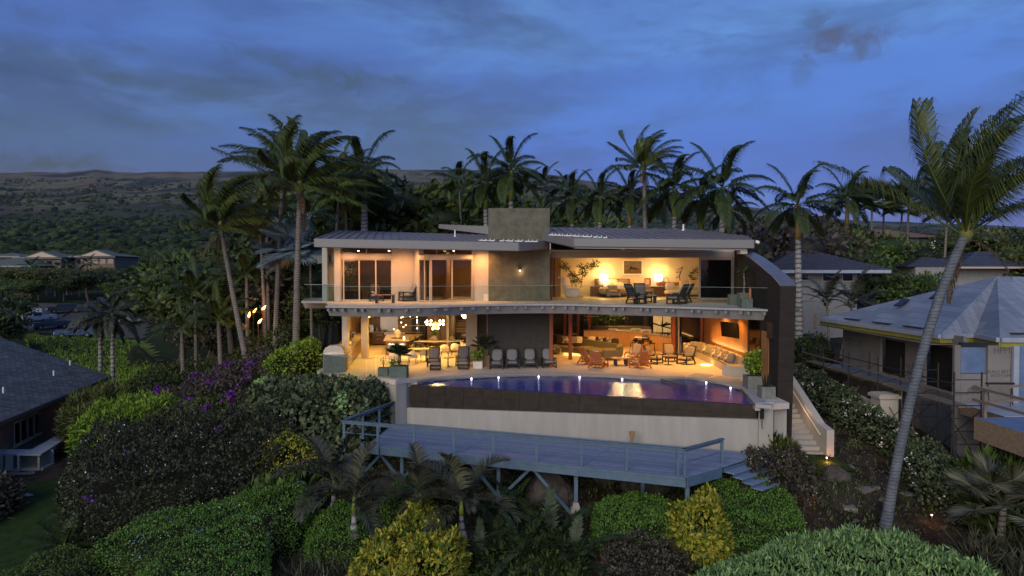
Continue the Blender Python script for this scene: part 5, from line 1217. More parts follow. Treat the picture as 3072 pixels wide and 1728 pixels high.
PL['s1'] = planter(1148, 1129, .50, .5, .42, 'small grey stone planter with a thin seedling, left of the big one')
PL['b1'] = planter(1193, 1134, .88, .8, .58, 'large grey stone planter with the blue-green fan palm')
PL['c1'] = planter(1433, 1106, .52, .5, .40, 'small pale cube planter with leafy plant by the dark wall', 'cream')
PL['c2'] = planter(1456, 1099, .5, .5, .62, 'tall tan box planter with the upright palm by the dark wall', 'tan_box')
PL['r1'] = planter(2268, 1170, .74, .7, .62, 'tall grey planter with green bush beside the pool coping')
PL['r2'] = planter(2306, 1198, .58, .55, .52, 'low grey planter with snake plant at the foot of the fin')
PL['u1'] = planter(2236, 920, .50, .5, .66, 'rear tall grey planter with small palm on the upper balcony', z=H1)
PL['u2'] = planter(2204, 914, .44, .44, .52, 'left grey planter near the column on the upper balcony', z=H1)
PL['u3'] = planter(2242, 924.5, .50, .46, .44, 'front low grey planter on the upper balcony', z=H1)
PL['v'] = planter(1460, 903, .36, .3, .40, 'small pale pot at the left edge of the concrete wall upstairs', 'cream', z=H1)
tc_ = small('torch_lamp', B().lathe([(.05, 0), (.07, .1), (.055, .55), (.01, .62)], n=10), mat('terracotta', (.45, .16, .07), .6), (*P(2250, 922, H1)[:2], H1 + .30), 'slender terracotta cone on the balcony planters', 'lamp')
wg = thing('glass_windscreen', 'frameless glass screen along the left edge of the lower terrace', 'glass screen')
for (x0, y0, x1, y1) in ((969, 1121, 1098, 1137), (1099, 1138, 1126, 1133), (1127, 1133, 1230, 1141)):
 p, q = P(x0, y0), P(x1, y1); part('glass_panel', B().wall((p.x + .02, p.y + .1), (q.x - .02, q.y + .1), .0, 1.0, .015), 'glass_clear', wg); part('edge', B().wall((p.x + .02, p.y + .095), (q.x - .02, q.y + .095), 1.001, 1.02, .025), MATS['glass_edge'], wg)
g2 = 'dark framed chairs on the upper balcony'
lounge.put(at(1128, 903.5, H1), R(18), 'grey lounge chair facing us on the left balcony', g2)
lounge.put(at(1222, 903.5, H1), R(-62), 'grey lounge chair turned left on the balcony before the plain wall', g2)
lounge.put(at(1908, 911, H1), R(118), 'dark slatted chair turned away to the right, left pair of the right balcony', g2)
lounge.put(at(1928, 906, H1), R(12), 'grey cushioned chair facing us behind the low balcony table', g2)
lounge.put(at(2030, 912, H1), R(-128), 'dark slatted chair seen from behind, right side of the balcony group', g2)
lounge.put(at(2048, 908, H1), R(-118), 'dark slatted chair half hidden behind the other one at the right of the group', g2)
bn = thing('balcony_table', 'low wooden bench table in front of the left balcony chair', 'table', at(1155, 909, H1), R(4))
part('tabletop', B().box((0, 0, .44), (1.05, .5, .05)), 'chairwood', bn)
for sx in (-1, 1): part('leg', B().box((sx * .44, 0, .21), (.12, .40, .41)), 'charcoal', bn)
bn = thing('balcony_table', 'low dark square table between the right balcony chairs', 'table', at(1950, 909, H1))
part('tabletop', B().box((0, 0, .42), (.6, .5, .05)), 'lilac_cushion', bn)
for sx in (-1, 1): part('leg', B().box((sx * .26, 0, .20), (.10, .40, .39)), 'charcoal', bn)
wc = thing('rocking_armchair', 'large rounded pale pink armchair beside the indoor tree upstairs', 'armchair', at(1722, 897, H1), R(60))
part('seat', B().cushion((0, 0, .38), (.95, 1.0, .62), e=.35), 'cream', wc, True); part('backrest', B().cushion((0, .5, .80), (.85, .3, 1.2), rx=-.25, e=.4), 'cream', wc, True)
for s, px, py, rz, lb in ((0, 1840, 894, 0, 'olive tub armchair facing us upstairs, left of the bed'), (1, 1938, 893, 0, 'olive tub armchair behind the balcony chairs, right of the bed foot')):
 sofa_c.put(at(px, py, H1), R(rz), lb, 'olive tub armchairs upstairs')
bed = thing('bed', 'wide bed with five pillows under the framed picture', 'bed', (6.8, 45.2, H1))
part('mattress', B().cushion((0, 0, .42), (2.1, 1.9, .45), e=.2), 'lilac_cushion', bed, True); part('headboard', B().box((0, 1.12, .6), (2.4, .12, 1.2)), 'walnut_h', bed)
for k in range(3): part('pillow', B().cushion((-.72 + k * .72, .85, .92), (.70, .24, .50), rx=-.3), 'taupe_cushion' if k != 1 else 'cream', bed, True)
for k in range(2): part('pillow', B().cushion((-.38 + k * .76, .6, .78), (.66, .2, .34), rx=-.3), 'cream', bed, True)
for px, lb in ((1805, 'dark wooden bedside chest under the left table lamp'), (1976, 'wooden bedside chest under the right table lamp')):
 q = Q(px, 880, 45.9); cst = thing('bedside_chest', lb, 'chest', (q.x, 45.9, H1)); part('carcass', B().box((0, 0, .33), (1.5 if px < 1900 else 1.2, .5, .62)), 'walnut', cst); part('chest_top', B().box((0, 0, .665), (1.56 if px < 1900 else 1.26, .54, .045)), 'walnut_h', cst)
 part('drawer_front', B().box((-.33, -.262, .36), (.6, .02, .42)), 'walnut', cst); part('drawer_front', B().box((.33, -.262, .36), (.6, .02, .42)), 'walnut', cst)
for px, lb in ((1812, 'glowing table lamp with white drum shade left of the picture'), (1975, 'glowing table lamp with white drum shade right of the picture')):
 q = Q(px, 836, 45.9); tl_ = thing('table_lamp', lb, 'lamp', (q.x, 45.9, H1 + .69)); part('lamp_base', B().lathe([(.09, 0), (.08, .2), (.03, .3), (.02, .4)], n=12), 'steel', tl_)
 part('lamp_shade', B().lathe([(.27, .38), (.26, .80)], n=20), 'lampshade', tl_)
 lamp('lamp_light', 'POINT', (q.x, 45.85, H1 + 1.62), 38, (1, .64, .20), .12); lamp('lamp_light', 'POINT', (q.x, 45.75, H1 + .98), 14, (1, .72, .30), .12)
pic = thing('framed_picture', 'dark landscape picture in a wide white frame above the bed', 'picture', Q(1898, 802, 46.4))
wpc = 1.42; part('frame', B().box((0, .01, 0), (wpc, .05, 1.06)), 'white_paint', pic); part('canvas', B().box((0, -.03, .0), (wpc * .84, .02, .86)), mat('canvas_sky', (.07, .065, .07), .5, c2=(.20, .16, .12), scale=2, stretch=(1, 1, 3)), pic)
part('canvas_water', B().box((0, -.043, -.27), (wpc * .84, .004, .30)), mat('canvas_water', (.05, .035, .02), .4, c2=(.22, .13, .04), scale=3, stretch=(3, 1, 1)), pic)
b = B(); b.add([(-.28, -.046, -.13), (-.10, -.046, .12), (.0, -.046, -.03), (.12, -.046, .0), (.45, -.046, -.12), (.45, -.046, -.14), (-.28, -.046, -.14)], [(6, 0, 1, 2, 3, 4, 5)][0:1]); part('canvas_rocks', b, 'black_metal', pic)
sf2 = thing('chaise_sofa', 'cream chaise sofa with tan cushions at the right end upstairs', 'sofa', (11.0, 43.4, H1))
part('seat', B().cushion((0, 0, .36), (2.5, 1.1, .30), e=.25), 'cream', sf2, True); part('base', B().box((0, 0, .16), (2.3, .9, .12)), 'walnut', sf2)
for k, x in enumerate((-.85, .05, .65, 1.05)): part('back_cushion', B().cushion((x, .42, .72 + .08 * (k > 0)), (.62, .24, .50 + .2 * (k > 0)), rx=-.25), 'tabletop' if k else 'cream', sf2, True)
cn = thing('console_table', 'long reddish wooden console behind the chaise sofa', 'table', (11.1, 45.9, H1)); part('tabletop', B().box((0, 0, .86), (2.7, .45, .22)), 'chairwood', cn)
for sx in (-1, 1): part('leg', B().box((sx * 1.2, 0, .37), (.1, .4, .74)), 'chairwood', cn)
b = B(); q = Q(2042, 832, 45.8)
for k, (x0, z0, x1, z1, w) in enumerate(((0, 0, -.1, .4, .05), (-.1, .4, .02, .75, .10), (.02, .75, .12, .95, .04), (-.1, .4, -.32, .28, .07), (-.02, .7, -.3, .66, .05), (.1, .95, .16, 1.05, .05), (-.24, .8, .14, 1.02, .05))): b.seg((x0, 0, z0), (x1, 0, z1), w, .04)
small('bird_sculpture', b, 'charcoal', (q.x, q.y, H1 + .97), 'tall dark winged sculpture on the wooden console', 'sculpture', smooth=False)
b = B();
for c_, r_ in (((0, 0, .38), .20), ((-.18, 0, .18), .16), ((.22, 0, .60), .0)):
 if r_: b.tube([(c_[0] + r_ * math.cos(a_ * .52), 0, c_[2] + r_ * math.sin(a_ * .52)) for a_ in range(13)], .018, 6)
q = Q(1998, 862, 45.8); small('ring_sculpture', b, 'black_metal', (q.x, q.y, H1 + .70), 'dark interlocking ring sculpture right of the right lamp', 'sculpture')
fpic = thing('photo_frame', 'small red framed photo leaning beside the bed, lit behind', 'picture', (*Q(1943, 850, 45.7)[:2], H1 + .70)); part('frame', B().box((0, 0, .3), (.42, .04, .5)), 'chairwood', fpic); part('print', B().box((-.02, -.025, .3), (.26, .01, .34)), 'cream', fpic)
q = Q(1785, 882, 46.4); small('wall_socket', B().box((0, 0, 0), (.08, .02, .12)), 'white_paint', (3.1, 45.19, H1 + 1.3), 'pale control panel on the narrow wall by the door jamb', 'switch', smooth=False)
b2 = thing('bed', 'bed with patterned cream throw seen through the left windows', 'bed', (-7.9, 42.6, H1)); part('mattress', B().cushion((0, 0, .42), (2.0, 2.0, .4), e=.25), 'charcoal', b2, True); part('throw', B().cushion((-.3, -.2, .72), (1.1, .6, .4)), 'cream', b2, True); part('pillow', B().cushion((.3, .5, .8), (.8, .3, .45)), 'tabletop', b2, True); part('bench', B().box((.5, -1.2, .3), (1.3, .4, .55)), 'charcoal', b2)
small('planter_box', B().bx(-.7, .7, -.25, .25, 0, .55), 'charcoal', (-9.6, 40.2, H1), 'dark planter box inside the left window', 'planter', smooth=False)
b = B(); b.prism([(-10.55, 41.6), (-6.95, 41.6), (-6.95, 41.7), (-10.55, 41.7)], H1, lambda x, y: H1 + 1.35 + (x + 10.55) * .2); hp('screen_wall', b, M['tan'])
W1 = (1, .66, .30)
def down(px, Y, z, e, sp=110, col=W1, tgt=None): q = Q(px, 815, Y); lamp('ceiling_light', 'SPOT', (q.x, q.y, z), e, col, .08, (0, 0, 0), spot=sp)
for px in (1748, 1822, 2000): q = Q(px, 815, 46.0); lamp('ceiling_light', 'SPOT', (q.x, 46.05, H1 + 2.8), 95, (1, .60, .11), .05, (R(-4), 0, 0), spot=85, blend=.8)
lamp('room_light', 'AREA', (7.2, 43.5, H1 + 2.82), 150, (1, .45, .11), 3.5)
lamp('room_light', 'AREA', (-8.8, 42.6, H1 + 2.95), 90, (1, .60, .28), 1.0); lamp('room_light', 'AREA', (-3.0, 43.2, H1 + 2.95), 80, (1, .55, .20), .8); lamp('room_light', 'AREA', (-5.6, 43.2, H1 + 2.95), 35, (1, .55, .20), .8)
for px, Y, e in ((1040, 37.9, 190), (1120, 37.9, 190), (1215, 38.1, 230), (1345, 36.9, 150), (1440, 38.35, 300)):
 q = Q(px, 815, Y); z = zl(q.x, q.y) - .5; lamp('soffit_light', 'SPOT', (q.x, q.y, z), e, (1, .42, .13), .06, (0, 0, 0), spot=160, blend=.9)
 hp('downlight', B().lathe([(.07, 0), (.05, -.02)], (q.x, q.y, z + .04), 10), M['glow_white'])
for px in (1918, 2075): q = Q(px, 815, 36.6); z = zr(q.x, q.y) - .53; hp('downlight', B().lathe([(.07, 0), (.05, -.02)], (q.x, q.y, z + .01), 10), M['glow_white']); lamp('soffit_light', 'SPOT', (q.x, q.y, z - .05), 26, (1, .55, .28), .06, (0, 0, 0), spot=130, blend=.9)
for px in (1075, 1167, 1362): q = Q(px, 752, 41.0); hp('downlight', B().lathe([(.07, 0), (.05, -.02)], (q.x, q.y, q.z), 10), M['glow_white'])
for px, Y, e in ((1085, 46, 60), (1130, 45, 70), (1180, 47, 60), (1130, 41, 70), (1200, 43.5, 50), (1250, 41.5, 60), (1320, 42, 70), (1090, 38.5, 55), (1180, 38.8, 45), (1390, 41.5, 45)): down(px, Y, H1 - .52, e * 3.1, 130, (1, .50, .09))
lamp('passage_light', 'POINT', (-3, 52.5, 3.9), 110, (1, .62, .24), .3)
for px, Y, e in ((1700, 43, 40), (1790, 43.5, 60), (1760, 47, 45), (1880, 46.5, 90), (1960, 43, 70), (1870, 41, 60), (1990, 40, 60), (2080, 41, 70), (2140, 39.5, 80), (1780, 39.6, 45), (2060, 37.4, 50), (2180, 37.0, 60)): down(px, Y, H1 - .52, e * 3.3, 130, (1, .44, .08))
lamp('rear_light', 'POINT', (8.5, 54, 3.0), 110, (1, .62, .25), .3); lamp('rear_light', 'POINT', (9.2, 50, 3.0), 110, (1, .62, .25), .3); lamp('rear_light', 'POINT', (4.5, 55, 3.0), 50, (1, .55, .2), .3); lamp('plant_light', 'POINT', (9, 53.0, 2.9), 14, (.8, .9, .4), .2)
for px, py, Y, h, lb in ((746, 948, 50, 1.0, 'lit garden torch with big flame, left one before the pale trunk'), (760, 934, 53, 1.2, 'smaller lit garden torch behind the leaning trunk'), (787, 926, 51, 1.5, 'lit garden torch with flame blown to the right'), (775, 966, 49, 1.6, 'lowest lit garden torch with red holder')):
 q = Q(px, py, Y); g_ = gz(q.x, q.y); tk = thing('garden_torch', lb, 'torch', (q.x, q.y, g_)); hh = q.z - g_
 part('pole', B().tube([(0, 0, 0), (0, 0, hh - .35)], .03, 6), 'walnut', tk); part('holder', B().lathe([(.03, hh - .35), (.09, hh - .12), (.08, hh - .08)], n=10), 'redwood', tk)
 part('flame', B().lathe([(.04, 0), (.09, .12), (.05, .28), (.005, .42)], (0, 0, 0), 8), 'flame', tk).matrix_local = Matrix.Translation((0, 0, hh - .08)) @ Matrix.Rotation(R(40 if px != 746 else 12), 4, 'Y')
 lamp('torch_light', 'POINT', (q.x, q.y - .2, q.z + .2), 30, (1, .40, .12), .1)
for px, py, e in ((2480, 1398, 12), (2426, 1526, 1.5), (2795, 1574, 3), (2305, 1515, 1)):
 q = ground_pt(px, py); sl_ = thing('path_light', 'small garden path light on a stake, at the %s' % {2480: 'foot of the pale stairs', 2426: 'stone edging in front of the bushes', 2795: 'base of the leaning palm, right side', 2640: 'base of the leaning palm, left side', 2305: 'dark shrub left of the stone steps'}[px], 'garden light', q)
 part('stake', B().tube([(0, 0, 0), (0, 0, .4)], .015, 6), 'charcoal', sl_); part('cap', B().lathe([(.08, .40), (.02, .46)], n=8), 'charcoal', sl_); part('bulb', B().lathe([(.03, .34), (.03, .39)], n=8), 'lampshade', sl_)
 lamp('path_glow', 'POINT', (q.x, q.y - .12, q.z + .3), e, (1, .35, .12), .05)
q = P(1895, 1326, ZD2); vz = thing('amber_beaker', 'tapering amber cup standing on the deck by the white wall', 'cup', (*(A2 + uAB * 6.0), 0));
q = Q(1896, 1325, 28.9); part('cup', B().hexa([(-.05, -.05, -.42), (.05, -.05, -.42), (.05, .05, -.42), (-.05, .05, -.42), (-.13, -.1, 0), (.13, -.1, 0), (.13, .1, 0), (-.13, .1, 0)]), mat('amber', (.30, .18, .08), .5), vz); vz.location = (q.x, q.y, q.z + .42)
# ================================================================= NEIGHBOURING HOUSES
M['wrap'] = mat('wrap', (.18, .168, .16), .8, c2=(.235, .22, .21), scale=.8, detail=3)
M['osb'] = mat('osb', (.20, .145, .09), .8, c2=(.34, .26, .17), scale=9, detail=8)
M['yellow'] = mat('yellow', (.27, .27, .05), .7)
M['gutter'] = mat('gutter', (.33, .37, .45), .5)
M['raw_wood'] = mat('raw_wood', (.16, .13, .10), .8, c2=(.23, .19, .145), scale=6, stretch=(1, .2, 1))
M['dark_open'] = mat('dark_open', (.018, .017, .016), .8)
M['blue_tarp'] = mat('blue_tarp', (.09, .15, .28), .6, c2=(.15, .22, .36), scale=2)
M['scaff'] = mat('scaff', (.018, .016, .016), .6, c2=(.035, .03, .028), scale=6)
um = mat('underlay', (.30, .32, .36), .6, c2=(.42, .45, .50), scale=2.2, stretch=(.5, 3, 1), detail=9)
t = um.node_tree; bs = t.nodes['Principled BSDF']
tcn = t.nodes.new('ShaderNodeTexCoord'); mp = t.nodes.new('ShaderNodeMapping'); mp.inputs['Rotation'].default_value = (0, 0, R(90)); t.links.new(tcn.outputs['Object'], mp.inputs[0])
bk = t.nodes.new('ShaderNodeTexBrick'); bk.inputs['Scale'].default_value = 1.0; bk.inputs['Brick Width'].default_value = 1.5; bk.inputs['Row Height'].default_value = .42; bk.inputs['Mortar Size'].default_value = .02; bk.offset = .37
bk.inputs['Color1'].default_value = (.31, .345, .40, 1); bk.inputs['Color2'].default_value = (.21, .24, .29, 1); bk.inputs['Mortar'].default_value = (.20, .22, .26, 1); bk.inputs['Bias'].default_value = .1
t.links.new(mp.outputs[0], bk.inputs['Vector'])
nz2 = t.nodes.new('ShaderNodeTexNoise'); nz2.inputs['Scale'].default_value = 3; nz2.inputs['Detail'].default_value = 8
mpp = t.nodes.new('ShaderNodeMapping'); mpp.inputs['Scale'].default_value = (.5, 4, 1); t.links.new(tcn.outputs['Object'], mpp.inputs[0]); t.links.new(mpp.outputs[0], nz2.inputs['Vector'])
mx = t.nodes.new('ShaderNodeMix'); mx.data_type = 'RGBA'; mx.blend_type = 'MULTIPLY'; mx.inputs[0].default_value = .55; t.links.new(bk.outputs[0], mx.inputs[6]); t.links.new(nz2.outputs[0], mx.inputs[7])
hs = t.nodes.new('ShaderNodeBrightContrast'); hs.inputs['Bright'].default_value = .12; hs.inputs['Contrast'].default_value = .25; t.links.new(mx.outputs[2], hs.inputs[0]); t.links.new(hs.outputs[0], bs.inputs['Base Color']); M['underlay'] = um
rh = thing('house_under_construction', 'unfinished house wrapped in printed sheathing with white gutter and yellow fascia', 'house', (20, 34, 0))
def rp(nm, b, m, **k): return obj(nm, b, M[m] if isinstance(m, str) else m, rh, world=True, **k)
ZE = CZ - 2.9
E = [P(2462, 956, ZE), P(2824, 1006, ZE), P(2925, 1002, ZE), P(3000, 1016, ZE)]; E = [Vector((e.x, e.y)) for e in E]; E.append(E[3] + Vector((14, -.3)))
Eb = E[0] + Vector((12, 6))
AP = Q(2992, 829, 34.5); AP2 = Vector((AP.x + 9, AP.y + .3, AP.z - .15))
def face3(pts, th=.06): b = B(); n = len(pts); b.add([tuple(p) for p in pts] + [(p[0], p[1], p[2] - th) for p in pts], [tuple(range(n)), tuple(range(2 * n - 1, n - 1, -1))] + [(i, n + i, n + (i + 1) % n, (i + 1) % n) for i in range(n)]); return b
e3 = [Vector((e.x, e.y, ZE + .05)) for e in E]
rp('roof_slope', face3([e3[0], e3[1], AP]), 'underlay'); rp('roof_slope', face3([e3[1], e3[2], AP]), 'underlay'); rp('roof_slope', face3([e3[2], e3[3], AP]), 'underlay'); rp('roof_slope', face3([e3[3], e3[4], AP2, AP]), 'underlay')
rp('roof_slope', face3([e3[0], AP, AP2, Vector((Eb.x + 8, Eb.y, ZE))]), 'underlay')
for i in range(4):
 p, q = e3[i], e3[i + 1]; d = (q - p).normalized(); o_ = Vector((-d.y, d.x, 0)); o_ = -o_ if (o_.x > 0 or o_.y > 0) and i in (0,) else o_
 if i in (1, 3) and o_.y > 0: o_ = -o_
 if i in (0, 2) and o_.x > 0: o_ = -o_
 rp('gutter', B().seg(p + o_ * .08 + Vector((0, 0, -.10)), q + o_ * .08 + Vector((0, 0, -.10)), .14, .20), 'gutter')
 rp('fascia_board', B().seg(p + o_ * .02 + Vector((0, 0, -.31)), q + o_ * .02 + Vector((0, 0, -.31)), .05, .21), 'yellow')
for i, (s0, s1) in enumerate(((.22, .36), (.48, .62), (.72, .86))): p, q = e3[0].lerp(e3[1], s0), e3[0].lerp(e3[1], s1); rp('drip_strip', B().seg(p + Vector((.25, 0, .15)), q + Vector((.25, 0, .15)), .28, .03), 'charcoal')
for (a_, c_) in ((.15, .3), (.55, .75)): p, q = e3[3].lerp(e3[4], a_ * .3), e3[3].lerp(e3[4], c_ * .3); rp('drip_strip', B().seg(p + Vector((0, .28, .16)), q + Vector((0, .28, .16)), .28, .03), 'charcoal')
rp('roof_vent_pipe', B().lathe([(.06, 0), (.06, .55)], Q(2819, 918, 33.5), 8), 'charcoal')
for px, py, Y in ((2705, 909, 37), (2812, 887, 36)):
 q = Q(px, py, Y); rp('shingle_pack', B().box((q.x, q.y, q.z + .02), (.9, .35, .07), rz=.5, ry=-.35).box((q.x + .25, q.y + .3, q.z + .10), (.6, .35, .07), rz=.9, ry=-.35), 'charcoal')
XW = 20.15
w0, w1 = Vector((XW, 41.5)), Vector((XW, 30.6))
def sidewall(y0, y1, z0, z1, m='wrap', x=XW, nm='wall_panel', t=.15): return rp(nm, B().bx(x, x + t, min(y0, y1), max(y0, y1), z0, z1), m)
ys = [41.5, 37.75, 35.0, 33.0, 31.0, 30.4]
sidewall(41.5, 37.3, -3.2, ZE); sidewall(37.28, 34.92, 1.75, ZE); sidewall(37.28, 34.92, -3.2, -.1); sidewall(34.9, 33.3, -3.2, ZE); sidewall(33.28, 30.92, 1.9, ZE); sidewall(33.28, 30.92, -3.2, -.15); sidewall(30.9, 30.4, -3.2, ZE)
sidewall(37.28, 34.92, -.1, 1.75, 'dark_open', XW + .3, 'window_opening'); sidewall(33.28, 30.92, -.15, 1.9, 'dark_open', XW + .3, 'window_opening')
rp('soffit', face3([Vector((e3[0].x, 42.4, ZE - .4)), Vector((e3[0].x, 31, ZE - .4)), Vector((XW + 5, 31, ZE - .4)), Vector((XW + 5, 42.4, ZE - .4))], .03), 'raw_wood')
def front(px0, px1, Y, z0, z1, m, nm='wall_panel', t=.15): a, c = Q(px0, 815, Y), Q(px1, 815, Y); return rp(nm, B().bx(a.x, c.x, Y, Y + t, z0, z1), m)
YF = 29.6
front(2868, 2886, YF, -3.3, ZE - .3, 'wrap'); front(2886.5, 2968, YF + .05, .95, 2.1, 'blue_tarp', 'covered_window'); front(2886.5, 2968, YF, -3.3, .93, 'wrap'); front(2886.5, 2968, YF, 2.11, 2.3, 'charcoal', 'header')
front(2968.5, 3046, YF - .1, -3.3, ZE - .3, 'wrap'); front(3046.5, 3063, YF - .3, -3.3, ZE - .3, 'gutter', 'corner_post'); front(3063.5, 3200, YF - .2, -1, ZE - .3, 'blue_tarp', 'wall_panel')
front(2880, 3100, YF - .25, -3.3, -1.6, 'wrap'); front(2983, 3100, YF - .45, -3.3, -1.0, 'dark_open', 'door_opening')
def text(s, loc, size, rot, m, nm='printed_lettering'):
 c = bpy.data.curves.new(nm, 'FONT'); c.body = s; c.size = size; c.align_x = 'CENTER'; c.extrude = .002; c.space_line = .85
 o = bpy.data.objects.new(nm, c); COL.objects.link(o); o.location = (loc[0] - rh.location.x, loc[1] - rh.location.y, loc[2]); o.rotation_euler = rot; c.materials.append(M[m]); bpy.context.view_layer.update(); me = bpy.data.meshes.new_from_object(o); loc_, rot_ = o.location.copy(), o.rotation_euler.copy(); bpy.data.objects.remove(o); o = meshobj(nm, me, None, rh, loc_); o.rotation_euler = rot_; return o
M['print_ink'] = mat('print_ink', (.10, .09, .095), .8)
for px, py, s, sz, Y in ((3006, 1060, 'HPM', .36, YF - .11), (3006, 1120, 'BUILD BETTER\nWITH HPM', .20, YF - .11), (2925, 1183, 'HPM', .34, YF - .02), (2898, 1310, 'BUILD BETTER\nWITH HPM', .20, YF - .27), (2965, 1378, 'HPM', .32, YF - .27), (2878, 1186, 'BUILD BETTER', .13, YF - .01)):
 q = Q(px, py, Y); text(s, (q.x, Y, q.z), sz, (R(90), 0, 0), 'print_ink')
for y, z, s, sz in ((40.2, 1.2, 'BUILD BETTER\nWITH HPM', .3), (40.4, 1.9, 'HPM', .4), (34.1, 1.9, 'HPM', .34), (34.1, .5, 'BUILD BETTER\nWITH HPM', .24), (32.0, -.9, 'BUILD BETTER\nWITH HPM', .24), (31.0, -2.0, 'HPM', .34)):
 text(s, (XW - .004, y, z), sz, (R(90), 0, R(-90)), 'print_ink')
for px, py in ((2965, 1362), (2925, 1165)): q = Q(px, py, YF - .27 if px > 2930 else YF - .02); rp('printed_emblem', B().hexa([(q.x - .3, q.y - .004, q.z - .04), (q.x + .3, q.y - .004, q.z - .04), (q.x + .3, q.y - .001, q.z - .04), (q.x - .3, q.y - .001, q.z - .04), (q.x - .04, q.y - .004, q.z + .14), (q.x + .04, q.y - .004, q.z + .14), (q.x + .04, q.y - .001, q.z + .14), (q.x - .04, q.y - .001, q.z + .14)]), 'print_ink')
rp('lower_roof', B().bx(18.9, XW - .01, 33.6, 42.0, -.50, -.32), 'raw_wood'); rp('tarpaulin', B().prism([(18.8, 34.0), (20.1, 33.6), (20.12, 41.0), (18.95, 42.0)], lambda x, y: -.31, lambda x, y: -.25 + .05 * math.sin(y * 2)), 'blue_tarp')
rp('lower_wall', B().bx(19.2, 19.35, 33.7, 42.0, -3.4, -.51), 'wrap'); rp('window_opening', B().bx(19.15, 19.19, 38.6, 39.8, -2.7, -1.0), 'dark_open'); rp('window_opening', B().bx(19.15, 19.19, 35.6, 36.6, -2.3, -1.2), 'dark_open')
rp('lower_wall', B().bx(XW - .02, XW - .001, 30.4, 33.5, -3.4, -.9), mat('blue_wrap', (.12, .135, .17), .7))
bx_ = 18.05
rp('balcony_deck', B().bx(bx_, 24, 22.5, 26.5, -.36, -.30), 'blue_tarp'); rp('balcony_face', B().bx(bx_ - .03, bx_, 22.5, 26.5, -1.15, -.31), 'osb'); rp('balcony_face', B().bx(bx_, 24, 26.5, 26.53, -1.15, -.31), 'osb'); rp('balcony_soffit', B().bx(bx_, 24, 22.5, 26.5, -1.16, -1.13), 'osb')
rp('floor_joists', B().bx(19.3, 24, 26.6, 29.3, -.75, -.30), 'osb'); rp('balcony_deck', B().bx(19.25, 24, 26.55, 29.3, -.295, -.27), 'gutter')
gr = thing('guard_rail', 'rough timber guard rail on the balcony of the unfinished house', 'railing', (18.3, 25, -.29))
for y in (26.3, 23.6): part('post', B().bx(-.05, .05, y - 25 - .05, y - 25 + .05, 0, 1.15), 'raw_wood', gr)
for z in (.62, 1.12): part('rail', B().seg((-.08, -2.5, z), (-.08, 1.9, z), .04, .10), 'raw_wood', gr)
for z in (.55, 1.10): part('rail', B().seg((-.02, 1.6, z), (4.8, 2.6, z + .1), .04, .10), 'raw_wood', gr)
part('post', B().bx(3.0, 3.1, 1.9, 2.0, 0, 1.1), 'raw_wood', gr)
tr_ = thing('sawhorse', 'black folding trestle standing on the balcony before the printed wall', 'trestle', (*Q(3000, 1150, 28.6)[:2], -.27))
for s in (-.5, .5):
 for d_ in (-.2, .2): part('leg', B().seg((s, 0, .95), (s + d_, d_, 0), .03, .03), 'charcoal', tr_)
part('beam', B().seg((-.6, 0, .95), (.6, 0, .95), .08, .08), 'charcoal', tr_)
SY = [41.6, 38.8, 35.9, 33.0, 30.1, 27.3]
for i in range(len(SY) - 1):
 sc_ = thing('scaffold_bay', ['farthest scaffold bay behind the flowering hedge', 'second farthest scaffold bay beside the blue tarpaulin', 'middle scaffold bay above the plaster pillar', 'scaffold bay left of the leaning palm trunk', 'nearest scaffold bay, with ladder frames right of the leaning palm'][i], 'scaffold', (18, SY[i], 0), group='scaffolding along the unfinished house')
 y0, y1 = 0, SY[i + 1] - SY[i]; zt_ = .95 + .1 * i; zb_ = gz(18, SY[i]) - .1
 last = i == len(SY) - 2
 for y in ([y0, y1] if last else [y0]):
  for x in (-.25, .85): part('post', B().tube([(x, y, zb_ - .3), (x, y, zt_)], .036, 6), 'scaff', sc_)
  for z in np.arange(-2.6, zt_, .52 if last else 1.0): part('rung', B().seg((-.25, y, z), (.85, y, z), .035, .035), 'scaff', sc_)
 for x in (-.25, .85):
  part('brace', B().seg((x, y0, -2.4), (x, y1, -.2), .025, .025), 'scaff', sc_); part('brace', B().seg((x, y0, -.2), (x, y1, -2.4), .025, .025), 'scaff', sc_)
 part('brace', B().seg((-.25, y0, -.1), (-.25, y1, .9), .02, .02), 'scaff', sc_)
 part('guard_rail', B().seg((-.25, y0, .85), (-.25, y1, .85 + .02), .045, .045), 'scaff', sc_)
 for k in range(2): part('plank', B().seg((.08 + k * .32, y0, -.08 + .01 * k), (.08 + k * .32, y1, -.06), .28, .05), 'raw_wood', sc_)
 part('guard_plank', B().seg((-.30, y0, .50), (-.30, y1, .48), .03, .07), 'raw_wood', sc_)
q = P(2652, 1270, gz(17.3, 32.2)); gp_ = thing('gate_pillar', 'square plaster pillar with flat cap beside the flowering hedge', 'pillar', (17.75, 32.4, 0)); part('shaft', B().box((0, 0, -1.9), (.85, .85, 2.6)), 'stucco', gp_); part('cap', B().box((0, 0, -.52), (1.05, 1.05, .14)).box((0, 0, -.42), (.9, .9, .05)), 'stucco', gp_)
tag(obj('boundary_wall', B().hexa([(17.6, 32.9, -3.4), (17.8, 32.9, -3.4), (17.8, 40.5, -3.4), (17.6, 40.5, -3.4), (17.6, 32.9, -1.0), (17.8, 32.9, -1.0), (17.8, 40.5, -.6), (17.6, 40.5, -.6)]), M['stucco']), 'low plaster boundary wall climbing behind the flowering hedge', 'wall')
M['shingle'] = mat('shingle', (.05, .058, .062), .85)
t = M['shingle'].node_tree; bs = t.nodes['Principled BSDF']; tcn = t.nodes.new('ShaderNodeTexCoord'); mp = t.nodes.new('ShaderNodeMapping'); mp.inputs['Rotation'].default_value = (0, 0, R(97)); t.links.new(tcn.outputs['Object'], mp.inputs[0])
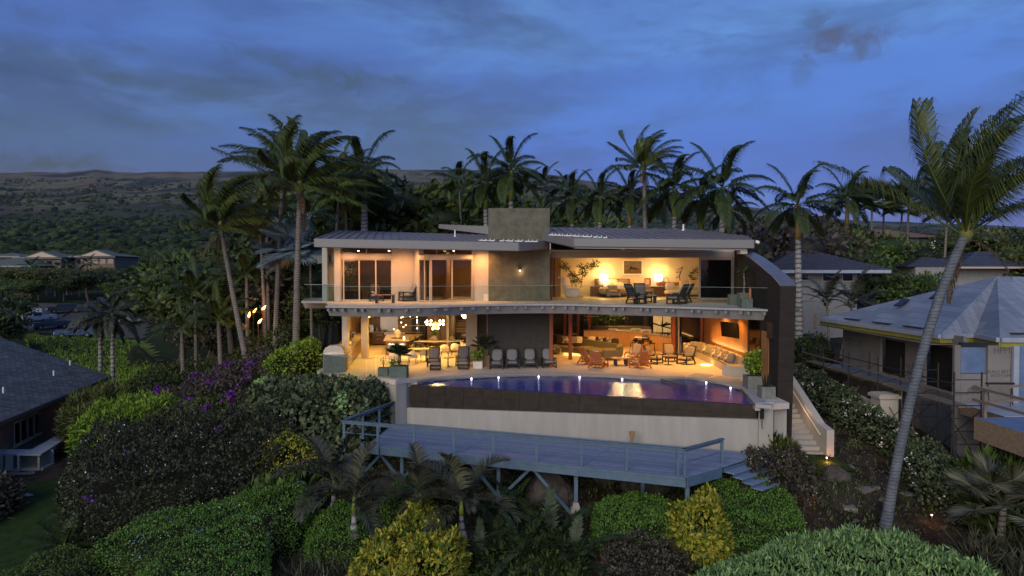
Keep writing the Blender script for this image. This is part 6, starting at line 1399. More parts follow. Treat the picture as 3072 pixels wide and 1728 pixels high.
bk = t.nodes.new('ShaderNodeTexBrick'); bk.inputs['Scale'].default_value = 1.0; bk.inputs['Brick Width'].default_value = .42; bk.inputs['Row Height'].default_value = .21; bk.inputs['Mortar Size'].default_value = .022; bk.inputs['Color1'].default_value = (.055, .066, .068, 1); bk.inputs['Color2'].default_value = (.13, .145, .15, 1); bk.inputs['Mortar'].default_value = (.022, .024, .026, 1)
t.links.new(mp.outputs[0], bk.inputs['Vector']); nz2 = t.nodes.new('ShaderNodeTexNoise'); nz2.inputs['Scale'].default_value = .8; nz2.inputs['Detail'].default_value = 8; t.links.new(tcn.outputs['Object'], nz2.inputs['Vector'])
mx = t.nodes.new('ShaderNodeMix'); mx.data_type = 'RGBA'; mx.blend_type = 'OVERLAY'; mx.inputs[0].default_value = .6; t.links.new(bk.outputs[0], mx.inputs[6]); t.links.new(nz2.outputs[0], mx.inputs[7]); t.links.new(mx.outputs[2], bs.inputs['Base Color'])
bpn = t.nodes.new('ShaderNodeBump'); bpn.inputs['Strength'].default_value = .5; bpn.inputs['Distance'].default_value = .03; t.links.new(bk.outputs[0], bpn.inputs['Height']); t.links.new(bpn.outputs[0], bs.inputs['Normal'])
lh = thing('shingle_roof_house', 'low house with large grey shingle roof at the left edge', 'house', (-30, 42, -4))
def lp(nm, b, m, **k): return obj(nm, b, M[m] if isinstance(m, str) else m, lh, world=True, **k)
ZL2 = CZ - 7.6
E1 = P(331, 1128, ZL2); E0 = P(0, 1264, ZL2); dE = (E0 - E1).normalized(); E00 = E0 + dE * 8; R1 = Q(0, 1012, 50.5); zp = zplane(E1, E0, R1)
R0 = E1 + (R1 - E1) * 1.35; R00 = R0 + (E00 - E1)
lp('roof', face3([Vector((p.x, p.y, zp(p.x, p.y))) for p in (E1, E00, R00, R0)], .12), 'shingle')
lp('roof_edge', B().seg(E1 + Vector((.05, 0, -.12)), E00 + Vector((.05, 0, -.12)), .05, .22), mat('dark_trim', (.05, .06, .065), .6))
wv = Vector((E1.x - .9, E1.y - 1.0)); wv2 = Vector((E0.x - .9 + dE.x * 6, E0.y + dE.y * 6))
nrmE = Vector((-dE.y, dE.x)); nrmE = nrmE if nrmE.x < 0 else -nrmE
def onw(px): # point of the wall line seen at a photo column
 best = min(np.linspace(0, 1, 400), key=lambda s: abs(1536 + (wv + (wv2 - wv) * s).x / (wv + (wv2 - wv) * s).y * F - px)); return wv + (wv2 - wv) * best
lp('wall', B().prism([tuple(wv), tuple(wv2), tuple(wv2 + nrmE * 8), tuple(wv + nrmE * 8)], -5.6, ZL2 - .15), mat('taupe_wall', (.15, .125, .11), .9))
for x0, x1 in ((34, 50), (53, 70), (75, 90), (94, 108)):
 p, q = onw(x0), onw(x1); f_ = -nrmE * .03; fr = lp('window', B().prism([tuple(p + f_), tuple(q + f_), tuple(q), tuple(p)], -4.32, -3.0), 'frame'); p2, q2 = p + (q - p) * .1, q - (q - p) * .1
 obj('pane', B().prism([tuple(p2 + f_ * 1.6), tuple(q2 + f_ * 1.6), tuple(q2 + f_), tuple(p2 + f_)], -4.22, -3.1), M['glass_dark'], fr, world=True)
p, q = onw(28), onw(113); lp('window_sill', B().prism([tuple(p - nrmE * .12), tuple(q - nrmE * .12), tuple(q), tuple(p)], -4.42, -4.33), 'frame')
for px, py in ((10, 1182), (161, 1130), (210, 1097)):
 q = Q(px, py, 44); s = None
 for Y in np.arange(34, 52, .2):
  q = Q(px, py, Y)
  if q.z < zp(q.x, q.y): break
 lp('roof_vent_pipe', B().lathe([(.05, -.1), (.05, .35)], (q.x, q.y, zp(q.x, q.y)), 8), 'white_paint')
oc = thing('outdoor_counter', 'pale concrete outdoor kitchen counter with open shelves by the left house', 'counter', (-25, 35, -4.9))
tag(obj('terrace_slab', B().prism([xy(P(-250, 1330, -4.92)), xy(P(150, 1330, -4.92)), xy(P(235, 1340, -4.92)), xy(P(200, 1418, -4.92)), xy(P(-250, 1432, -4.92))], -5.6, -4.92), M['pave']), kind='structure')
zc_ = -4.0
def op(nm, b, m='white_plaster'): return obj(nm, b, M[m], oc, world=True)
c_ = [P(-120, 1360, zc_), P(122, 1363, zc_), P(203, 1311, zc_), P(165, 1309, zc_), P(95, 1348, zc_), P(-120, 1346, zc_)]
op('counter_top', B().prism([xy(p) for p in c_], zc_ - .08, zc_), 'coping')
for x0, x1 in ((-20, 4), (14, 36), (50, 56)): p, q = P(x0, 1363, zc_), P(x1, 1363, zc_); op('panel', B().bx(p.x, q.x, p.y + .03, p.y + .1, -4.85, zc_ - .081))
p, q = P(120, 1362, zc_), P(150, 1345, zc_); op('panel', B().prism([(p.x - .1, p.y + .1), (q.x - .1, q.y), (q.x - .2, q.y), (p.x - .2, p.y + .1)], -4.85, zc_ - .081))
p, q = P(200, 1314, zc_), P(190, 1312, zc_); op('panel', B().bx(p.x - .12, p.x - .04, p.y - .05, p.y + .5, -4.85, zc_ - .081))
p = P(-20, 1360, zc_); q = P(120, 1360, zc_); op('back_panel', B().bx(p.x, q.x, p.y + 1.0, p.y + 1.08, -4.85, zc_ - .081)); op('plinth', B().bx(p.x, q.x + .1, p.y + .05, p.y + 1.0, -4.92, -4.78))
op('tap', B().tube([(P(18, 1352, zc_).x, P(18, 1352, zc_).y, zc_), (P(18, 1352, zc_).x, P(18, 1352, zc_).y, zc_ + .3), (P(22, 1352, zc_).x + .1, P(18, 1352, zc_).y, zc_ + .36)], .02, 6), 'steel')
for i, (px, py) in enumerate(((62, 1482), (88, 1490), (60, 1504), (98, 1512), (80, 1534), (56, 1556), (30, 1478), (20, 1600))):
 q = ground_pt(px, py); b = B(); n = 9; rs = random.Random(i); b.prism([(q.x + (.36 + .1 * rs.random()) * math.cos(6.283 * k / n), q.y + (.30 + .08 * rs.random()) * math.sin(6.283 * k / n)) for k in range(n)], q.z - .1, q.z + .13)
 tag(obj('stepping_stone', b, M['pave']), 'flat grey stepping stone in the left lawn, %s' % ['top of the row', 'second from the top right', 'third, under the top one', 'fourth, right edge', 'fifth, centre', 'sixth, lower left', 'far upper left', 'lowest, by the frame edge'][i], 'stone', 'stepping stones in the lawn')
def hip(root, x0, x1, y0, y1, ze, h, m, courses=0, over=0.0, nm='roof'):
 """hip roof; with courses > 0 every tile course is its own stepped strip"""
 d = min(x1 - x0, y1 - y0) / 2; cx, cy = (x0 + x1) / 2, (y0 + y1) / 2
 if x1 - x0 >= y1 - y0: r0, r1 = Vector((x0 + d, cy)), Vector((x1 - d, cy))
 else: r0, r1 = Vector((cx, y0 + d)), Vector((cx, y1 - d))
 e = [Vector((x0, y0)), Vector((x1, y0)), Vector((x1, y1)), Vector((x0, y1))]
 tops = [r0, r1, r1, r0] if x1 - x0 >= y1 - y0 else [r0, r0, r1, r1]
 def ring(s): return [a + (t_ - a) * s for a, t_ in zip(e, tops)]
 if not courses:
  a = ring(0); b = B(); vs = [(p.x, p.y, ze) for p in a] + [(r0.x, r0.y, ze + h), (r1.x, r1.y, ze + h)]
  fs = [(0, 1, 5, 4), (1, 2, 5), (2, 3, 4, 5), (3, 0, 4)] if x1 - x0 >= y1 - y0 else [(0, 1, 4), (1, 2, 5, 4), (2, 3, 5), (3, 0, 4, 5)]
  b.add(vs, fs + [(3, 2, 1, 0)]); obj(nm, b, M[m], root, world=True); return
 for k in range(courses):
  a, c = ring(k / courses), ring(min(1, (k + 1.15) / courses)); z0, z1 = ze + h * k / courses + .10, ze + h * (k + 1) / courses + .02
  b = B()
  for i in range(4):
   j = (i + 1) % 4; b.add([(a[i].x, a[i].y, z0 - .10), (a[j].x, a[j].y, z0 - .10), (a[j].x, a[j].y, z0), (a[i].x, a[i].y, z0), (c[j].x, c[j].y, z1), (c[i].x, c[i].y, z1)], [(0, 1, 2, 3), (3, 2, 4, 5)])
  obj('tile_course', b, M[m], root, world=True)
M['tile_blue'] = mat('tile_blue', (.030, .034, .055), .35, c2=(.055, .06, .085), scale=3)
M['tile_brown'] = mat('tile_brown', (.14, .07, .035), .8, c2=(.20, .11, .06), scale=1.5, detail=8)
M['roof_grey'] = mat('roof_grey', (.07, .078, .085), .8, c2=(.10, .11, .12), scale=1.5, detail=8)
M['roof_green'] = mat('roof_green', (.075, .095, .075), .8, c2=(.11, .13, .105), scale=1.2, detail=8)
M['white_block'] = mat('white_block', (.24, .245, .25), .8)
nh = thing('tile_roof_house', 'white walled house with low dark tile hip roof right of the fin wall', 'house', (27, 62, 0))
a, c = Q(2262, 808, 58.5), Q(2672, 812, 56.5)
hip(nh, a.x, c.x, 56.5, 68.5, CZ + .15, 2.0, 'tile_blue', 14)
obj('fascia', B().bx(a.x, c.x, 56.4, 56.48, CZ - .12, CZ + .14), M['gutter'], nh, world=True)
obj('wall', B().bx(a.x + 1.2, c.x - 2.0, 58.0, 67, -1.5, CZ + .14), M['white_block'], nh, world=True)
for x0, x1, z0, z1 in ((2400, 2428, 842, 822), (2466, 2520, 845, 815), (2525, 2560, 845, 818)): p, q = Q(x0, z0, 57.95), Q(x1, z1, 57.95); f = obj('window', B().bx(p.x, q.x, 57.92, 57.99, p.z, q.z), M['frame'], nh, world=True); obj('pane', B().bx(p.x + .08, q.x - .08, 57.88, 57.915, p.z + .08, q.z - .08), M['glass_dark'], f, world=True)
p, q = Q(2398, 905, 56), Q(2465, 1002, 56); obj('pier', B().bx(p.x, q.x, 56.0, 57.9, q.z, p.z), M['white_block'], nh, world=True)
for x0 in (2405, 2414 + 30): p, q = Q(x0, 940, 55.9), Q(x0 + 7, 985, 55.9); obj('pier_slot', B().bx(p.x, q.x, 55.95, 55.995, q.z, p.z), M['tan'], nh, world=True)
gh = thing('brown_roof_house', 'house with low brown hip roof and orange lit wall beyond the fan palms', 'house', (60, 130, 2)); a, c = Q(2568, 712, 125), Q(2842, 712, 125)
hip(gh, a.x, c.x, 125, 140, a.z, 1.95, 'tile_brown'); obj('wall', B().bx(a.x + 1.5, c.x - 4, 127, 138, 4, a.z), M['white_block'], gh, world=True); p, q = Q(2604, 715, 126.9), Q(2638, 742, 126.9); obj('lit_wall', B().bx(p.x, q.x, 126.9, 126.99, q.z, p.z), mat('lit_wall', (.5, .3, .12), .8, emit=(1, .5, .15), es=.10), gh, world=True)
obj('chimney', B().bx(*[Q(x, 0, 124)[0] for x in (2808, 2817)], 124, 125, 5, Q(2810, 722, 124).z), M['white_paint'], gh, world=True)
bh = thing('blue_tile_house', 'house with blue-grey tile hip roof behind the white underlayment roof', 'house', (50, 80, 2)); a, c = Q(2745, 800, 72), Q(3250, 803, 72)
hip(bh, a.x + 4.5, c.x, 72, 84, a.z, 1.75, 'tile_blue', 10); hip(bh, a.x, a.x + 9, 73.5, 82, a.z, 1.1, 'tile_blue', 7); obj('wall', B().bx(a.x + 1, c.x - 1, 73.6, 82, 0, a.z), M['white_block'], bh, world=True); obj('fascia', B().bx(a.x + 4.5, c.x, 71.9, 71.98, a.z - .2, a.z), M['frame'], bh, world=True)
for (x0, x1, y0, y1, Y, lb) in ((1830, 2000, 703, 668, 80, 'grey shingle roof house half hidden behind the palms over the right roof'), (2105, 2262, 704, 680, 88, 'dark grey roof house with white eave right of the bulging palms')):
 a, c = Q(x0, y0, Y), Q(x1, y0, Y); r = thing('grey_roof_house', lb, 'house', (a.x, Y, 3)); hip(r, a.x, c.x, Y, Y + 9, a.z, (y0 - y1) * Y / F, 'roof_grey'); obj('wall', B().bx(a.x + .6, c.x - .6, Y + .7, Y + 8, -2, a.z), M['white_block'] if x0 > 2000 else M['taupe_cushion'], r, world=True); obj('fascia', B().bx(a.x, c.x, Y - .1, Y - .02, a.z - .15, a.z + .02), M['white_paint'], r, world=True)
for i, (x0, x1, ye, yr, Y, D, yb, lb) in enumerate(((-60, 60, 768, 757, 176, 10, 800, 'apartment block with green-grey roof, far left rear one'), (38, 186, 772, 757, 168, 14, 830, 'apartment block with green-grey gable roof behind the palms, left'), (205, 346, 768, 752, 172, 13, 805, 'apartment block with green-grey gable roof, right of the pair'),
  (-90, 92, 797, 772, 160, 12, 838, 'wide lower apartment roof at the left frame edge'), (-100, 92, 846, 825, 150, 12, 880, 'lowest apartment wing with pale windows at the left frame edge'), (100, 200, 800, 780, 170, 8, 822, 'small apartment wing between the two gabled blocks'))):
 a, c = Q(x0, ye, Y), Q(x1, ye, Y); zb_ = Q(x0, yb, Y).z - 3; r = thing('apartment_house', lb, 'house', (a.x, Y, zb_), group='apartment houses in the trees')
 hip(r, a.x, c.x, Y, Y + D, a.z, (ye - yr) * Y / F, 'roof_green'); obj('wall', B().bx(a.x + .8, c.x - .8, Y + .9, Y + D - 1, zb_, a.z), mat('beige_wall', (.15, .12, .09), .9), r, world=True)
 obj('fascia', B().bx(a.x, c.x, Y - .12, Y - .02, a.z - .35, a.z), M['white_block'], r, world=True)
 if i in (1, 2): m_ = a.x + (c.x - a.x) * .62; obj('gable', B().add([(m_ - 4.5, Y - .5, a.z), (m_ + 4.5, Y - .5, a.z), (m_, Y - .5, a.z + 1.6), (m_ - 4.5, Y + 5, a.z), (m_ + 4.5, Y + 5, a.z), (m_, Y + 5, a.z + 1.6)], [(0, 1, 2), (5, 4, 3), (0, 2, 5, 3), (1, 4, 5, 2)]), M['roof_green'], r, world=True); obj('gable_wall', B().add([(m_ - 3.9, Y - .56, a.z), (m_ + 3.9, Y - .56, a.z), (m_, Y - .56, a.z + 1.3), (m_ - 3.9, Y - .52, a.z), (m_ + 3.9, Y - .52, a.z), (m_, Y - .52, a.z + 1.3)], [(0, 1, 2), (5, 4, 3), (0, 3, 4, 1), (1, 4, 5, 2), (2, 5, 3, 0)]), M['frame'], r, world=True)
 nw = 5
 for k in range(nw):
  xx = a.x + 1.6 + k * (c.x - a.x - 4) / (nw - 1); f = obj('window', B().bx(xx, xx + 1.5, Y + .8, Y + .89, a.z - 2.0, a.z - .7), M['white_block'], r, world=True); obj('pane', B().bx(xx + .1, xx + 1.4, Y + .74, Y + .79, a.z - 1.9, a.z - .8), M['glass_dark'], f, world=True)
def car(lb, px, py, Y, rz, body, pickup=True, cap=False):
 q = Q(px, py, Y); g_ = gz(q.x, q.y) + .1; r = thing('parked_pickup' if pickup else 'parked_car', lb, 'pickup truck' if pickup else 'car', (q.x, Y, g_), rz); m = mat(body[0], body[1], .35, spec=.6)
 part('body', B().prism([(-2.6, -.9), (2.55, -.9), (2.65, 0), (2.55, .9), (-2.6, .9)], .42, .95).box((1.9, 0, 1.02), (1.3, 1.7, .16)), m, r)
 hx = [(-.5 if pickup else -1.8), 1.15]
 part('cab', B().hexa([(hx[0], -.85, .951), (1.3, -.85, .951), (1.3, .85, .951), (hx[0], .85, .951), (hx[0] + .1, -.7, 1.62), (.75, -.7, 1.62), (.75, .7, 1.62), (hx[0] + .1, .7, 1.62)]), m, r)
 part('windscreen', B().hexa([(1.22, -.72, 1.08), (1.26, -.72, 1.08), (1.26, .72, 1.08), (1.22, .72, 1.08), (.83, -.62, 1.55), (.87, -.62, 1.55), (.87, .62, 1.55), (.83, .62, 1.55)]), 'glass_dark', r)
 for s in (-1, 1): part('side_window', B().hexa([(hx[0] + .15, s * .83, 1.05), (1.1, s * .83, 1.05), (1.1, s * .87, 1.05), (hx[0] + .15, s * .87, 1.05), (hx[0] + .2, s * .71, 1.53), (.75, s * .71, 1.53), (.75, s * .75, 1.53), (hx[0] + .2, s * .75, 1.53)]), 'glass_dark', r)
 if pickup: part('cargo_bed', B().bx(-2.58, -.55, -.88, -.8, .951, 1.15).bx(-2.58, -.55, .8, .88, .951, 1.15).bx(-2.6, -2.52, -.79, .79, .951, 1.15), m, r)
 if cap: part('canopy', B().bx(-2.5, -.55, -.8, .8, 1.151, 1.66), m, r)
 for sx in (-1.6, 1.65):
  for s in (-1, 1): w = part('wheel', B().tube([(sx, s * .72, .36), (sx, s * .93, .36)], .38, 14), 'black_metal', r); part('rim', B().tube([(sx, s * .931, .36), (sx, s * .945, .36)], .2, 10), 'steel', w)
 for s in (-1, 1): part('headlight', B().box((2.6, s * .68, .78), (.1, .3, .18)), 'white_paint', r)
 part('bumper', B().box((2.66, 0, .5), (.12, 1.7, .2)), 'steel', r)
car('white pickup with canopy at the left end of the parked row', 72, 1025, 112, R(-150), ('paint_white', (.6, .62, .65)), cap=True)
car('silver-blue pickup second in the parked row, nose towards us', 112, 1028, 110, R(-115), ('paint_silver', (.28, .32, .38)))
car('dark blue pickup facing us in the middle of the parked row', 152, 1030, 106, R(-125), ('paint_navy', (.03, .05, .09)))
car('blue pickup at the right end of the parked row', 228, 1032, 102, R(-158), ('paint_blue', (.05, .10, .20)))
car('dark car behind the two blue pickups', 196, 1018, 118, R(-140), ('paint_dark', (.03, .035, .045)), pickup=False)
car('pale car half hidden in the bushes to the right of the palm trunks', 368, 1018, 112, R(170), ('paint_pale', (.42, .46, .50)), pickup=False)
# ================================================================= VEGETATION
def leafmat(name, a, b_, rough=.6, spec=.3): return mat(name, a, rough, c2=b_, scale=1.2, attr=True, spec=spec, detail=3)
M['l_dark'] = leafmat('leaf_dark', (0.015, 0.026, 0.009), (0.061, 0.090, 0.023))
M['l_deep'] = leafmat('leaf_deep', (.013, .018, .011), (.060, .070, .036))
M['l_dead'] = leafmat('leaf_dead', (.06, .042, .022), (.16, .115, .06))
M['l_mid'] = leafmat('leaf_mid', (0.027, 0.055, 0.010), (0.099, 0.147, 0.030))
M['l_hedge'] = leafmat('leaf_hedge', (0.037, 0.101, 0.015), (0.124, 0.244, 0.039))
M['l_pale'] = leafmat('leaf_pale', (0.084, 0.179, 0.058), (0.258, 0.405, 0.146))
M['l_yellow'] = leafmat('leaf_yellow', (.045, .11, .010), (.42, .37, .045))
M['l_lime'] = leafmat('leaf_lime', (0.068, 0.138, 0.010), (0.228, 0.357, 0.031))
M['l_waxy'] = leafmat('leaf_waxy', (.012, .024, .010), (.040, .062, .024), .55, .3)
M['l_brown'] = leafmat('leaf_brown', (0.026, 0.022, 0.017), (0.094, 0.084, 0.061))
M['l_seagrape'] = leafmat('leaf_seagrape', (.022, .034, .016), (.115, .15, .075))
M['l_olive'] = leafmat('leaf_olive', (0.030, 0.046, 0.010), (0.114, 0.130, 0.031))
M['frond'] = leafmat('frond_green', (0.027, 0.043, 0.009), (0.099, 0.130, 0.023), .45, .4)
M['frond_dk'] = leafmat('frond_dark', (0.021, 0.036, 0.009), (0.061, 0.090, 0.023), .45, .4)
M['frond_lime'] = leafmat('frond_lime', (0.061, 0.105, 0.012), (0.198, 0.260, 0.037), .45, .4)
M['frond_grey'] = leafmat('frond_grey', (0.024, 0.028, 0.017), (0.087, 0.092, 0.056), .5, .4)
M['frond_blue'] = leafmat('frond_blue', (.14, .21, .24), (.34, .45, .50), .5, .4)
M['rachis'] = mat('rachis', (.14, .15, .035), .5, c2=(.24, .23, .07), scale=3)
M['shaft'] = mat('crownshaft', (.14, .20, .02), .35, c2=(.24, .30, .035), scale=2, stretch=(1, 1, .3))
M['shaft_o'] = mat('crownshaft_orange', (.20, .13, .04), .5, c2=(.30, .20, .06), scale=3, stretch=(1, 1, .3))
M['fl_white'] = mat('petal_white', (.75, .75, .70), .6); M['fl_purple'] = mat('petal_purple', (.09, .008, .22), .6, c2=(.19, .02, .38), scale=4); M['fl_blue'] = mat('petal_blue', (.18, .32, .62), .6)
def trunkmat(name, a, b_, sc):
 m = mat(name, a, .85, c2=b_, scale=2.5, detail=9, bump=.3); t = m.node_tree
 bs = t.nodes['Principled BSDF']; wv_ = t.nodes.new('ShaderNodeTexWave'); wv_.wave_type = 'BANDS'; wv_.bands_direction = 'Z'; wv_.inputs['Scale'].default_value = sc; wv_.inputs['Distortion'].default_value = 5; wv_.inputs['Detail'].default_value = 5; wv_.inputs['Detail Scale'].default_value = 1.6
 tc_n = t.nodes.new('ShaderNodeTexCoord'); t.links.new(tc_n.outputs['Object'], wv_.inputs['Vector'])
 r_ = t.nodes.new('ShaderNodeValToRGB'); r_.color_ramp.elements[0].position = .08; r_.color_ramp.elements[0].color = (.25, .22, .2, 1); r_.color_ramp.elements[1].position = .38; r_.color_ramp.elements[1].color = (1, 1, 1, 1); t.links.new(wv_.outputs[0], r_.inputs[0])
 old = bs.inputs['Base Color'].links[0].from_socket; mx = t.nodes.new('ShaderNodeMix'); mx.data_type = 'RGBA'; mx.blend_type = 'MULTIPLY'; mx.inputs[0].default_value = .9; t.links.new(old, mx.inputs[6]); t.links.new(r_.outputs[0], mx.inputs[7]); t.links.new(mx.outputs[2], bs.inputs['Base Color']); return m
M['t_coco'] = trunkmat('trunk_coconut', (.15, .135, .12), (.26, .24, .215), 2.3)
M['t_coco_near'] = trunkmat('trunk_coconut_near', (.085, .10, .125), (.17, .19, .225), 2.6)
M['t_coco_near'].node_tree.nodes['Mix'].inputs[0].default_value = .55
M['t_royal'] = trunkmat('trunk_royal', (.22, .22, .22), (.36, .36, .36), .9)
M['t_fan'] = trunkmat('trunk_fan', (.15, .135, .11), (.24, .22, .18), 1.8)
M['bark'] = mat('bark', (.05, .042, .034), .9, c2=(.11, .095, .08), scale=4, detail=9, bump=.5)
def nmesh(name, V, Fq, vals, m, ntri=None):
 """mesh from numpy quads with a per-vertex 'v' value"""
 me = bpy.data.meshes.new(name); V = np.asarray(V, np.float32)
 me.vertices.add(len(V)); me.vertices.foreach_set('co', V.reshape(-1))
 Fq = np.asarray(Fq, np.int32); me.loops.add(Fq.size); me.loops.foreach_set('vertex_index', Fq.reshape(-1)); me.polygons.add(len(Fq)); me.polygons.foreach_set('loop_start', (np.arange(len(Fq)) * Fq.shape[1]).astype(np.int32))
 me.update(calc_edges=True)
 at = me.attributes.new('v', 'FLOAT', 'POINT'); at.data.foreach_set('value', np.asarray(vals, np.float32))
 me.materials.append(m); return me
def nrm(a): return a / np.maximum(np.linalg.norm(a, axis=-1, keepdims=True), 1e-9)
def leafset(rng, p, n, l, w, out=.5, up=.15, jit=.5):
 """rhomb leaves at points p pointing partly outwards along n"""
 N = len(p); d = nrm(rng.normal(size=(N, 3)) * (1 - out) + n * out + np.array([0, 0, up])); s = nrm(np.cross(d, nrm(n + rng.normal(size=(N, 3)) * .5)))
 L_ = l * (1 + jit * rng.uniform(-1, 1, (N, 1))); W_ = w * (1 + jit * rng.uniform(-1, 1, (N, 1))); cr = nrm(np.cross(d, s)) * L_ * .08
 V = np.stack([p, p + d * L_ * .5 + s * W_ / 2 + cr, p + d * L_, p + d * L_ * .5 - s * W_ / 2 + cr], 1).reshape(-1, 3)
 Fq = np.arange(4 * N).reshape(N, 4); return V, Fq, np.repeat(rng.uniform(0, 1, N), 4)
def shell(rng, blobs, N, inner=.72):
 """points through the outer shell of several ellipsoids"""
 P_, Nn = [], []; tot = sum(b[3] * b[4] for b in blobs)
 for i, (x, y, z, rx, rz) in enumerate(blobs):
  k = max(8, int(N * rx * rz / tot)); d = nrm(rng.normal(size=(k, 3))); r = inner + (1.06 - inner) * rng.uniform(0, 1, (k, 1)) ** .7
  r = r * (1 + .13 * np.sin(d[:, :1] * 7 + i) * np.sin(d[:, 1:2] * 8 + 2 * i))
  q = d * r * np.array([rx, rx, rz]) + np.array([x, y, z]); ok = np.ones(k, bool)
  for j, o_ in enumerate(blobs):
   if j != i: ok &= (((q - np.array(o_[:3])) / np.array([o_[3], o_[3], o_[4]])) ** 2).sum(1) > .5
  P_.append(q[ok]); Nn.append(d[ok])
 return np.concatenate(P_), np.concatenate(Nn)
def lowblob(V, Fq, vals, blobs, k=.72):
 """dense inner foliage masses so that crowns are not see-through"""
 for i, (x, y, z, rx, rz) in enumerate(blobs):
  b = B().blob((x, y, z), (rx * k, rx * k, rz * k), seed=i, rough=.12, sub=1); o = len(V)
  V = np.concatenate([V, np.array(b.v)]); Fq = np.concatenate([Fq, np.array(b.f) + o]); vals = np.concatenate([vals, np.full(len(b.v), .12)])  # inner masses toned dark, imitating the shade inside a crown
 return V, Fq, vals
def crown_mesh(name, seed, r, h, nb, N, l, w, m, core=.62, out=.45):
 rng = np.random.default_rng(seed); bl = []
 for k in range(nb):
  a = rng.uniform(0, 6.28); q = rng.uniform(0, 1) ** .6; z = rng.uniform(-.5, .6) * h
  bl.append((math.cos(a) * q * r * .68, math.sin(a) * q * r * .68, z * .7, r * rng.uniform(.32, .52), h * rng.uniform(.28, .45)))
 p, n = shell(rng, bl, N); V, Fq, vs = leafset(rng, p, n, l, w, out); vs = vs * .75 + .25 * np.repeat(rng.uniform(0, 1, len(p)), 4)
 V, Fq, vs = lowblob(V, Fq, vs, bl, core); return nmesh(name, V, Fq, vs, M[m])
def trunk_b(h, r, seed, lean=.15, limbs=4, spread=1.0):
 rs = random.Random(seed); b = B(); top = Vector((rs.uniform(-lean, lean) * h, rs.uniform(-lean, lean) * h, h * .62)); b.tube([(0, 0, -1.5), (0, 0, 0), top * .5 + Vector((0, 0, 0)), top], [r * 1.5, r * 1.2, r, r * .7], 8)
 for k in range(limbs):
  a = 6.28 * k / limbs + rs.uniform(-.5, .5); e = top + Vector((math.cos(a) * h * .3 * spread, math.sin(a) * h * .3 * spread, h * .42)); b.tube([top - Vector((0, 0, h * .06)), (top + e) / 2 + Vector((0, 0, .1 * h)), e], [r * .55, r * .35, r * .12], 6)
 return b
def mk_tree(kind, seed, H, r, m, nb=13, N=3400, l=.42, w=.2, ch=.42):
 rt = thing('tree', 'x', 'tree'); t_ = part('trunk', trunk_b(H * .72, .07 + H * .018, seed), 'bark', rt, True); me = crown_mesh('crown', seed, r, H * ch, nb, N, l, w, m); c_ = meshobj('crown', me, None, rt, (0, 0, H * .68)); return Proto(rt)
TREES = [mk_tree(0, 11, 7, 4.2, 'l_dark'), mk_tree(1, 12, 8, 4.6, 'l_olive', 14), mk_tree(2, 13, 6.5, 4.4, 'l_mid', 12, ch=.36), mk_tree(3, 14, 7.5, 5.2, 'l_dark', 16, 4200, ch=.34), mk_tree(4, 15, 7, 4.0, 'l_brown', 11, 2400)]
def frond_mesh(name, az, el, L, grav=.9, wind=(0, 0, 0), npair=38, ll=.9, droop=.35, w=.055, m='frond', seed=0, t0=.16, vshape=.2, sweep=.5, petiole=None):
 rng = random.Random(seed); n = 14; d = Vector((math.cos(az) * math.cos(el), math.sin(az) * math.cos(el), math.sin(el))); wv = Vector(wind); p = Vector((0, 0, 0)); pts = [p.copy()]; dirs = [d.copy()]
 for i in range(n):
  s = (i + 1) / n; d = (d + Vector((0, 0, -grav)) * s * 1.9 / n + wv * (s * 1.9 / n)).normalized(); p = p + d * L / n; pts.append(p.copy()); dirs.append(d.copy())
 V, Fq, vs = [], [], []
 up = Vector((0, 0, 1))
 for i in range(n + 1):      # rachis as a slim three-sided keel
  s = dirs[i].cross(up); s = s.normalized() if s.length > .05 else Vector((-math.sin(az), math.cos(az), 0)); u = s.cross(dirs[i]).normalized(); rr = (.045 if L > 3 else .022) * (1 - .8 * i / n)
  V += [pts[i] + s * rr, pts[i] - s * rr, pts[i] - u * rr]
 for i in range(n):
  for k in range(3): a = i * 3 + k; c = i * 3 + (k + 1) % 3; Fq.append((a, c, c + 3, a + 3))
 nr = len(V); vs = [1.25] * nr
 for k in range(npair):
  t_ = t0 + (1 - t0) * (k + .5) / npair; x = t_ * n; i = min(int(x), n - 1); f = x - i; q = pts[i].lerp(pts[i + 1], f); dd = dirs[i].lerp(dirs[i + 1], f).normalized()
  s = dd.cross(up); s = s.normalized() if s.length > .05 else Vector((-math.sin(az), math.cos(az), 0)); u = s.cross(dd).normalized()
  lf = ll * (math.sin(math.pi * (t_ * .80 + .14)) ** .7) * rng.uniform(.85, 1.1)
  for sg in (-1, 1):
   sw = sweep + .5 * t_ + rng.uniform(-.1, .1); a1 = (s * sg * math.cos(sw) + dd * math.sin(sw) + u * (vshape + rng.uniform(-.12, .12))).normalized()
   a2 = (a1 + Vector((0, 0, -droop * 1.6)) + wv * .8).normalized(); mid = q + a1 * lf * .45; tip = mid + a2 * lf * .55; wd = a1.cross(u); wd = (wd.normalized() if wd.length > .01 else dd) * w / 2
   o = len(V); V += [q - wd * .6, q + wd * .6, mid + wd, mid - wd, tip + wd * .12, tip - wd * .12]; Fq += [(o, o + 1, o + 2, o + 3), (o + 3, o + 2, o + 4, o + 5)]; vv = rng.uniform(0, .9); vs += [vv] * 6
 return nmesh(name, [tuple(v) for v in V], Fq, vs, M[m])
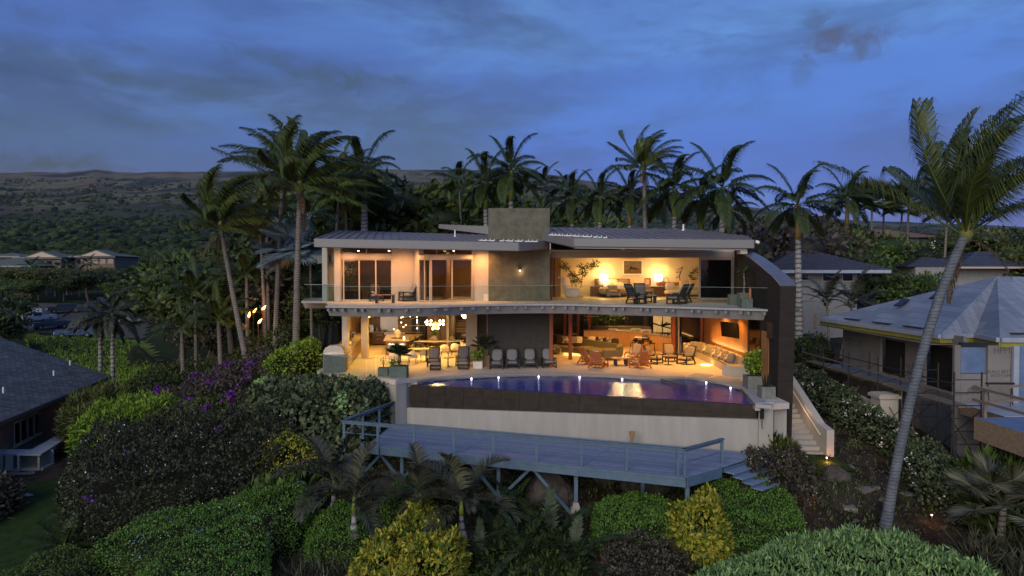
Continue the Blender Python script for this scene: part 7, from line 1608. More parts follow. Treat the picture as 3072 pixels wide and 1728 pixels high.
def fan_mesh(name, rad, nseg=30, arc=300, m='frond_grey', pet=1.0, cup=.25, seed=0, split=.45):
 """fan leaf on a petiole, blade facing +x upwards; folded segments with free tips"""
 rng = random.Random(seed); V, Fq, vs = [], [], []
 V += [(0, .02, 0), (0, -.02, 0), (pet, -.015, 0), (pet, .015, 0)]; Fq.append((0, 1, 2, 3)); V += [(0, 0, .02), (0, 0, -.02), (pet, 0, -.015), (pet, 0, .015)]; Fq.append((4, 5, 6, 7)); vs += [.9] * 8
 for k in range(nseg):
  a = R(-arc / 2 + arc * (k + .5) / nseg); da = R(arc / nseg / 2) * 1.05; r1 = rad * split; r2 = rad * rng.uniform(.88, 1.04) * (1 - .25 * abs(a) / math.pi)
  def pt(r, an, fold): return (pet + r * math.cos(an), r * math.sin(an), cup * r * (abs(math.sin(an)) * .8) + fold - .10 * (r / rad) ** 2 * rad)
  o = len(V); V += [(pet, 0, 0), pt(r1, a - da, -.02), pt(r1, a, .03 * rad), pt(r1, a + da, -.02), pt(r2, a, .0)]; Fq += [(o, o + 1, o + 2, o + 2), (o, o + 2, o + 3, o + 3), (o + 1, o + 4, o + 2, o + 2), (o + 2, o + 4, o + 3, o + 3)]; vs += [rng.uniform(0, 1)] * 5
 Fq = [tuple(f) for f in Fq]; me = bpy.data.meshes.new(name); me.from_pydata(V, [], [tuple(dict.fromkeys(f)) for f in Fq]); at = me.attributes.new('v', 'FLOAT', 'POINT'); at.data.foreach_set('value', vs); me.materials.append(M[m]); return me
WIND = (1.25, .1, -.05)
def fset(kind, n, **k):
 out = []; rs = random.Random(k.pop('seed', 1)); els = k.pop('els')
 for i in range(n):
  az_ = 6.283 * i * .381966 + rs.uniform(-.2, .2); el = els[0] + (els[1] - els[0]) * (i / (n - 1)) ** .8 + rs.uniform(-.1, .1)
  out.append(frond_mesh(kind, az_, el, k['L'] * rs.uniform(.85, 1.1), grav=k['grav'], wind=k.get('wind', (0, 0, 0)), npair=k.get('npair', 36), ll=k['ll'], droop=k['droop'], w=k['w'], m=k['m'], seed=i, vshape=k.get('vshape', .2)))
 return out
FS = {
 'coco': fset('frond', 24, els=(1.48, .10), L=4.15, grav=.62, wind=WIND, ll=1.05, droop=.8, w=.054, m='frond', npair=72, seed=3),
 'coco2': fset('frond', 22, els=(1.35, -.15), L=3.4, grav=.85, wind=(.8, .2, 0), ll=.9, droop=.8, w=.05, m='frond_lime', npair=60, seed=8),
 'royal': fset('frond', 18, els=(1.25, -.55), L=3.5, grav=1.15, wind=(.3, 0, 0), ll=.88, droop=.75, w=.062, m='frond_dk', npair=64, seed=5, vshape=.25),
 'small': fset('frond', 10, els=(1.1, -.1), L=2.3, grav=1.0, wind=(.15, 0, 0), ll=.55, droop=.6, w=.07, m='frond_dk', npair=34, seed=6),
 'bottle': fset('frond', 9, els=(1.35, .0), L=2.2, grav=1.3, wind=(.12, 0, 0), ll=.60, droop=.3, w=.05, m='frond_grey', npair=48, seed=9, vshape=.55),
 'low': fset('frond', 14, els=(1.25, .1), L=3.2, grav=1.0, wind=(.2, 0, 0), ll=.85, droop=.7, w=.055, m='frond', npair=56, seed=10),
 'areca': fset('frond', 12, els=(1.3, .2), L=2.6, grav=1.1, wind=(.1, 0, 0), ll=.65, droop=.3, w=.06, m='frond_grey', npair=34, seed=12),
 'droopy': fset('frond', 15, els=(1.1, -.5), L=2.7, grav=1.3, ll=.6, droop=.7, w=.08, m='frond_grey', npair=36, seed=13),
 'cycad': fset('frond', 18, els=(1.2, -.05), L=1.3, grav=.8, ll=.28, droop=.1, w=.028, m='frond_dk', npair=34, seed=14, vshape=.4),
 'fern': fset('frond', 14, els=(1.3, .15), L=1.15, grav=1.0, ll=.20, droop=.15, w=.07, m='l_waxy', npair=15, seed=15, vshape=.15),
}
FS['dead'] = fset('dead_frond', 3, els=(-.6, -1.1), L=2.6, grav=1.2, ll=.5, droop=1.0, w=.05, m='l_dead', npair=34, seed=40)
FS['near'] = fset('frond', 26, els=(1.52, .45), L=4.5, grav=.55, wind=(.95, .1, 0), ll=1.15, droop=.8, w=.030, m='frond', npair=105, seed=31)
FAN = {'pritch': [fan_mesh('fan_leaf', .95, 26, 230, 'frond_dk', .8, .3, s) for s in range(3)], 'blue': [fan_mesh('fan_leaf', 1.05, 34, 310, 'frond_blue', .9, .15, s) for s in range(3)], 'grey': [fan_mesh('fan_leaf', .75, 30, 290, 'frond_grey', .8, .2, s) for s in range(3)], 'pot': [fan_mesh('fan_leaf', .33, 16, 200, 'frond_grey', .35, .3, s) for s in range(2)], 'bluepot': [fan_mesh('fan_leaf', .42, 18, 230, 'l_waxy', .3, .3, s) for s in range(2)]}
def palm(kind, lb, base, crown, sc=1.0, shaft=None, shaftm='shaft', r=.16, r2=.10, tm='t_coco', seed=0, bend=.5, fans=None, nfan=14, name=None, cat='palm tree', spear=0, bottle=False, rot=0.0, nf=None, group=None, drop=0):
 b0, c0 = Vector(base), Vector(crown); rt = thing(name or {'coco': 'coconut_palm', 'coco2': 'coconut_palm', 'royal': 'royal_palm', 'bottle': 'bottle_palm'}.get(kind, 'palm_tree'), lb, cat, b0, group=group); c = c0 - b0; rs = random.Random(seed)
 n = 26; mid = Vector((c.x * (1 - bend), c.y * (1 - bend), c.z * .5)) if isinstance(bend, float) else Vector(bend) - b0
 top = c - Vector((0, 0, shaft or 0)); pts, rad = [], []
 for i in range(n + 1):
  s = i / n; p = Vector((0, 0, -.6)) * (1 - s) ** 2 + mid * 2 * s * (1 - s) + top * s * s; pts.append(p); q = r + (r2 - r) * s
  if bottle: q *= 1 + 1.3 * math.exp(-((s - .45) / .22) ** 2)
  rad.append(q * (1.35 - .35 * min(1, s * 8)) * (1 + .035 * (i % 2)))
 part('trunk', B().tube(pts, rad, 10), tm, rt, True)
 if shaft: part('crownshaft', B().tube([top - Vector((0, 0, .02)), top + Vector((0, 0, shaft * .25)), c], [r2 * 1.15, r2 * 1.25, r2 * .65], 10), shaftm, rt, True)
 if fans:
  for i in range(nfan):
   me = FAN[fans][i % len(FAN[fans])]; o = meshobj('fan_leaf', me, None, rt, c + Vector((0, 0, .05)), 0, sc); o.rotation_euler = (rs.uniform(-.3, .3), -(-.5 + 1.75 * (i / (nfan - 1))) - rs.uniform(-.1, .1) if fans != 'blue' else -rs.uniform(-.6, 1.3), i * 2.4 + rs.uniform(-.2, .2))
  return rt
 fs_ = FS[kind]; m_ = nf or len(fs_)
 for i, me in enumerate(fs_[:m_]): meshobj('frond', me, None, rt, c + Vector((0, 0, -.02 - .10 * (i / len(fs_)))), rot + rs.uniform(-.06, .06), sc * rs.uniform(.94, 1.06))
 for i in range({'coco': 3, 'coco2': 2, 'royal': 1, 'near': 2}.get(kind, 0)): meshobj('dead_frond', FS['dead'][(seed + i) % 3], None, rt, c + Vector((0, 0, -.12 - (shaft or 0) * .9)), seed * 1.7 + i * 2.2, sc * .8)['label'] = 'dry brown hanging frond'
 if kind in ('coco', 'coco2', 'near'): part('petiole_base', B().lathe([(.10, -.35), (.24, -.05), (.20, .25), (.05, .7)], c, 10), 'rachis', rt, True)
 if spear: part('spear_leaf', B().tube([c, c + Vector((.02, 0, spear * .5)), c + Vector((.10, 0, spear))], [.05, .035, .008], 6), 'frond_dk', rt)
 return rt
def BP(px, Y, dz=0.0): q = Q(px, 815, Y); return (q.x, Y, gz(q.x, Y) + dz)
def CP(px, py, Y): return tuple(Q(px, py, Y))
def pl(kind, lb, bpx, cpx, cpy, Y, **k): return palm(kind, lb, BP(bpx, Y), CP(cpx, cpy, Y), **k)
pl('coco', 'leaning coconut palm with ringed trunk in front of the torches, lowest of the left group', 757, 662, 682, 45, seed=1, r=.22, r2=.13, sc=1.12, bend=.42, rot=.15)
pl('coco', 'slim coconut palm whose long frond points far left above the hills', 820, 848, 520, 49, seed=2, r=.20, r2=.12, sc=1.08, bend=.6, rot=2.6)
pl('coco', 'tallest coconut palm of the left group with thick ringed trunk beside the balcony', 884, 900, 565, 42.5, seed=3, r=.24, r2=.14, sc=1.18, bend=.7)
pl('coco2', 'bright green coconut palm behind the left roof corner', 990, 1016, 592, 58, seed=4, r=.20, sc=1.1, bend=.6)
pl('coco', 'coconut palm close behind the bright green one at the left roof corner', 1046, 1036, 560, 61, seed=5, r=.20, sc=1.05, rot=1.2)
pl('royal', 'royal palm with thick pale trunk rising behind the left roof', 1096, 1092, 520, 60, seed=6, r=.48, r2=.24, tm='t_royal', shaft=1.9, sc=1.25)
pl('coco', 'coconut palm filling the gap right of the leaning trunk', 806, 800, 640, 56, seed=7, r=.2, sc=.95, rot=.8)
pl('coco', 'low coconut palm between the two tall pale trunks', 800, 782, 700, 52, seed=8, r=.18, sc=.75, rot=2.0)
pl('small', 'slender palm in front of the blue fan palm', 935, 928, 650, 50, seed=9, r=.12, r2=.07, tm='t_fan', sc=1.25)
pl('x', 'silvery blue fan palm behind the tall coconut trunks', 890, 885, 745, 50, seed=10, r=.25, fans='blue', nfan=26, sc=1.65, name='blue_fan_palm', tm='t_fan')
for (bp_, cp, cy, Y, sh, sc, sp, r_, lb) in ((1458, 1457, 545, 62, 2.4, 1.05, 1.6, .26, 'royal palm just left of the concrete tower'), (1530, 1533, 512, 60, 2.6, 1.15, 2.6, .30, 'tallest royal palm, rising above the concrete tower'),
  (1716, 1716, 590, 66, 2.6, .95, 1.6, .24, 'royal palm first to the right of the concrete tower'), (1797, 1800, 590, 64, 2.4, .95, 2.4, .28, 'royal palm with tall spear, second right of the tower'), (1888, 1890, 580, 64, 3.0, .95, 0, .30, 'royal palm with brown shaft left of the tall coconut palm'),
  (2020, 2024, 565, 60, 2.4, 1.15, 1.0, .34, 'royal palm with dense dark head right of the tall coconut palm'), (2102, 2105, 590, 62, 2.8, 1.0, 1.8, .26, 'royal palm between the dense one and the bulging one'), (2156, 2168, 560, 54, 2.3, 1.25, 3.0, .40, 'bulging royal palm with tallest spear and sweeping fronds'), (2190, 2186, 625, 60, 2.6, .8, 0, .26, 'small headed royal palm right behind the bulging one'),
  (2398, 2395, 610, 50, 2.6, 1.05, 1.2, .34, 'royal palm with orange shaft in front of the tile roof house'), (2538, 2542, 590, 78, 3.4, 1.25, 0, .36, 'royal palm left of the row of fan palms')):
 pl('royal', lb, bp_, cp, cy, Y, seed=int(bp_), r=r_, r2=.19, tm='t_royal', shaft=sh, shaftm='shaft_o' if 'brown' in lb or 'orange' in lb or 'left of the row' in lb else 'shaft', sc=sc, spear=sp, group=None)
pl('coco', 'tall coconut palm over the right roof with windblown head', 1940, 1932, 505, 60, seed=21, r=.22, r2=.15, sc=1.0, rot=.4)
pl('royal', 'royal palm with pale trunk and low hanging head behind the coconut palm', 2015, 1992, 600, 70, seed=22, r=.26, tm='t_royal', sc=1.0)
for (bp_, cp, cy, Y, sc, lb) in ((1402, 1376, 540, 66, 1.25, 'slender palm with thin pale trunk left of the tower'), (1575, 1575, 560, 80, 1.3, 'small palm directly above the concrete tower'), (1630, 1631, 540, 84, 1.2, 'small bright palm right of the tower top'), (1690, 1690, 560, 84, 1.1, 'thin trunk palm between tower and royal palms'), (1480, 1490, 640, 74, 1.3, 'small palm low behind the tower left edge'), (1360, 1330, 650, 70, 1.2, 'low feathery palm above the rear roof piece'), (1460, 1420, 640, 70, 1.1, 'low palm right above the rear roof piece'),
  (1255, 1240, 640, 78, 1.0, 'little palm among the dark trees behind the left roof'), (1660, 1655, 600, 86, 1.0, 'little palm half hidden behind the tower right edge'), (1850, 1856, 600, 78, 1.2, 'palm between the royal palms over the right roof')):
 pl('small', lb, bp_, cp, cy, Y, seed=int(cp), r=.12, r2=.08, tm='t_fan', sc=sc * 1.15)
for i, (bp_, cp, cy, Y, sc, lb) in enumerate(((2572, 2562, 610, 92, 2.0, 'first fan palm of the row, left end'), (2614, 2616, 606, 90, 2.2, 'second fan palm of the row from the left'), (2645, 2652, 606, 96, 2.0, 'third fan palm of the row, thinnest trunk'), (2690, 2706, 625, 96, 1.8, 'fourth fan palm of the row, lower head'), (2716, 2726, 605, 88, 2.3, 'largest headed fan palm at the right end of the row'), (2826, 2842, 630, 80, 2.0, 'fan palm with ragged head left of the leaning coconut trunk'))):
 pl('x', lb, bp_, cp, cy, Y, seed=40 + i, r=.18, r2=.12, fans='pritch', nfan=18, sc=sc, name='fan_palm', tm='t_fan', shaft=1.0, shaftm='shaft_o', group='fan palms on the right skyline')
palm('near', 'great leaning coconut palm with long curved trunk in the right foreground', BP(2660, 24.6), CP(2898, 700, 24.6), seed=50, r=.175, r2=.155, tm='t_coco_near', bend=tuple(Q(2745, 1010, 24.6)), sc=1.15, name='coconut_palm', rot=.2, nf=23)
for (bp_, cp, cy, Y, sc, lb) in ((2492, 2480, 900, 50, 1.0, 'arching palm left of the white pier'), (2520, 2560, 905, 49, 1.05, 'arching palm with silvery fronds right of the white pier'), (2560, 2600, 930, 50, .8, 'smaller arching palm over the scaffold end')):
 pl('areca', lb, bp_, cp, cy, Y, seed=int(cp), r=.10, r2=.07, tm='t_fan', sc=sc)
pl('droopy', 'drooping grey-green palm on two pale trunks left of the bougainvillea', 296, 300, 950, 56, seed=61, r=.17, r2=.14, tm='t_royal', sc=1.1, shaft=.8)
pl('droopy', 'second drooping palm of the pair with lime shaft', 334, 336, 940, 55, seed=62, r=.17, r2=.13, tm='t_royal', sc=1.2, shaft=1.6)
for (bp_, cp, cy, Y, k, sc, lb) in ((586, 585, 880, 62, 'low', 1.2, 'large dark palm crown between the field and leaning trunk'), (548, 545, 990, 54, 'low', .85, 'green palm low over the bougainvillea, left one'), (664, 655, 960, 50, 'low', .95, 'green palm with ringed short trunk over the bougainvillea'), (742, 740, 830, 56, 'low', 1.1, 'dark feathery palm behind the leaning coconut trunk'), (90, 92, 800, 140, 'small', 1.3, 'thin palm before the left apartment block'), (200, 200, 795, 150, 'small', 1.3, 'thin palm between the apartment blocks'), (258, 262, 790, 140, 'small', 1.2, 'palm before the right apartment gable')):
 pl(k, lb, bp_, cp, cy, Y, seed=int(cp), r=.2, r2=.13, sc=sc, tm='t_coco')
pl('x', 'unfurling grey fan palm beside the right frame edge', 3010, 3010, 1520, 22.5, seed=66, r=.16, fans='grey', nfan=16, sc=1.3, name='fan_palm', tm='t_fan')
for (bp_, cp, cy, Y, sc, rt_, lb) in ((1000, 1000, 1440, 27.3, 1.15, 0, 'bottle palm behind the whitish one, crown over the deck corner'), (1058, 1062, 1490, 25.0, 1.1, .9, 'bottle palm with whitish swollen trunk below the deck corner'), (1258, 1262, 1478, 25.0, 1.0, 2.1, 'bottle palm rising out of the yellow shrub, left one'), (1384, 1384, 1500, 24.6, 1.15, 4.0, 'bottle palm right of the yellow shrub with upright frond')):
 pl('bottle', lb, bp_, cp, cy, Y, seed=int(cp) , r=.12, r2=.075, tm='t_royal', shaft=.55, sc=sc, bottle=True, rot=rt_)
def hedge(name, lb, cat, pts, z0f, h, m, N, l, w, seed=0, rnd=.12, out=.45, flowers=None, group=None, bumpy=.10, core='same', sides=.45):
 """shrub mass over a plan polygon: leaves over the top and down the sides, dense core inside; pts are (x, y)"""
 rng = np.random.default_rng(seed); poly = [Vector(p[:2]) for p in pts]; n = len(poly); cx = sum(p.x for p in poly) / n; cy = sum(p.y for p in poly) / n
 zb = lambda x, y: z0f(x, y)
 top = lambda x, y: z0f(x, y) + h * (1 + bumpy * vnoise(x, y, .9, seed) + bumpy * .6 * vnoise(x, y, .35, seed + 3))
 xs = [p.x for p in poly]; ys = [p.y for p in poly]
 K = int(N * (1 - sides)); X = rng.uniform(min(xs), max(xs), K * 3); Y = rng.uniform(min(ys), max(ys), K * 3); ins = np.zeros(len(X), bool); dist = np.full(len(X), 9e9)
 for i in range(n):
  a, c = poly[i], poly[(i + 1) % n]; cr = ((a.y > Y) != (c.y > Y)) & (X < (c.x - a.x) * (Y - a.y) / ((c.y - a.y) or 1e-9) + a.x); ins ^= cr
  e = c - a; s = np.clip(((X - a.x) * e.x + (Y - a.y) * e.y) / e.length_squared, 0, 1); dist = np.minimum(dist, np.hypot(X - a.x - s * e.x, Y - a.y - s * e.y))
 X, Y, dist = X[ins][:K], Y[ins][:K], dist[ins][:K]; rd = min(h * .5, .55); drop = np.where(dist < rd, rd - np.sqrt(np.maximum(0, rd * rd - (rd - dist) ** 2)), 0)
 Z = z0f(X, Y) + h * (1 + bumpy * vnoise(X, Y, .9, seed) + bumpy * .6 * vnoise(X, Y, .35, seed + 3)) - drop + rng.uniform(-.10, .03, len(X)) + np.where(rng.uniform(0, 1, len(X)) > .93, rng.uniform(0, .16, len(X)), 0)
 Pp = [np.stack([X, Y, Z], 1)]; Nn = [np.tile([0, 0, 1.0], (len(X), 1))]
 per = sum((poly[(i + 1) % n] - poly[i]).length for i in range(n))
 for i in range(n):
  a, c = poly[i], poly[(i + 1) % n]; e = c - a; k = int(N * sides * e.length / per)
  if k < 1: continue
  nn = Vector((e.y, -e.x)).normalized();
  if nn.dot(Vector((a.x + e.x / 2 - cx, a.y + e.y / 2 - cy))) < 0: nn = -nn
  s = rng.uniform(0, 1, k); q = rng.uniform(0, 1, k) ** .8; x = a.x + e.x * s; y = a.y + e.y * s; bz = z0f(x, y); x2 = x + nn.x * (.10 * np.sin(q * 3.1) + .12 * vnoise(x, q * 3, .5, seed)) + rng.normal(0, .04, k); y2 = y + nn.y * (.10 * np.sin(q * 3.1) + .12 * vnoise(y, q * 3, .5, seed)) + rng.normal(0, .04, k)
  Pp.append(np.stack([x2, y2, bz + (h - rd * .5) * q], 1)); Nn.append(np.tile([nn.x, nn.y, .25], (k, 1)))
 Pp = np.concatenate(Pp); Nn = np.concatenate(Nn); V, Fq, vs = leafset(rng, Pp, Nn, l, w, out)
 clump = .5 + .5 * vnoise(Pp[:, 0], Pp[:, 1] + Pp[:, 2], .5, seed + 9); vs = np.clip(vs * .7 + .3 * np.repeat(clump, 4), 0, 1)
 rt = thing(name, lb, cat, (cx, cy, float(z0f(cx, cy))), group=group); V = V - np.array([cx, cy, float(z0f(cx, cy))])
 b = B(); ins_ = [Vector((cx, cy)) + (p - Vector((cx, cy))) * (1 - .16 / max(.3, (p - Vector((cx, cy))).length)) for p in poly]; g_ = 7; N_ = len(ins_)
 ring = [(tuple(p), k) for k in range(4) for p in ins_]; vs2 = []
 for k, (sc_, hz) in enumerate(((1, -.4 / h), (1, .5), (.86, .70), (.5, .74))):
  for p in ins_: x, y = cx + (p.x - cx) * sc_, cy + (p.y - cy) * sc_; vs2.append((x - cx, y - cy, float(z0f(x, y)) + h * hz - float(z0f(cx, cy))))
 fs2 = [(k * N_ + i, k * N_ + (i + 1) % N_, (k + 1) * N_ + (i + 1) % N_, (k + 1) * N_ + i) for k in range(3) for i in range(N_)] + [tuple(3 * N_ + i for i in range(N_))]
 b.add(vs2, fs2); part('dark_core', b, 'l_core', rt)  # solid dark core stands in for the shaded inside of the shrub
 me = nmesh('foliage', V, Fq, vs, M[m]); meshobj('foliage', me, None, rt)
 if flowers:
  for (fm, cnt, sz, clus) in flowers:
   pk = rng.choice(len(Pp), cnt) if not clus else None
   if clus:
    cs = Pp[rng.choice(len(Pp), clus)]; pk = [];
    for c_ in cs: d2 = ((Pp - c_) ** 2).sum(1); pk += list(np.argsort(d2 + rng.uniform(0, .25, len(Pp)))[:cnt // clus])
    pk = np.array(pk)
   fp_, fn_ = Pp[pk] + Nn[pk] * (l * .55), Nn[pk]; Vf, Ff, vf = leafset(rng, fp_, fn_, sz, sz * .9, .25, .4, .3); Vf = Vf - np.array([cx, cy, float(z0f(cx, cy))]); o_ = meshobj('blossoms', nmesh('blossoms', Vf, Ff, vf, M[fm]), None, rt); o_['kind'] = 'stuff'
 return rt
M['l_core'] = mat('core_shade', (.012, .014, .008), .95, c2=(.03, .03, .018), scale=5, spec=.05)  # near-black: shade between the leaves is put into the core's colour
def zg(off=0.0): return lambda x, y: ground_c(x, y) + CZ + off
def zconst(z): return lambda x, y: np.asarray(x, float) * 0 + z
def quadpx(*pp, z): return [tuple(P(a, c, z)[:2]) for a, c in pp]
def topz(px, py, Y): return Q(px, py, Y).z
zt_ = Q(900, 1130, 34.5).z
hedge('clipped_hedge', 'large clipped hedge with round dark leaves and pale patches left of the pool', 'hedge', [(-6.25, 33.6), (-6.3, 35.2), (-9.2, 36.0), (-12.8, 36.3), (-13.2, 34.6), (-12.6, 32.6), (-10.0, 31.8), (-7.0, 31.6)], zconst(-5.0), 4.75, 'l_seagrape', 11000, .26, .24, 1, out=.35, bumpy=.025, flowers=(('l_pale', 500, .22, 9),))
hedge('yellow_green_shrub', 'round yellow-green shrub behind the clipped hedge by the lawn', 'shrub', [(-12.0, 38.0), (-11.2, 39.6), (-12.4, 41.0), (-14, 40.4), (-14.2, 38.6)], zg(), 2.3, 'l_lime', 2600, .17, .10, 2)
hedge('bougainvillea', 'sprawling grey-green bougainvillea with violet flowers under the left palms', 'shrub', [(-19.5, 37.5), (-13.4, 37.2), (-14.6, 41.2), (-15, 45), (-20, 46.5), (-24.5, 45), (-23, 40)], zg(), 1.9, 'l_brown', 15000, .17, .10, 3, bumpy=.3, flowers=(('fl_purple', 1500, .15, 26),))
hedge('bougainvillea', 'bougainvillea with the densest violet flowers, lower left of the first', 'shrub', [(-20.5, 34), (-15.5, 34.2), (-15.4, 37.4), (-19.4, 38.6), (-22, 37)], zg(), 1.6, 'l_mid', 7000, .18, .11, 4, bumpy=.3, flowers=(('fl_purple', 1100, .16, 12),))
hedge('flowering_shrub', 'huge dark shrub dotted with tiny white flowers in the lower left', 'shrub', [(-16.2, 26.0), (-13.2, 27.2), (-10.6, 29.6), (-10.0, 31.6), (-13.2, 33.4), (-17.5, 34.4), (-20.6, 33.4), (-19.6, 30.4), (-18.3, 27.6)], zg(), 2.5, 'l_deep', 26000, .13, .08, 5, bumpy=.22, flowers=(('fl_white', 330, .07, 0), ('fl_purple', 60, .12, 4)))
hedge('tropical_bush', 'yellow-green fern-like bush between the shingle roof and the dark shrub', 'bush', [(-22.5, 34.8), (-18.8, 34.6), (-18.5, 37.4), (-21, 39.5), (-23.6, 38.5)], zg(), 2.3, 'l_lime', 7000, .30, .07, 6, bumpy=.25)
hedge('spiky_bush', 'spiky brownish-green bush under the eave of the shingle roof house', 'bush', [(-25.2, 38), (-22.6, 36.6), (-22.3, 39.6), (-25.4, 43.6), (-27, 43)], zg(), 2.6, 'l_olive', 6500, .42, .06, 7, bumpy=.25)
hedge('tall_grass', 'pale seeding grass between the palms and the bougainvillea', 'grass', [(-24, 44), (-20.5, 40.5), (-18.8, 42), (-21.4, 49), (-26, 52)], zg(), .9, 'l_lime', 5000, .5, .02, 8, bumpy=.4)
for i, (pp, h_, lb) in enumerate((([(-27, 48), (-22, 50), (-23, 57), (-31, 58)], 2.0, 'dark thicket behind the two pale palm trunks'), ([(-21, 49), (-15.6, 47.5), (-16.5, 55), (-23, 57)], 2.2, 'dark thicket under the torches and pale trunks'), ([(-33, 58), (-24, 60), (-22, 68), (-34, 68)], 1.8, 'scrub thicket between the shingle roof and the field'))):
 hedge('thicket', lb, 'thicket', pp, zg(), h_, 'l_dark' if i != 2 else 'l_olive', 9000, .24, .12, 20 + i, bumpy=.35)
tg = hedge('meadow_grass', 'bright yellow-green tall meadow grass in front of the parked pickups', 'grass', [(-34, 58), (-53, 76), (-72, 101), (-56, 101), (-37, 74), (-28, 58)], zg(), .32, 'l_lime', 26000, .45, .05, 26, bumpy=.9, out=.12, sides=.04)
hedge('clipped_hedge', 'bright green clipped hedge with blue flowers in the lower left', 'hedge', [(-9.1, 24.9), (-8.0, 25.8), (-8.4, 28.0), (-10.2, 27.6), (-13.9, 25.6), (-14.8, 24.1), (-12.4, 23.2), (-12.2, 21.0), (-7.6, 21.0)], zg(), 1.8, 'l_hedge', 26000, .075, .045, 30, bumpy=.10, flowers=(('fl_blue', 170, .06, 14), ('fl_white', 90, .05, 0)))
hedge('clipped_hedge', 'low dark green hedge at the bottom left beside the lawn', 'hedge', [(-18.6, 21.4), (-14.6, 21.4), (-14.3, 24.6), (-16.6, 25.0)], zg(), 1.1, 'l_mid', 9000, .08, .05, 31, bumpy=.12, flowers=(('fl_blue', 40, .07, 4),))
hedge('clipped_hedge', 'small clipped hedge between the two left bottle palms', 'hedge', [(-7.3, 24.2), (-5.5, 23.9), (-5.2, 25.9), (-7.1, 27.6), (-7.7, 26)], zg(), 1.25, 'l_hedge', 9000, .075, .045, 32, bumpy=.10)
hedge('clipped_hedge', 'rounded clipped hedge under the deck left of the yellow shrub', 'hedge', [(-5.0, 26.2), (-3.4, 26.1), (-3.3, 27.7), (-5.1, 27.9)], zg(), 1.35, 'l_hedge', 5500, .075, .045, 33, bumpy=.12)
hedge('green_shrub', 'dense green shrub left of the bright yellow one under the deck', 'shrub', [(3.0, 24.2), (6.0, 23.7), (6.3, 25.2), (5.0, 26.0), (3.2, 25.8)], zg(), .95, 'l_hedge', 12000, .08, .045, 34, bumpy=.2)
hedge('dark_bush', 'dark low bush at the bottom centre below the dense green shrub', 'bush', [(3.0, 21.8), (5.9, 21.6), (6.2, 23.6), (3.4, 23.9)], zg(), .8, 'l_brown', 5000, .11, .07, 35, bumpy=.3)
hedge('green_shrub', 'dense green shrub right of the bright yellow one', 'shrub', [(7.6, 23.8), (10.2, 23.6), (10.4, 25.2), (9.4, 26.2), (7.4, 26.0)], zg(), .80, 'l_hedge', 11000, .08, .045, 36, bumpy=.2)
hedge('yellow_shrub', 'bright yellow variegated shrub below the right end of the deck', 'shrub', [(5.75, 23.0), (7.2, 22.7), (7.4, 23.8), (6.9, 24.5), (5.8, 24.3)], zg(), 1.65, 'l_yellow', 5200, .19, .085, 37, bumpy=.3, sides=.7)
hedge('yellow_shrub', 'large bright yellow variegated shrub at the bottom left of centre', 'shrub', [(-5.3, 21.4), (-1.9, 21.2), (-1.7, 23.6), (-3.0, 24.6), (-4.9, 23.8)], zg(), 1.75, 'l_yellow', 10000, .19, .085, 38, bumpy=.34)
hedge('yellow_shrub', 'small upright yellow shrub behind the left bottle palms', 'shrub', [(-3.9, 24.6), (-3.1, 24.5), (-2.9, 25.6), (-3.7, 25.7)], zg(), 1.9, 'l_yellow', 2600, .12, .06, 39, bumpy=.2, sides=.6)
hedge('yellow_green_shrub', 'yellow-flecked shrub at the foot of the clipped dark hedge', 'shrub', [(-11.3, 29.6), (-8.9, 29.8), (-8.9, 31.3), (-11.4, 31.4)], zg(), 1.9, 'l_yellow', 2600, .12, .07, 40, bumpy=.25)
hedge('heliotrope_mass', 'wide mound of pale grey-green leafy heliotrope in the lower right', 'shrub', [(4.2, 20.2), (6.6, 22.0), (9.6, 23.1), (12.8, 22.9), (15.0, 21.2), (15.0, 18.0), (4.2, 17.6)], zg(), 1.2, 'l_pale', 30000, .205, .055, 41, bumpy=.2, out=.5, flowers=(('l_pale', 900, .12, 60),))
hedge('dark_bush', 'dark bush with white specks below the deck steps', 'bush', [(8.6, 25.6), (11.2, 25.4), (11.9, 27.3), (9.6, 27.9)], zg(), 1.1, 'l_brown', 6000, .13, .08, 42, bumpy=.3, flowers=(('fl_white', 60, .06, 0),))
hedge('flowering_hedge', 'long dusty hedge with pale flowers between path and scaffold', 'hedge', [(16.7, 29.0), (17.5, 28.9), (17.5, 33.0), (17.6, 39.5), (16.4, 40.5), (15.9, 37), (16.0, 33)], zg(), 1.35, 'l_seagrape', 9000, .14, .10, 43, bumpy=.25, flowers=(('fl_white', 360, .09, 40),))
hedge('flowering_hedge', 'near end of the dusty flowering hedge right of the leaning trunk', 'hedge', [(15.6, 25.6), (17.6, 25.2), (17.8, 28.6), (16.4, 28.8)], zg(), 1.3, 'l_seagrape', 4200, .14, .10, 44, bumpy=.25, flowers=(('fl_white', 140, .09, 16),))
hedge('ti_plants', 'broad-leaved green ti plants below the scaffold', 'plants', [(16.4, 23.0), (19.6, 22.4), (20.0, 25.4), (17.6, 26.4)], zg(), 1.5, 'l_mid', 3600, .55, .12, 45, bumpy=.3, out=.6)
hedge('agave_thicket', 'grey spiky bromeliad thicket at the lower right edge', 'plants', [(13.9, 18.6), (17.5, 17.5), (18.5, 22.0), (15.0, 22.6)], zg(), .95, 'frond_grey', 3800, .60, .06, 46, bumpy=.3, out=.55)
hedge('shrub_border', 'dark shrubs behind the scaffold below the arching palms', 'shrub', [(15.6, 42), (19, 42.4), (22, 47), (16.6, 48)], zg(), 1.6, 'l_dark', 5000, .22, .12, 47, bumpy=.3)
hedge('pittosporum_bush', 'low bush with long leaves between pool pillar and stairs', 'bush', [(10.5, 27.3), (11.45, 27.1), (11.5, 28.1), (10.6, 28.1)], zg(), 1.15, 'l_olive', 1500, .36, .09, 48, bumpy=.3, out=.6)
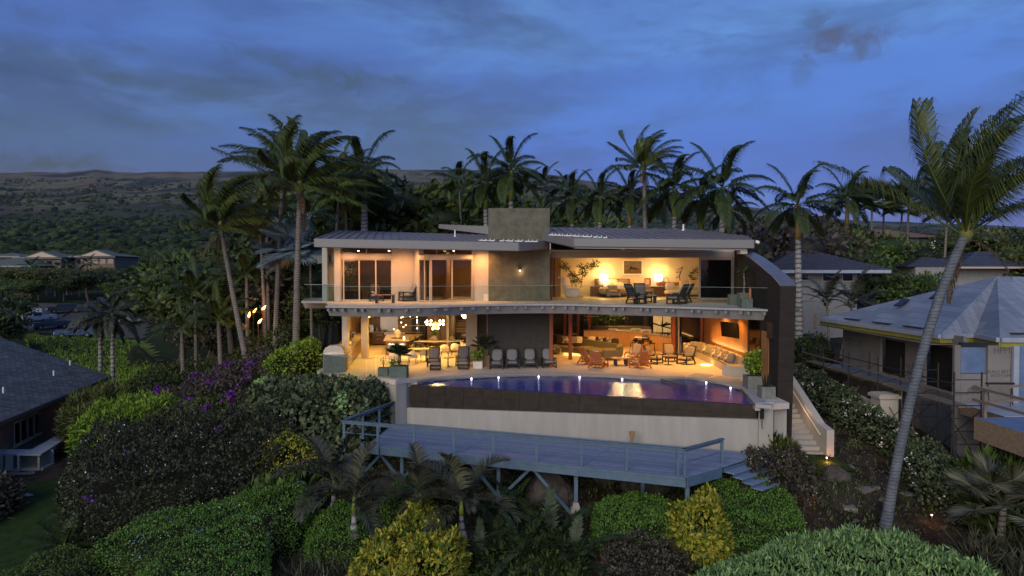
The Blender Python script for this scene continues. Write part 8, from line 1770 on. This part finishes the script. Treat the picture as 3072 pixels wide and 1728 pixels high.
hedge('tropical_bush', 'big-leaved tropical bush at the foot of the left shrub and green hedge', 'plants', [(-9.9, 26.6), (-8.4, 27.4), (-8.6, 29.4), (-11.2, 28.6)], zg(), 1.15, 'l_mid', 620, .6, .26, 49, bumpy=.2, out=.6)
hedge('snake_plants', 'grey upright snake plants in front of the small clipped hedge', 'plants', [(-8.0, 21.2), (-5.4, 21.2), (-5.4, 23.4), (-7.6, 23.7)], zg(), .55, 'frond_grey', 1500, .75, .06, 50, bumpy=.3, out=.15)
hedge('dark_bush', 'dark red-brown bush at the left frame edge by the stepping stones', 'bush', [(-25.5, 27.6), (-21.9, 27.4), (-21.7, 30.2), (-25, 31)], zg(), 1.5, 'l_brown', 3600, .20, .09, 51, bumpy=.2)
hedge('fern_bed', 'dark fern leaves among the rocks right of the yellow shrub', 'plants', [(-1.4, 21.4), (2.4, 21.4), (2.3, 24.6), (-.6, 25.2)], zg(), .6, 'l_dark', 6500, .26, .10, 52, bumpy=.4)
hedge('weed_patch', 'ragged weeds on the bank under the middle of the deck', 'plants', [(-3.0, 27.4), (1.6, 27.2), (1.9, 29.2), (-3, 29.6)], zg(), .35, 'l_dark', 2600, .2, .07, 53, bumpy=.6)
def rosette(kind, lb, px, py, sc, seed, cat='plant', nm='fern_clump', dz=.1):
 q = ground_pt(px, py, 18, 60); rt = thing(nm, lb, cat, (q.x, q.y, q.z + dz)); rs = random.Random(seed)
 for i, me in enumerate(FS[kind]): meshobj('frond', me, None, rt, (0, 0, 0), seed + rs.uniform(-.1, .1), sc * rs.uniform(.85, 1.1))
 return rt
for i, (px, py, sc, lb) in enumerate(((1560, 1700, 1.25, 'dark zamia fern at the bottom centre'), (1650, 1660, 1.2, 'zamia fern right of the bottom centre one'), (1490, 1640, 1.0, 'zamia fern near the right bottle palm'), (1600, 1600, 1.05, 'zamia fern below the rocks'), (1720, 1710, 1.15, 'rightmost zamia fern with a bright tip'), (1530, 1560, .9, 'upper zamia fern under the deck brace'), (1440, 1712, 1.0, 'zamia fern touching the yellow shrub'))):
 rosette('fern', lb, px, py, sc * 1.55, i * 1.3)
rosette('cycad', 'feathery cycad on the left lawn edge', 250, 1590, 1.25, 2.0, nm='cycad', dz=.5); rosette('cycad', 'second cycad lower left, more spread', 190, 1680, 1.2, .7, nm='cycad', dz=.4)
rosette('cycad', 'small cycad beside the dark bush near the right steps', 2320, 1500, .9, 1.0, nm='cycad', dz=.3); rosette('cycad', 'small cycad at the foot of the clipped green hedge', 800, 1440, .95, 3.0, nm='cycad', dz=.3)
for i, (px, py, s, lb) in enumerate(((1655, 1500, 1.15, 'largest lava boulder under the deck'), (1150, 1470, .8, 'lava boulder under the left end of the deck'), (1960, 1480, .7, 'brown boulder right of the middle footing'), (1820, 1450, .5, 'pitted rock under the deck front'), (1890, 1462, .45, 'round rock under the deck front'), (1560, 1655, .7, 'dark boulder among the zamia ferns'), (1420, 1640, .6, 'boulder beside the right bottle palm trunk'), (2505, 1440, .55, 'dark rock at the foot of the stone steps'), (1720, 1640, .6, 'smooth boulder near the lone footing'), (1500, 1450, .6, 'dark rock at the short deck post'), (2290, 1430, .8, 'brown rock heap at the deck steps'))):
 q = ground_pt(px, py, 18, 60); o = obj('boulder', B().blob((0, 0, 0), (s, s * .8, s * .85), seed=i, rough=.16), M['rock'], smooth=False); o.location = (q.x, q.y, q.z + s * .12); tag(o, lb, 'rock')
for i in range(5):
 q = ground_pt(*((2520, 1405), (2600, 1470), (2660, 1500), (2540, 1520), (2700, 1480))[i], 18, 60); o = obj('path_stone', B().prism([(-.5, -.2), (.5, -.25), (.55, .2), (-.4, .25)], -.1, .10), M['pave']); o.location = q; o.rotation_euler = (0, 0, i * .5); tag(o, 'flat stone on the dirt path right of the pale stairs, %s' % ['nearest the stairs', 'beside the hedge', 'largest, by the leaning trunk', 'lowest', 'rightmost'][i], 'stone', 'stones on the dirt path')
def potplant(rt_, kind, h, lb, seed=0):
 l = rt_.location; hz = {'s1': .40, 'b1': .56, 'c1': .38, 'c2': .60, 'r1': .60, 'r2': .50, 'u1': .64, 'u2': .5, 'u3': .42, 'v': .38}[kind[0]]; return (l.x, l.y, l.z + hz)
def fanplant(lb, loc, h, fan, n, sc, nm='potted_palm'):
 rt = thing(nm, lb, 'plant', loc); part('trunk', B().tube([(0, 0, 0), (.02, 0, h * .5), (0, 0, h)], [.07, .06, .05], 8), 't_fan', rt); rs = random.Random(n)
 for i in range(n): o = meshobj('fan_leaf', FAN[fan][i % 2], None, rt, (0, 0, h), 0, sc); o.rotation_euler = (0, -rs.uniform(-.1, 1.4), i * 2.4)
def frplant(lb, loc, h, kind, n, sc, nm='potted_palm'):
 rt = thing(nm, lb, 'plant', loc); part('trunk', B().tube([(0, 0, 0), (.03, 0, h * .5), (0, 0, h)], [.05, .04, .035], 8), 't_fan', rt)
 for i, me in enumerate(FS[kind][:n]): meshobj('frond', me, None, rt, (0, 0, h), .3, sc)
def leafplant(lb, loc, r, h, m, N, l, w, nm='potted_bush', cat='plant', seed=0, out=.5, stems=5):
 rt = thing(nm, lb, cat, loc); rng = np.random.default_rng(seed); p, n = shell(rng, [(0, 0, h * .6, r, h * .45), (r * .3, 0, h * .85, r * .6, h * .3)], N, .3); V, Fq, vs = leafset(rng, p, n, l, w, out); meshobj('foliage', nmesh('foliage', V, Fq, vs, M[m]), None, rt)
 b = B(); rs = random.Random(seed)
 for k in range(stems): a = rs.uniform(0, 6.28); b.tube([(0, 0, 0), (math.cos(a) * r * .3, math.sin(a) * r * .3, h * .4), (math.cos(a) * r * .6, math.sin(a) * r * .6, h * .8)], [.012, .01, .006], 4)
 part('stems', b, 'bark', rt); return rt
def pot(k, hz): l = PL[k].location; return (l.x, l.y, l.z + hz)
fanplant('blue-green fan palm in the large grey planter at the glass screen', pot('b1', .56), .55, 'bluepot', 16, 1.15); leafplant('lime herbs around the foot of the potted fan palm', tuple(Vector(pot('b1', .56)) + Vector((-.22, -.2, 0))), .2, .35, 'l_lime', 160, .1, .06)
leafplant('thin seedling in the small grey planter', pot('s1', .40), .14, .55, 'l_lime', 40, .09, .05, 'seedling')
fanplant('upright yellow-green palm in the tan box by the dark wall', pot('c2', .60), .35, 'pot', 18, 1.5); leafplant('leafy plant in the small pale cube planter', pot('c1', .38), .36, .55, 'l_lime', 260, .14, .09)
leafplant('bushy green shrub in the tall grey planter by the pool', pot('r1', .60), .48, 1.0, 'l_lime', 900, .14, .08, seed=3);
rt = thing('snake_plant', 'spiky snake plant in the low planter at the foot of the fin', 'plant', pot('r2', .50)); rs = random.Random(5)
for k in range(12): a = rs.uniform(0, 6.28); part('leaf', B().tube([(math.cos(a) * .08, math.sin(a) * .08, 0), (math.cos(a) * .14, math.sin(a) * .14, .3), (math.cos(a) * .2, math.sin(a) * .2, .55)], [.03, .03, .004], 4), 'l_waxy', rt)
frplant('small bright palm arching over the balcony planters', pot('u1', .64), .95, 'small', 6, .27, 'potted_palm')
FSl = [m_.copy() for m_ in FS['small'][:6]]
leafplant('pale plant on the balcony behind the left lounge chair', (*P(1218, 900, H1)[:2], H1), .35, 1.0, 'l_lime', 140, .2, .03); leafplant('yellow-green plant inside the left bedroom window', (-9.6, 40.2, H1 + .55), .4, 1.5, 'l_lime', 300, .14, .08)
leafplant('trailing yellow-green plant in the pot on the rear dining table', (fp.location.x, fp.location.y, .96), .24, .3, 'l_lime', 240, .1, .05); leafplant('bunch of herbs in the white pot on the kitchen counter', (pc.location.x, pc.location.y, 1.18), .18, .3, 'l_mid', 200, .09, .05)
leafplant('dark spiky plant in a pot on the console upstairs', (*Q(2085, 850, 45.9)[:2], H1 + .97), .25, .7, 'l_mid', 120, .35, .05, 'potted_plant', out=.7)
leafplant('flower bowl beside the right end lounge chair at the sofa', (*P(1660, 1080)[:2], .45), .12, .3, 'fl_white', 60, .06, .05, 'flowers')
it = thing('indoor_tree', 'tall sprawling indoor tree behind the rounded armchair upstairs', 'plant', (*Q(1740, 880, 44.6)[:2], H1)); b = B(); tips = []
for (x0, z0, x1, z1) in ((0, 0, .1, 1.0), (.1, 1.0, -.5, 1.5), (-.5, 1.5, -.9, 2.0), (-.9, 2.0, -1.15, 2.1), (.1, 1.0, .2, 1.6), (.2, 1.6, .6, 2.0), (.6, 2.0, 1.0, 2.15), (.1, 1.0, -.2, 1.2), (-.2, 1.2, -.5, 1.05), (.2, 1.6, .1, 2.0)): b.tube([(x0, 0, z0), ((x0 + x1) / 2, .05, (z0 + z1) / 2 + .05), (x1, 0, z1)], [.03, .025, .02], 6); tips.append((x1, 0, z1, .32, .24))
part('branches', b, 'bark', it, True); rng = np.random.default_rng(3); p, n = shell(rng, [(x, 0, z, r_ * .9, s_) for x, _, z, r_, s_ in tips[1:]], 700, .2); V, Fq, vs = leafset(rng, p, n, .19, .06, .4, -.2); meshobj('foliage', nmesh('foliage', V, Fq, vs, M['l_mid']), None, it); part('pot', B().lathe([(.2, 0), (.26, .4)], n=14), 'planter', it)
for i in range(5):
 x = 4.2 + i * 1.1; leafplant(['reddish', 'lime', 'tall bright green', 'dark green', 'bronze'][i] + ' tropical plant in the indoor planter, %s' % ['leftmost', 'second', 'middle', 'fourth', 'rightmost'][i], (7.6 - 2 + i * .9, 54.3, 1.05), .35, [.7, .6, 1.3, .8, 1.2][i], ['l_brown', 'l_lime', 'l_lime', 'l_mid', 'l_brown'][i], 200, .25, .1, seed=i)
grp = 'trees behind the house'
TL = []
def tree(i, px, Y, py_top, lb, g=None, rz=None):
 x = (px - 1536) / F * Y; z = gz(x, Y); ztop = Q(px, py_top, Y).z; H = max(2.0, ztop - z); base = {0: 7 * .98, 1: 8 * .98, 2: 6.5 * .95, 3: 7.5 * .92, 4: 7 * .98}[i]; s = H / base
 o = TREES[i].put((x, Y, z), rz if rz is not None else random.uniform(0, 6.28), lb, g, s); return o
random.seed(21)
named = ((3, 1230, 74, 555, 'broad dark tree behind the left roof, left half'), (1, 1330, 72, 560, 'olive tree with light shoots behind the left roof'), (0, 1150, 70, 590, 'dark tree behind the thick pale royal trunk'), (2, 1420, 76, 580, 'green tree left of the concrete tower'), (3, 1600, 84, 640, 'tree right behind the concrete tower'), (2, 1680, 88, 650, 'green tree between tower and first right royal palm'),
  (1, 1745, 86, 650, 'olive tree low behind the right roof'), (4, 2300, 66, 655, 'bare-twigged brown tree behind the right roof end'), (4, 2380, 70, 655, 'bare-twigged brown tree behind the orange-shafted palm'), (4, 2250, 74, 670, 'small brown tree next to the grey roof house'), (0, 2470, 84, 650, 'dark tree left of the fan palm row'), (2, 2560, 80, 700, 'bright green tree below the fan palms'), (3, 2690, 84, 735, 'broad tree below the right fan palms'),
  (1, 2900, 90, 690, 'olive tree right of the leaning coconut trunk'), (0, 3040, 96, 670, 'dark tree at the right frame edge'), (3, 2600, 64, 800, 'tree in front of the tile roof house right end'), (2, 2720, 62, 815, 'green tree right of the tile roof house'), (0, 2820, 58, 850, 'dark tree behind the leaning coconut trunk'), (3, 2480, 74, 760, 'tree behind the tile roof ridge'),
  (3, 960, 62, 700, 'dark tree behind the tall coconut trunks'), (0, 880, 66, 690, 'dark tree left of the balcony'), (3, 760, 68, 790, 'dark tree right behind the leaning trunk'), (2, 700, 74, 760, 'green tree between the left palms'), (1, 640, 80, 760, 'olive tree behind the low palms'), (3, 540, 84, 810, 'broad tree above the left palms'), (0, 960, 54, 850, 'dark tree beside the balcony shadow'), (0, 1010, 72, 640, 'dark tree left behind the roof corner'), (2, 1100, 78, 600, 'green tree over the left roof'), (4, 900, 58, 800, 'bare tree under the blue fan palm'))
for (i, px, Y, py, lb) in named: tree(i, px, Y, py, lb, None)
k = 0; pts_ = []; TK = ['dark round-headed tree', 'olive-toned loose tree', 'fresh green spreading tree', 'broad dark flat-topped tree', 'brownish thin-leaved tree']
while k < 285:
 Y = 72 + 330 * random.random() ** 1.2; px = random.uniform(-80, 3150); x = (px - 1536) / F * Y
 if 0 < px < 330 and 96 < Y < 124: continue
 if -60 < px < 360 and 143 < Y < 188: continue
 if 20 < px < 540 and Y < 112: continue
 if px > 1050 and Y < 100 and px < 2500: continue
 if px > 2500 and Y < 145 and px < 2900: continue
 if 1800 < px < 2300 and Y < 110: continue
 if any((x - a) ** 2 + (Y - c) ** 2 < 14 for a, c in pts_): continue
 pts_.append((x, Y)); z = gz(x, Y); i = random.choice((0, 0, 1, 2, 3, 3, 4)); s = random.uniform(.75, 1.25) * (1.15 if Y > 150 else .95)
 o = TREES[i].put((x, Y, z - .3), random.uniform(0, 6.28), TK[i] + (' in the wooded valley left of the villa' if px < 1000 else ' on the slope behind the villa' if px < 2250 else ' on the slope behind the right-hand houses') + (', in the nearer rows' if Y < 190 else ', in the farther rows'), 'trees of the wooded valley', s); k += 1
for q_ in range(16):
 px = -10 + q_ * 25; Y = 150 - (q_ % 3) * 9; x = (px - 1536) / F * Y; zt_ = Q(px, (826, 808, 832, 802)[q_ % 4], Y).z; z = gz(x, Y); s = max(.7, (zt_ - z) / 7.2); TREES[q_ % 4].put((x, Y, z - .2), q_ * 1.3, TK[q_ % 4] + ' in front of the apartment houses, %s' % ['at the frame edge', 'left', 'left of the middle', 'before the left gable', 'middle', 'between the gables', 'right of the middle', 'before the right gable', 'right'][q_ // 2], 'trees before the apartment houses', s)
rng = np.random.default_rng(77); tb = []
NF = 20000; Yf = 200 * (3600 / 200) ** (rng.uniform(0, 1, NF) ** .75); pxf = rng.uniform(-150, 3220, NF); xf = (pxf - 1536) / F * Yf
den = vnoise(xf, Yf, 150, 31) * .9 + vnoise(xf, Yf, 420, 32) * .8 + rng.uniform(-.35, .35, NF) + .12 - .30 * np.clip((Yf - 900) / 1500, 0, 1.3) - np.where((np.abs(xf) < 12) & (Yf < 240), 9, 0)
ok = (den > -.25) & ~((pxf < 380) & (Yf < 205)); xf, Yf = xf[ok], Yf[ok]; zf = ground_c(xf, Yf) + CZ
bV = np.array(B().blob((0, 0, 0), (1, 1, 1), 3, .22, 1).v); bF = np.array(B().blob((0, 0, 0), (1, 1, 1), 3, .22, 1).f)
rf = rng.uniform(1.2, 2.2, len(xf)) * (1 + 1.6 * rng.uniform(0, 1, len(xf)) ** 3) * (1 + Yf / 2200); an = rng.uniform(0, 6.28, len(xf)); ca, sa = np.cos(an), np.sin(an)
VV = np.stack([(bV[None, :, 0] * ca[:, None] - bV[None, :, 1] * sa[:, None]) * rf[:, None] + xf[:, None], (bV[None, :, 0] * sa[:, None] + bV[None, :, 1] * ca[:, None]) * rf[:, None] + Yf[:, None], bV[None, :, 2] * rf[:, None] * .62 + zf[:, None] + rf[:, None] * .35], -1)
VV += rng.normal(0, .10, VV.shape) * rf[:, None, None]
FF = (bF[None] + (np.arange(len(xf)) * len(bV))[:, None, None]).reshape(-1, 4); vv = np.repeat(rng.uniform(0, 1, len(xf)), len(bV))
M['l_far'] = leafmat('leaf_far', (.010, .020, .008), (.045, .065, .024), .9, .05)
o = meshobj('scrub_forest', nmesh('scrub_forest', VV.reshape(-1, 3), FF, vv, M['l_far']), None); tag(o, kind='stuff')
for t_ in TREES: pass
rng = np.random.default_rng(5); NL = 16000; xl = rng.uniform(-9, 18, NL); yl_ = rng.uniform(20.5, 34, NL); zl_ = ground_c(xl, yl_) + CZ + .03 + vnoise(xl, yl_, 1.3, 5) * .05 + vnoise(xl, yl_, .55, 6) * .03
V, Fq, vs = leafset(rng, np.stack([xl, yl_, zl_], 1), np.tile([0, 0, 1.0], (NL, 1)), .085, .05, .12, .05); tag(meshobj('leaf_litter', nmesh('leaf_litter', V, Fq, vs, mat('litter', (.020, .014, .009), .9, c2=(.17, .13, .085), attr=True, scale=1)), None), kind='stuff')
k_ = rng.uniform(0, 1, NL) < .5 + .5 * vnoise(xl, yl_, 2.2, 9); xl, yl_, zl_ = xl[k_][:5200], yl_[k_][:5200], zl_[k_][:5200]; pw = np.repeat(np.stack([xl, yl_, zl_], 1), 3, 0) + rng.normal(0, .05, (len(xl) * 3, 3)) * [1, 1, .2]
V, Fq, vs = leafset(rng, pw, np.tile([0, 0, 1.0], (len(pw), 1)), .17, .035, .55, .3); tag(meshobj('weeds', nmesh('weeds', V, Fq, vs, M['l_mid']), None), kind='stuff')
bV = np.array(B().blob((0, 0, 0), (1, 1, .7), 8, .18, 1).v); bF = np.array(B().blob((0, 0, 0), (1, 1, .7), 8, .18, 1).f); NS = 900; xs_ = rng.uniform(-6, 17.5, NS); ys_ = rng.uniform(21, 33, NS); rs_ = .03 + .10 * rng.uniform(0, 1, NS) ** 3; zs_ = ground_c(xs_, ys_) + CZ
VV = bV[None] * rs_[:, None, None] * rng.uniform(.7, 1.3, (NS, 1, 3)) + np.stack([xs_, ys_, zs_], 1)[:, None]; FF = (bF[None] + (np.arange(NS) * len(bV))[:, None, None]).reshape(-1, 4)
tag(meshobj('small_stones', nmesh('small_stones', VV.reshape(-1, 3), FF, np.zeros(NS * len(bV)), M['rock']), None), kind='stuff')
HAZE = True
# ================================================================= HAZE
if HAZE:
 b = B(); b.bx(-5800, 5800, -5800, 5800, -60, 860)
 hm = bpy.data.materials.new('haze'); hm.use_nodes = True; t = hm.node_tree; t.nodes.clear()
 o_ = t.nodes.new('ShaderNodeOutputMaterial'); pv = t.nodes.new('ShaderNodeVolumePrincipled')
 pv.inputs['Color'].default_value = (.75, .82, 1, 1); pv.inputs['Density'].default_value = .00003; pv.inputs['Anisotropy'].default_value = .2
 t.links.new(pv.outputs[0], o_.inputs['Volume']); tag(obj('haze', b, hm), kind='stuff')
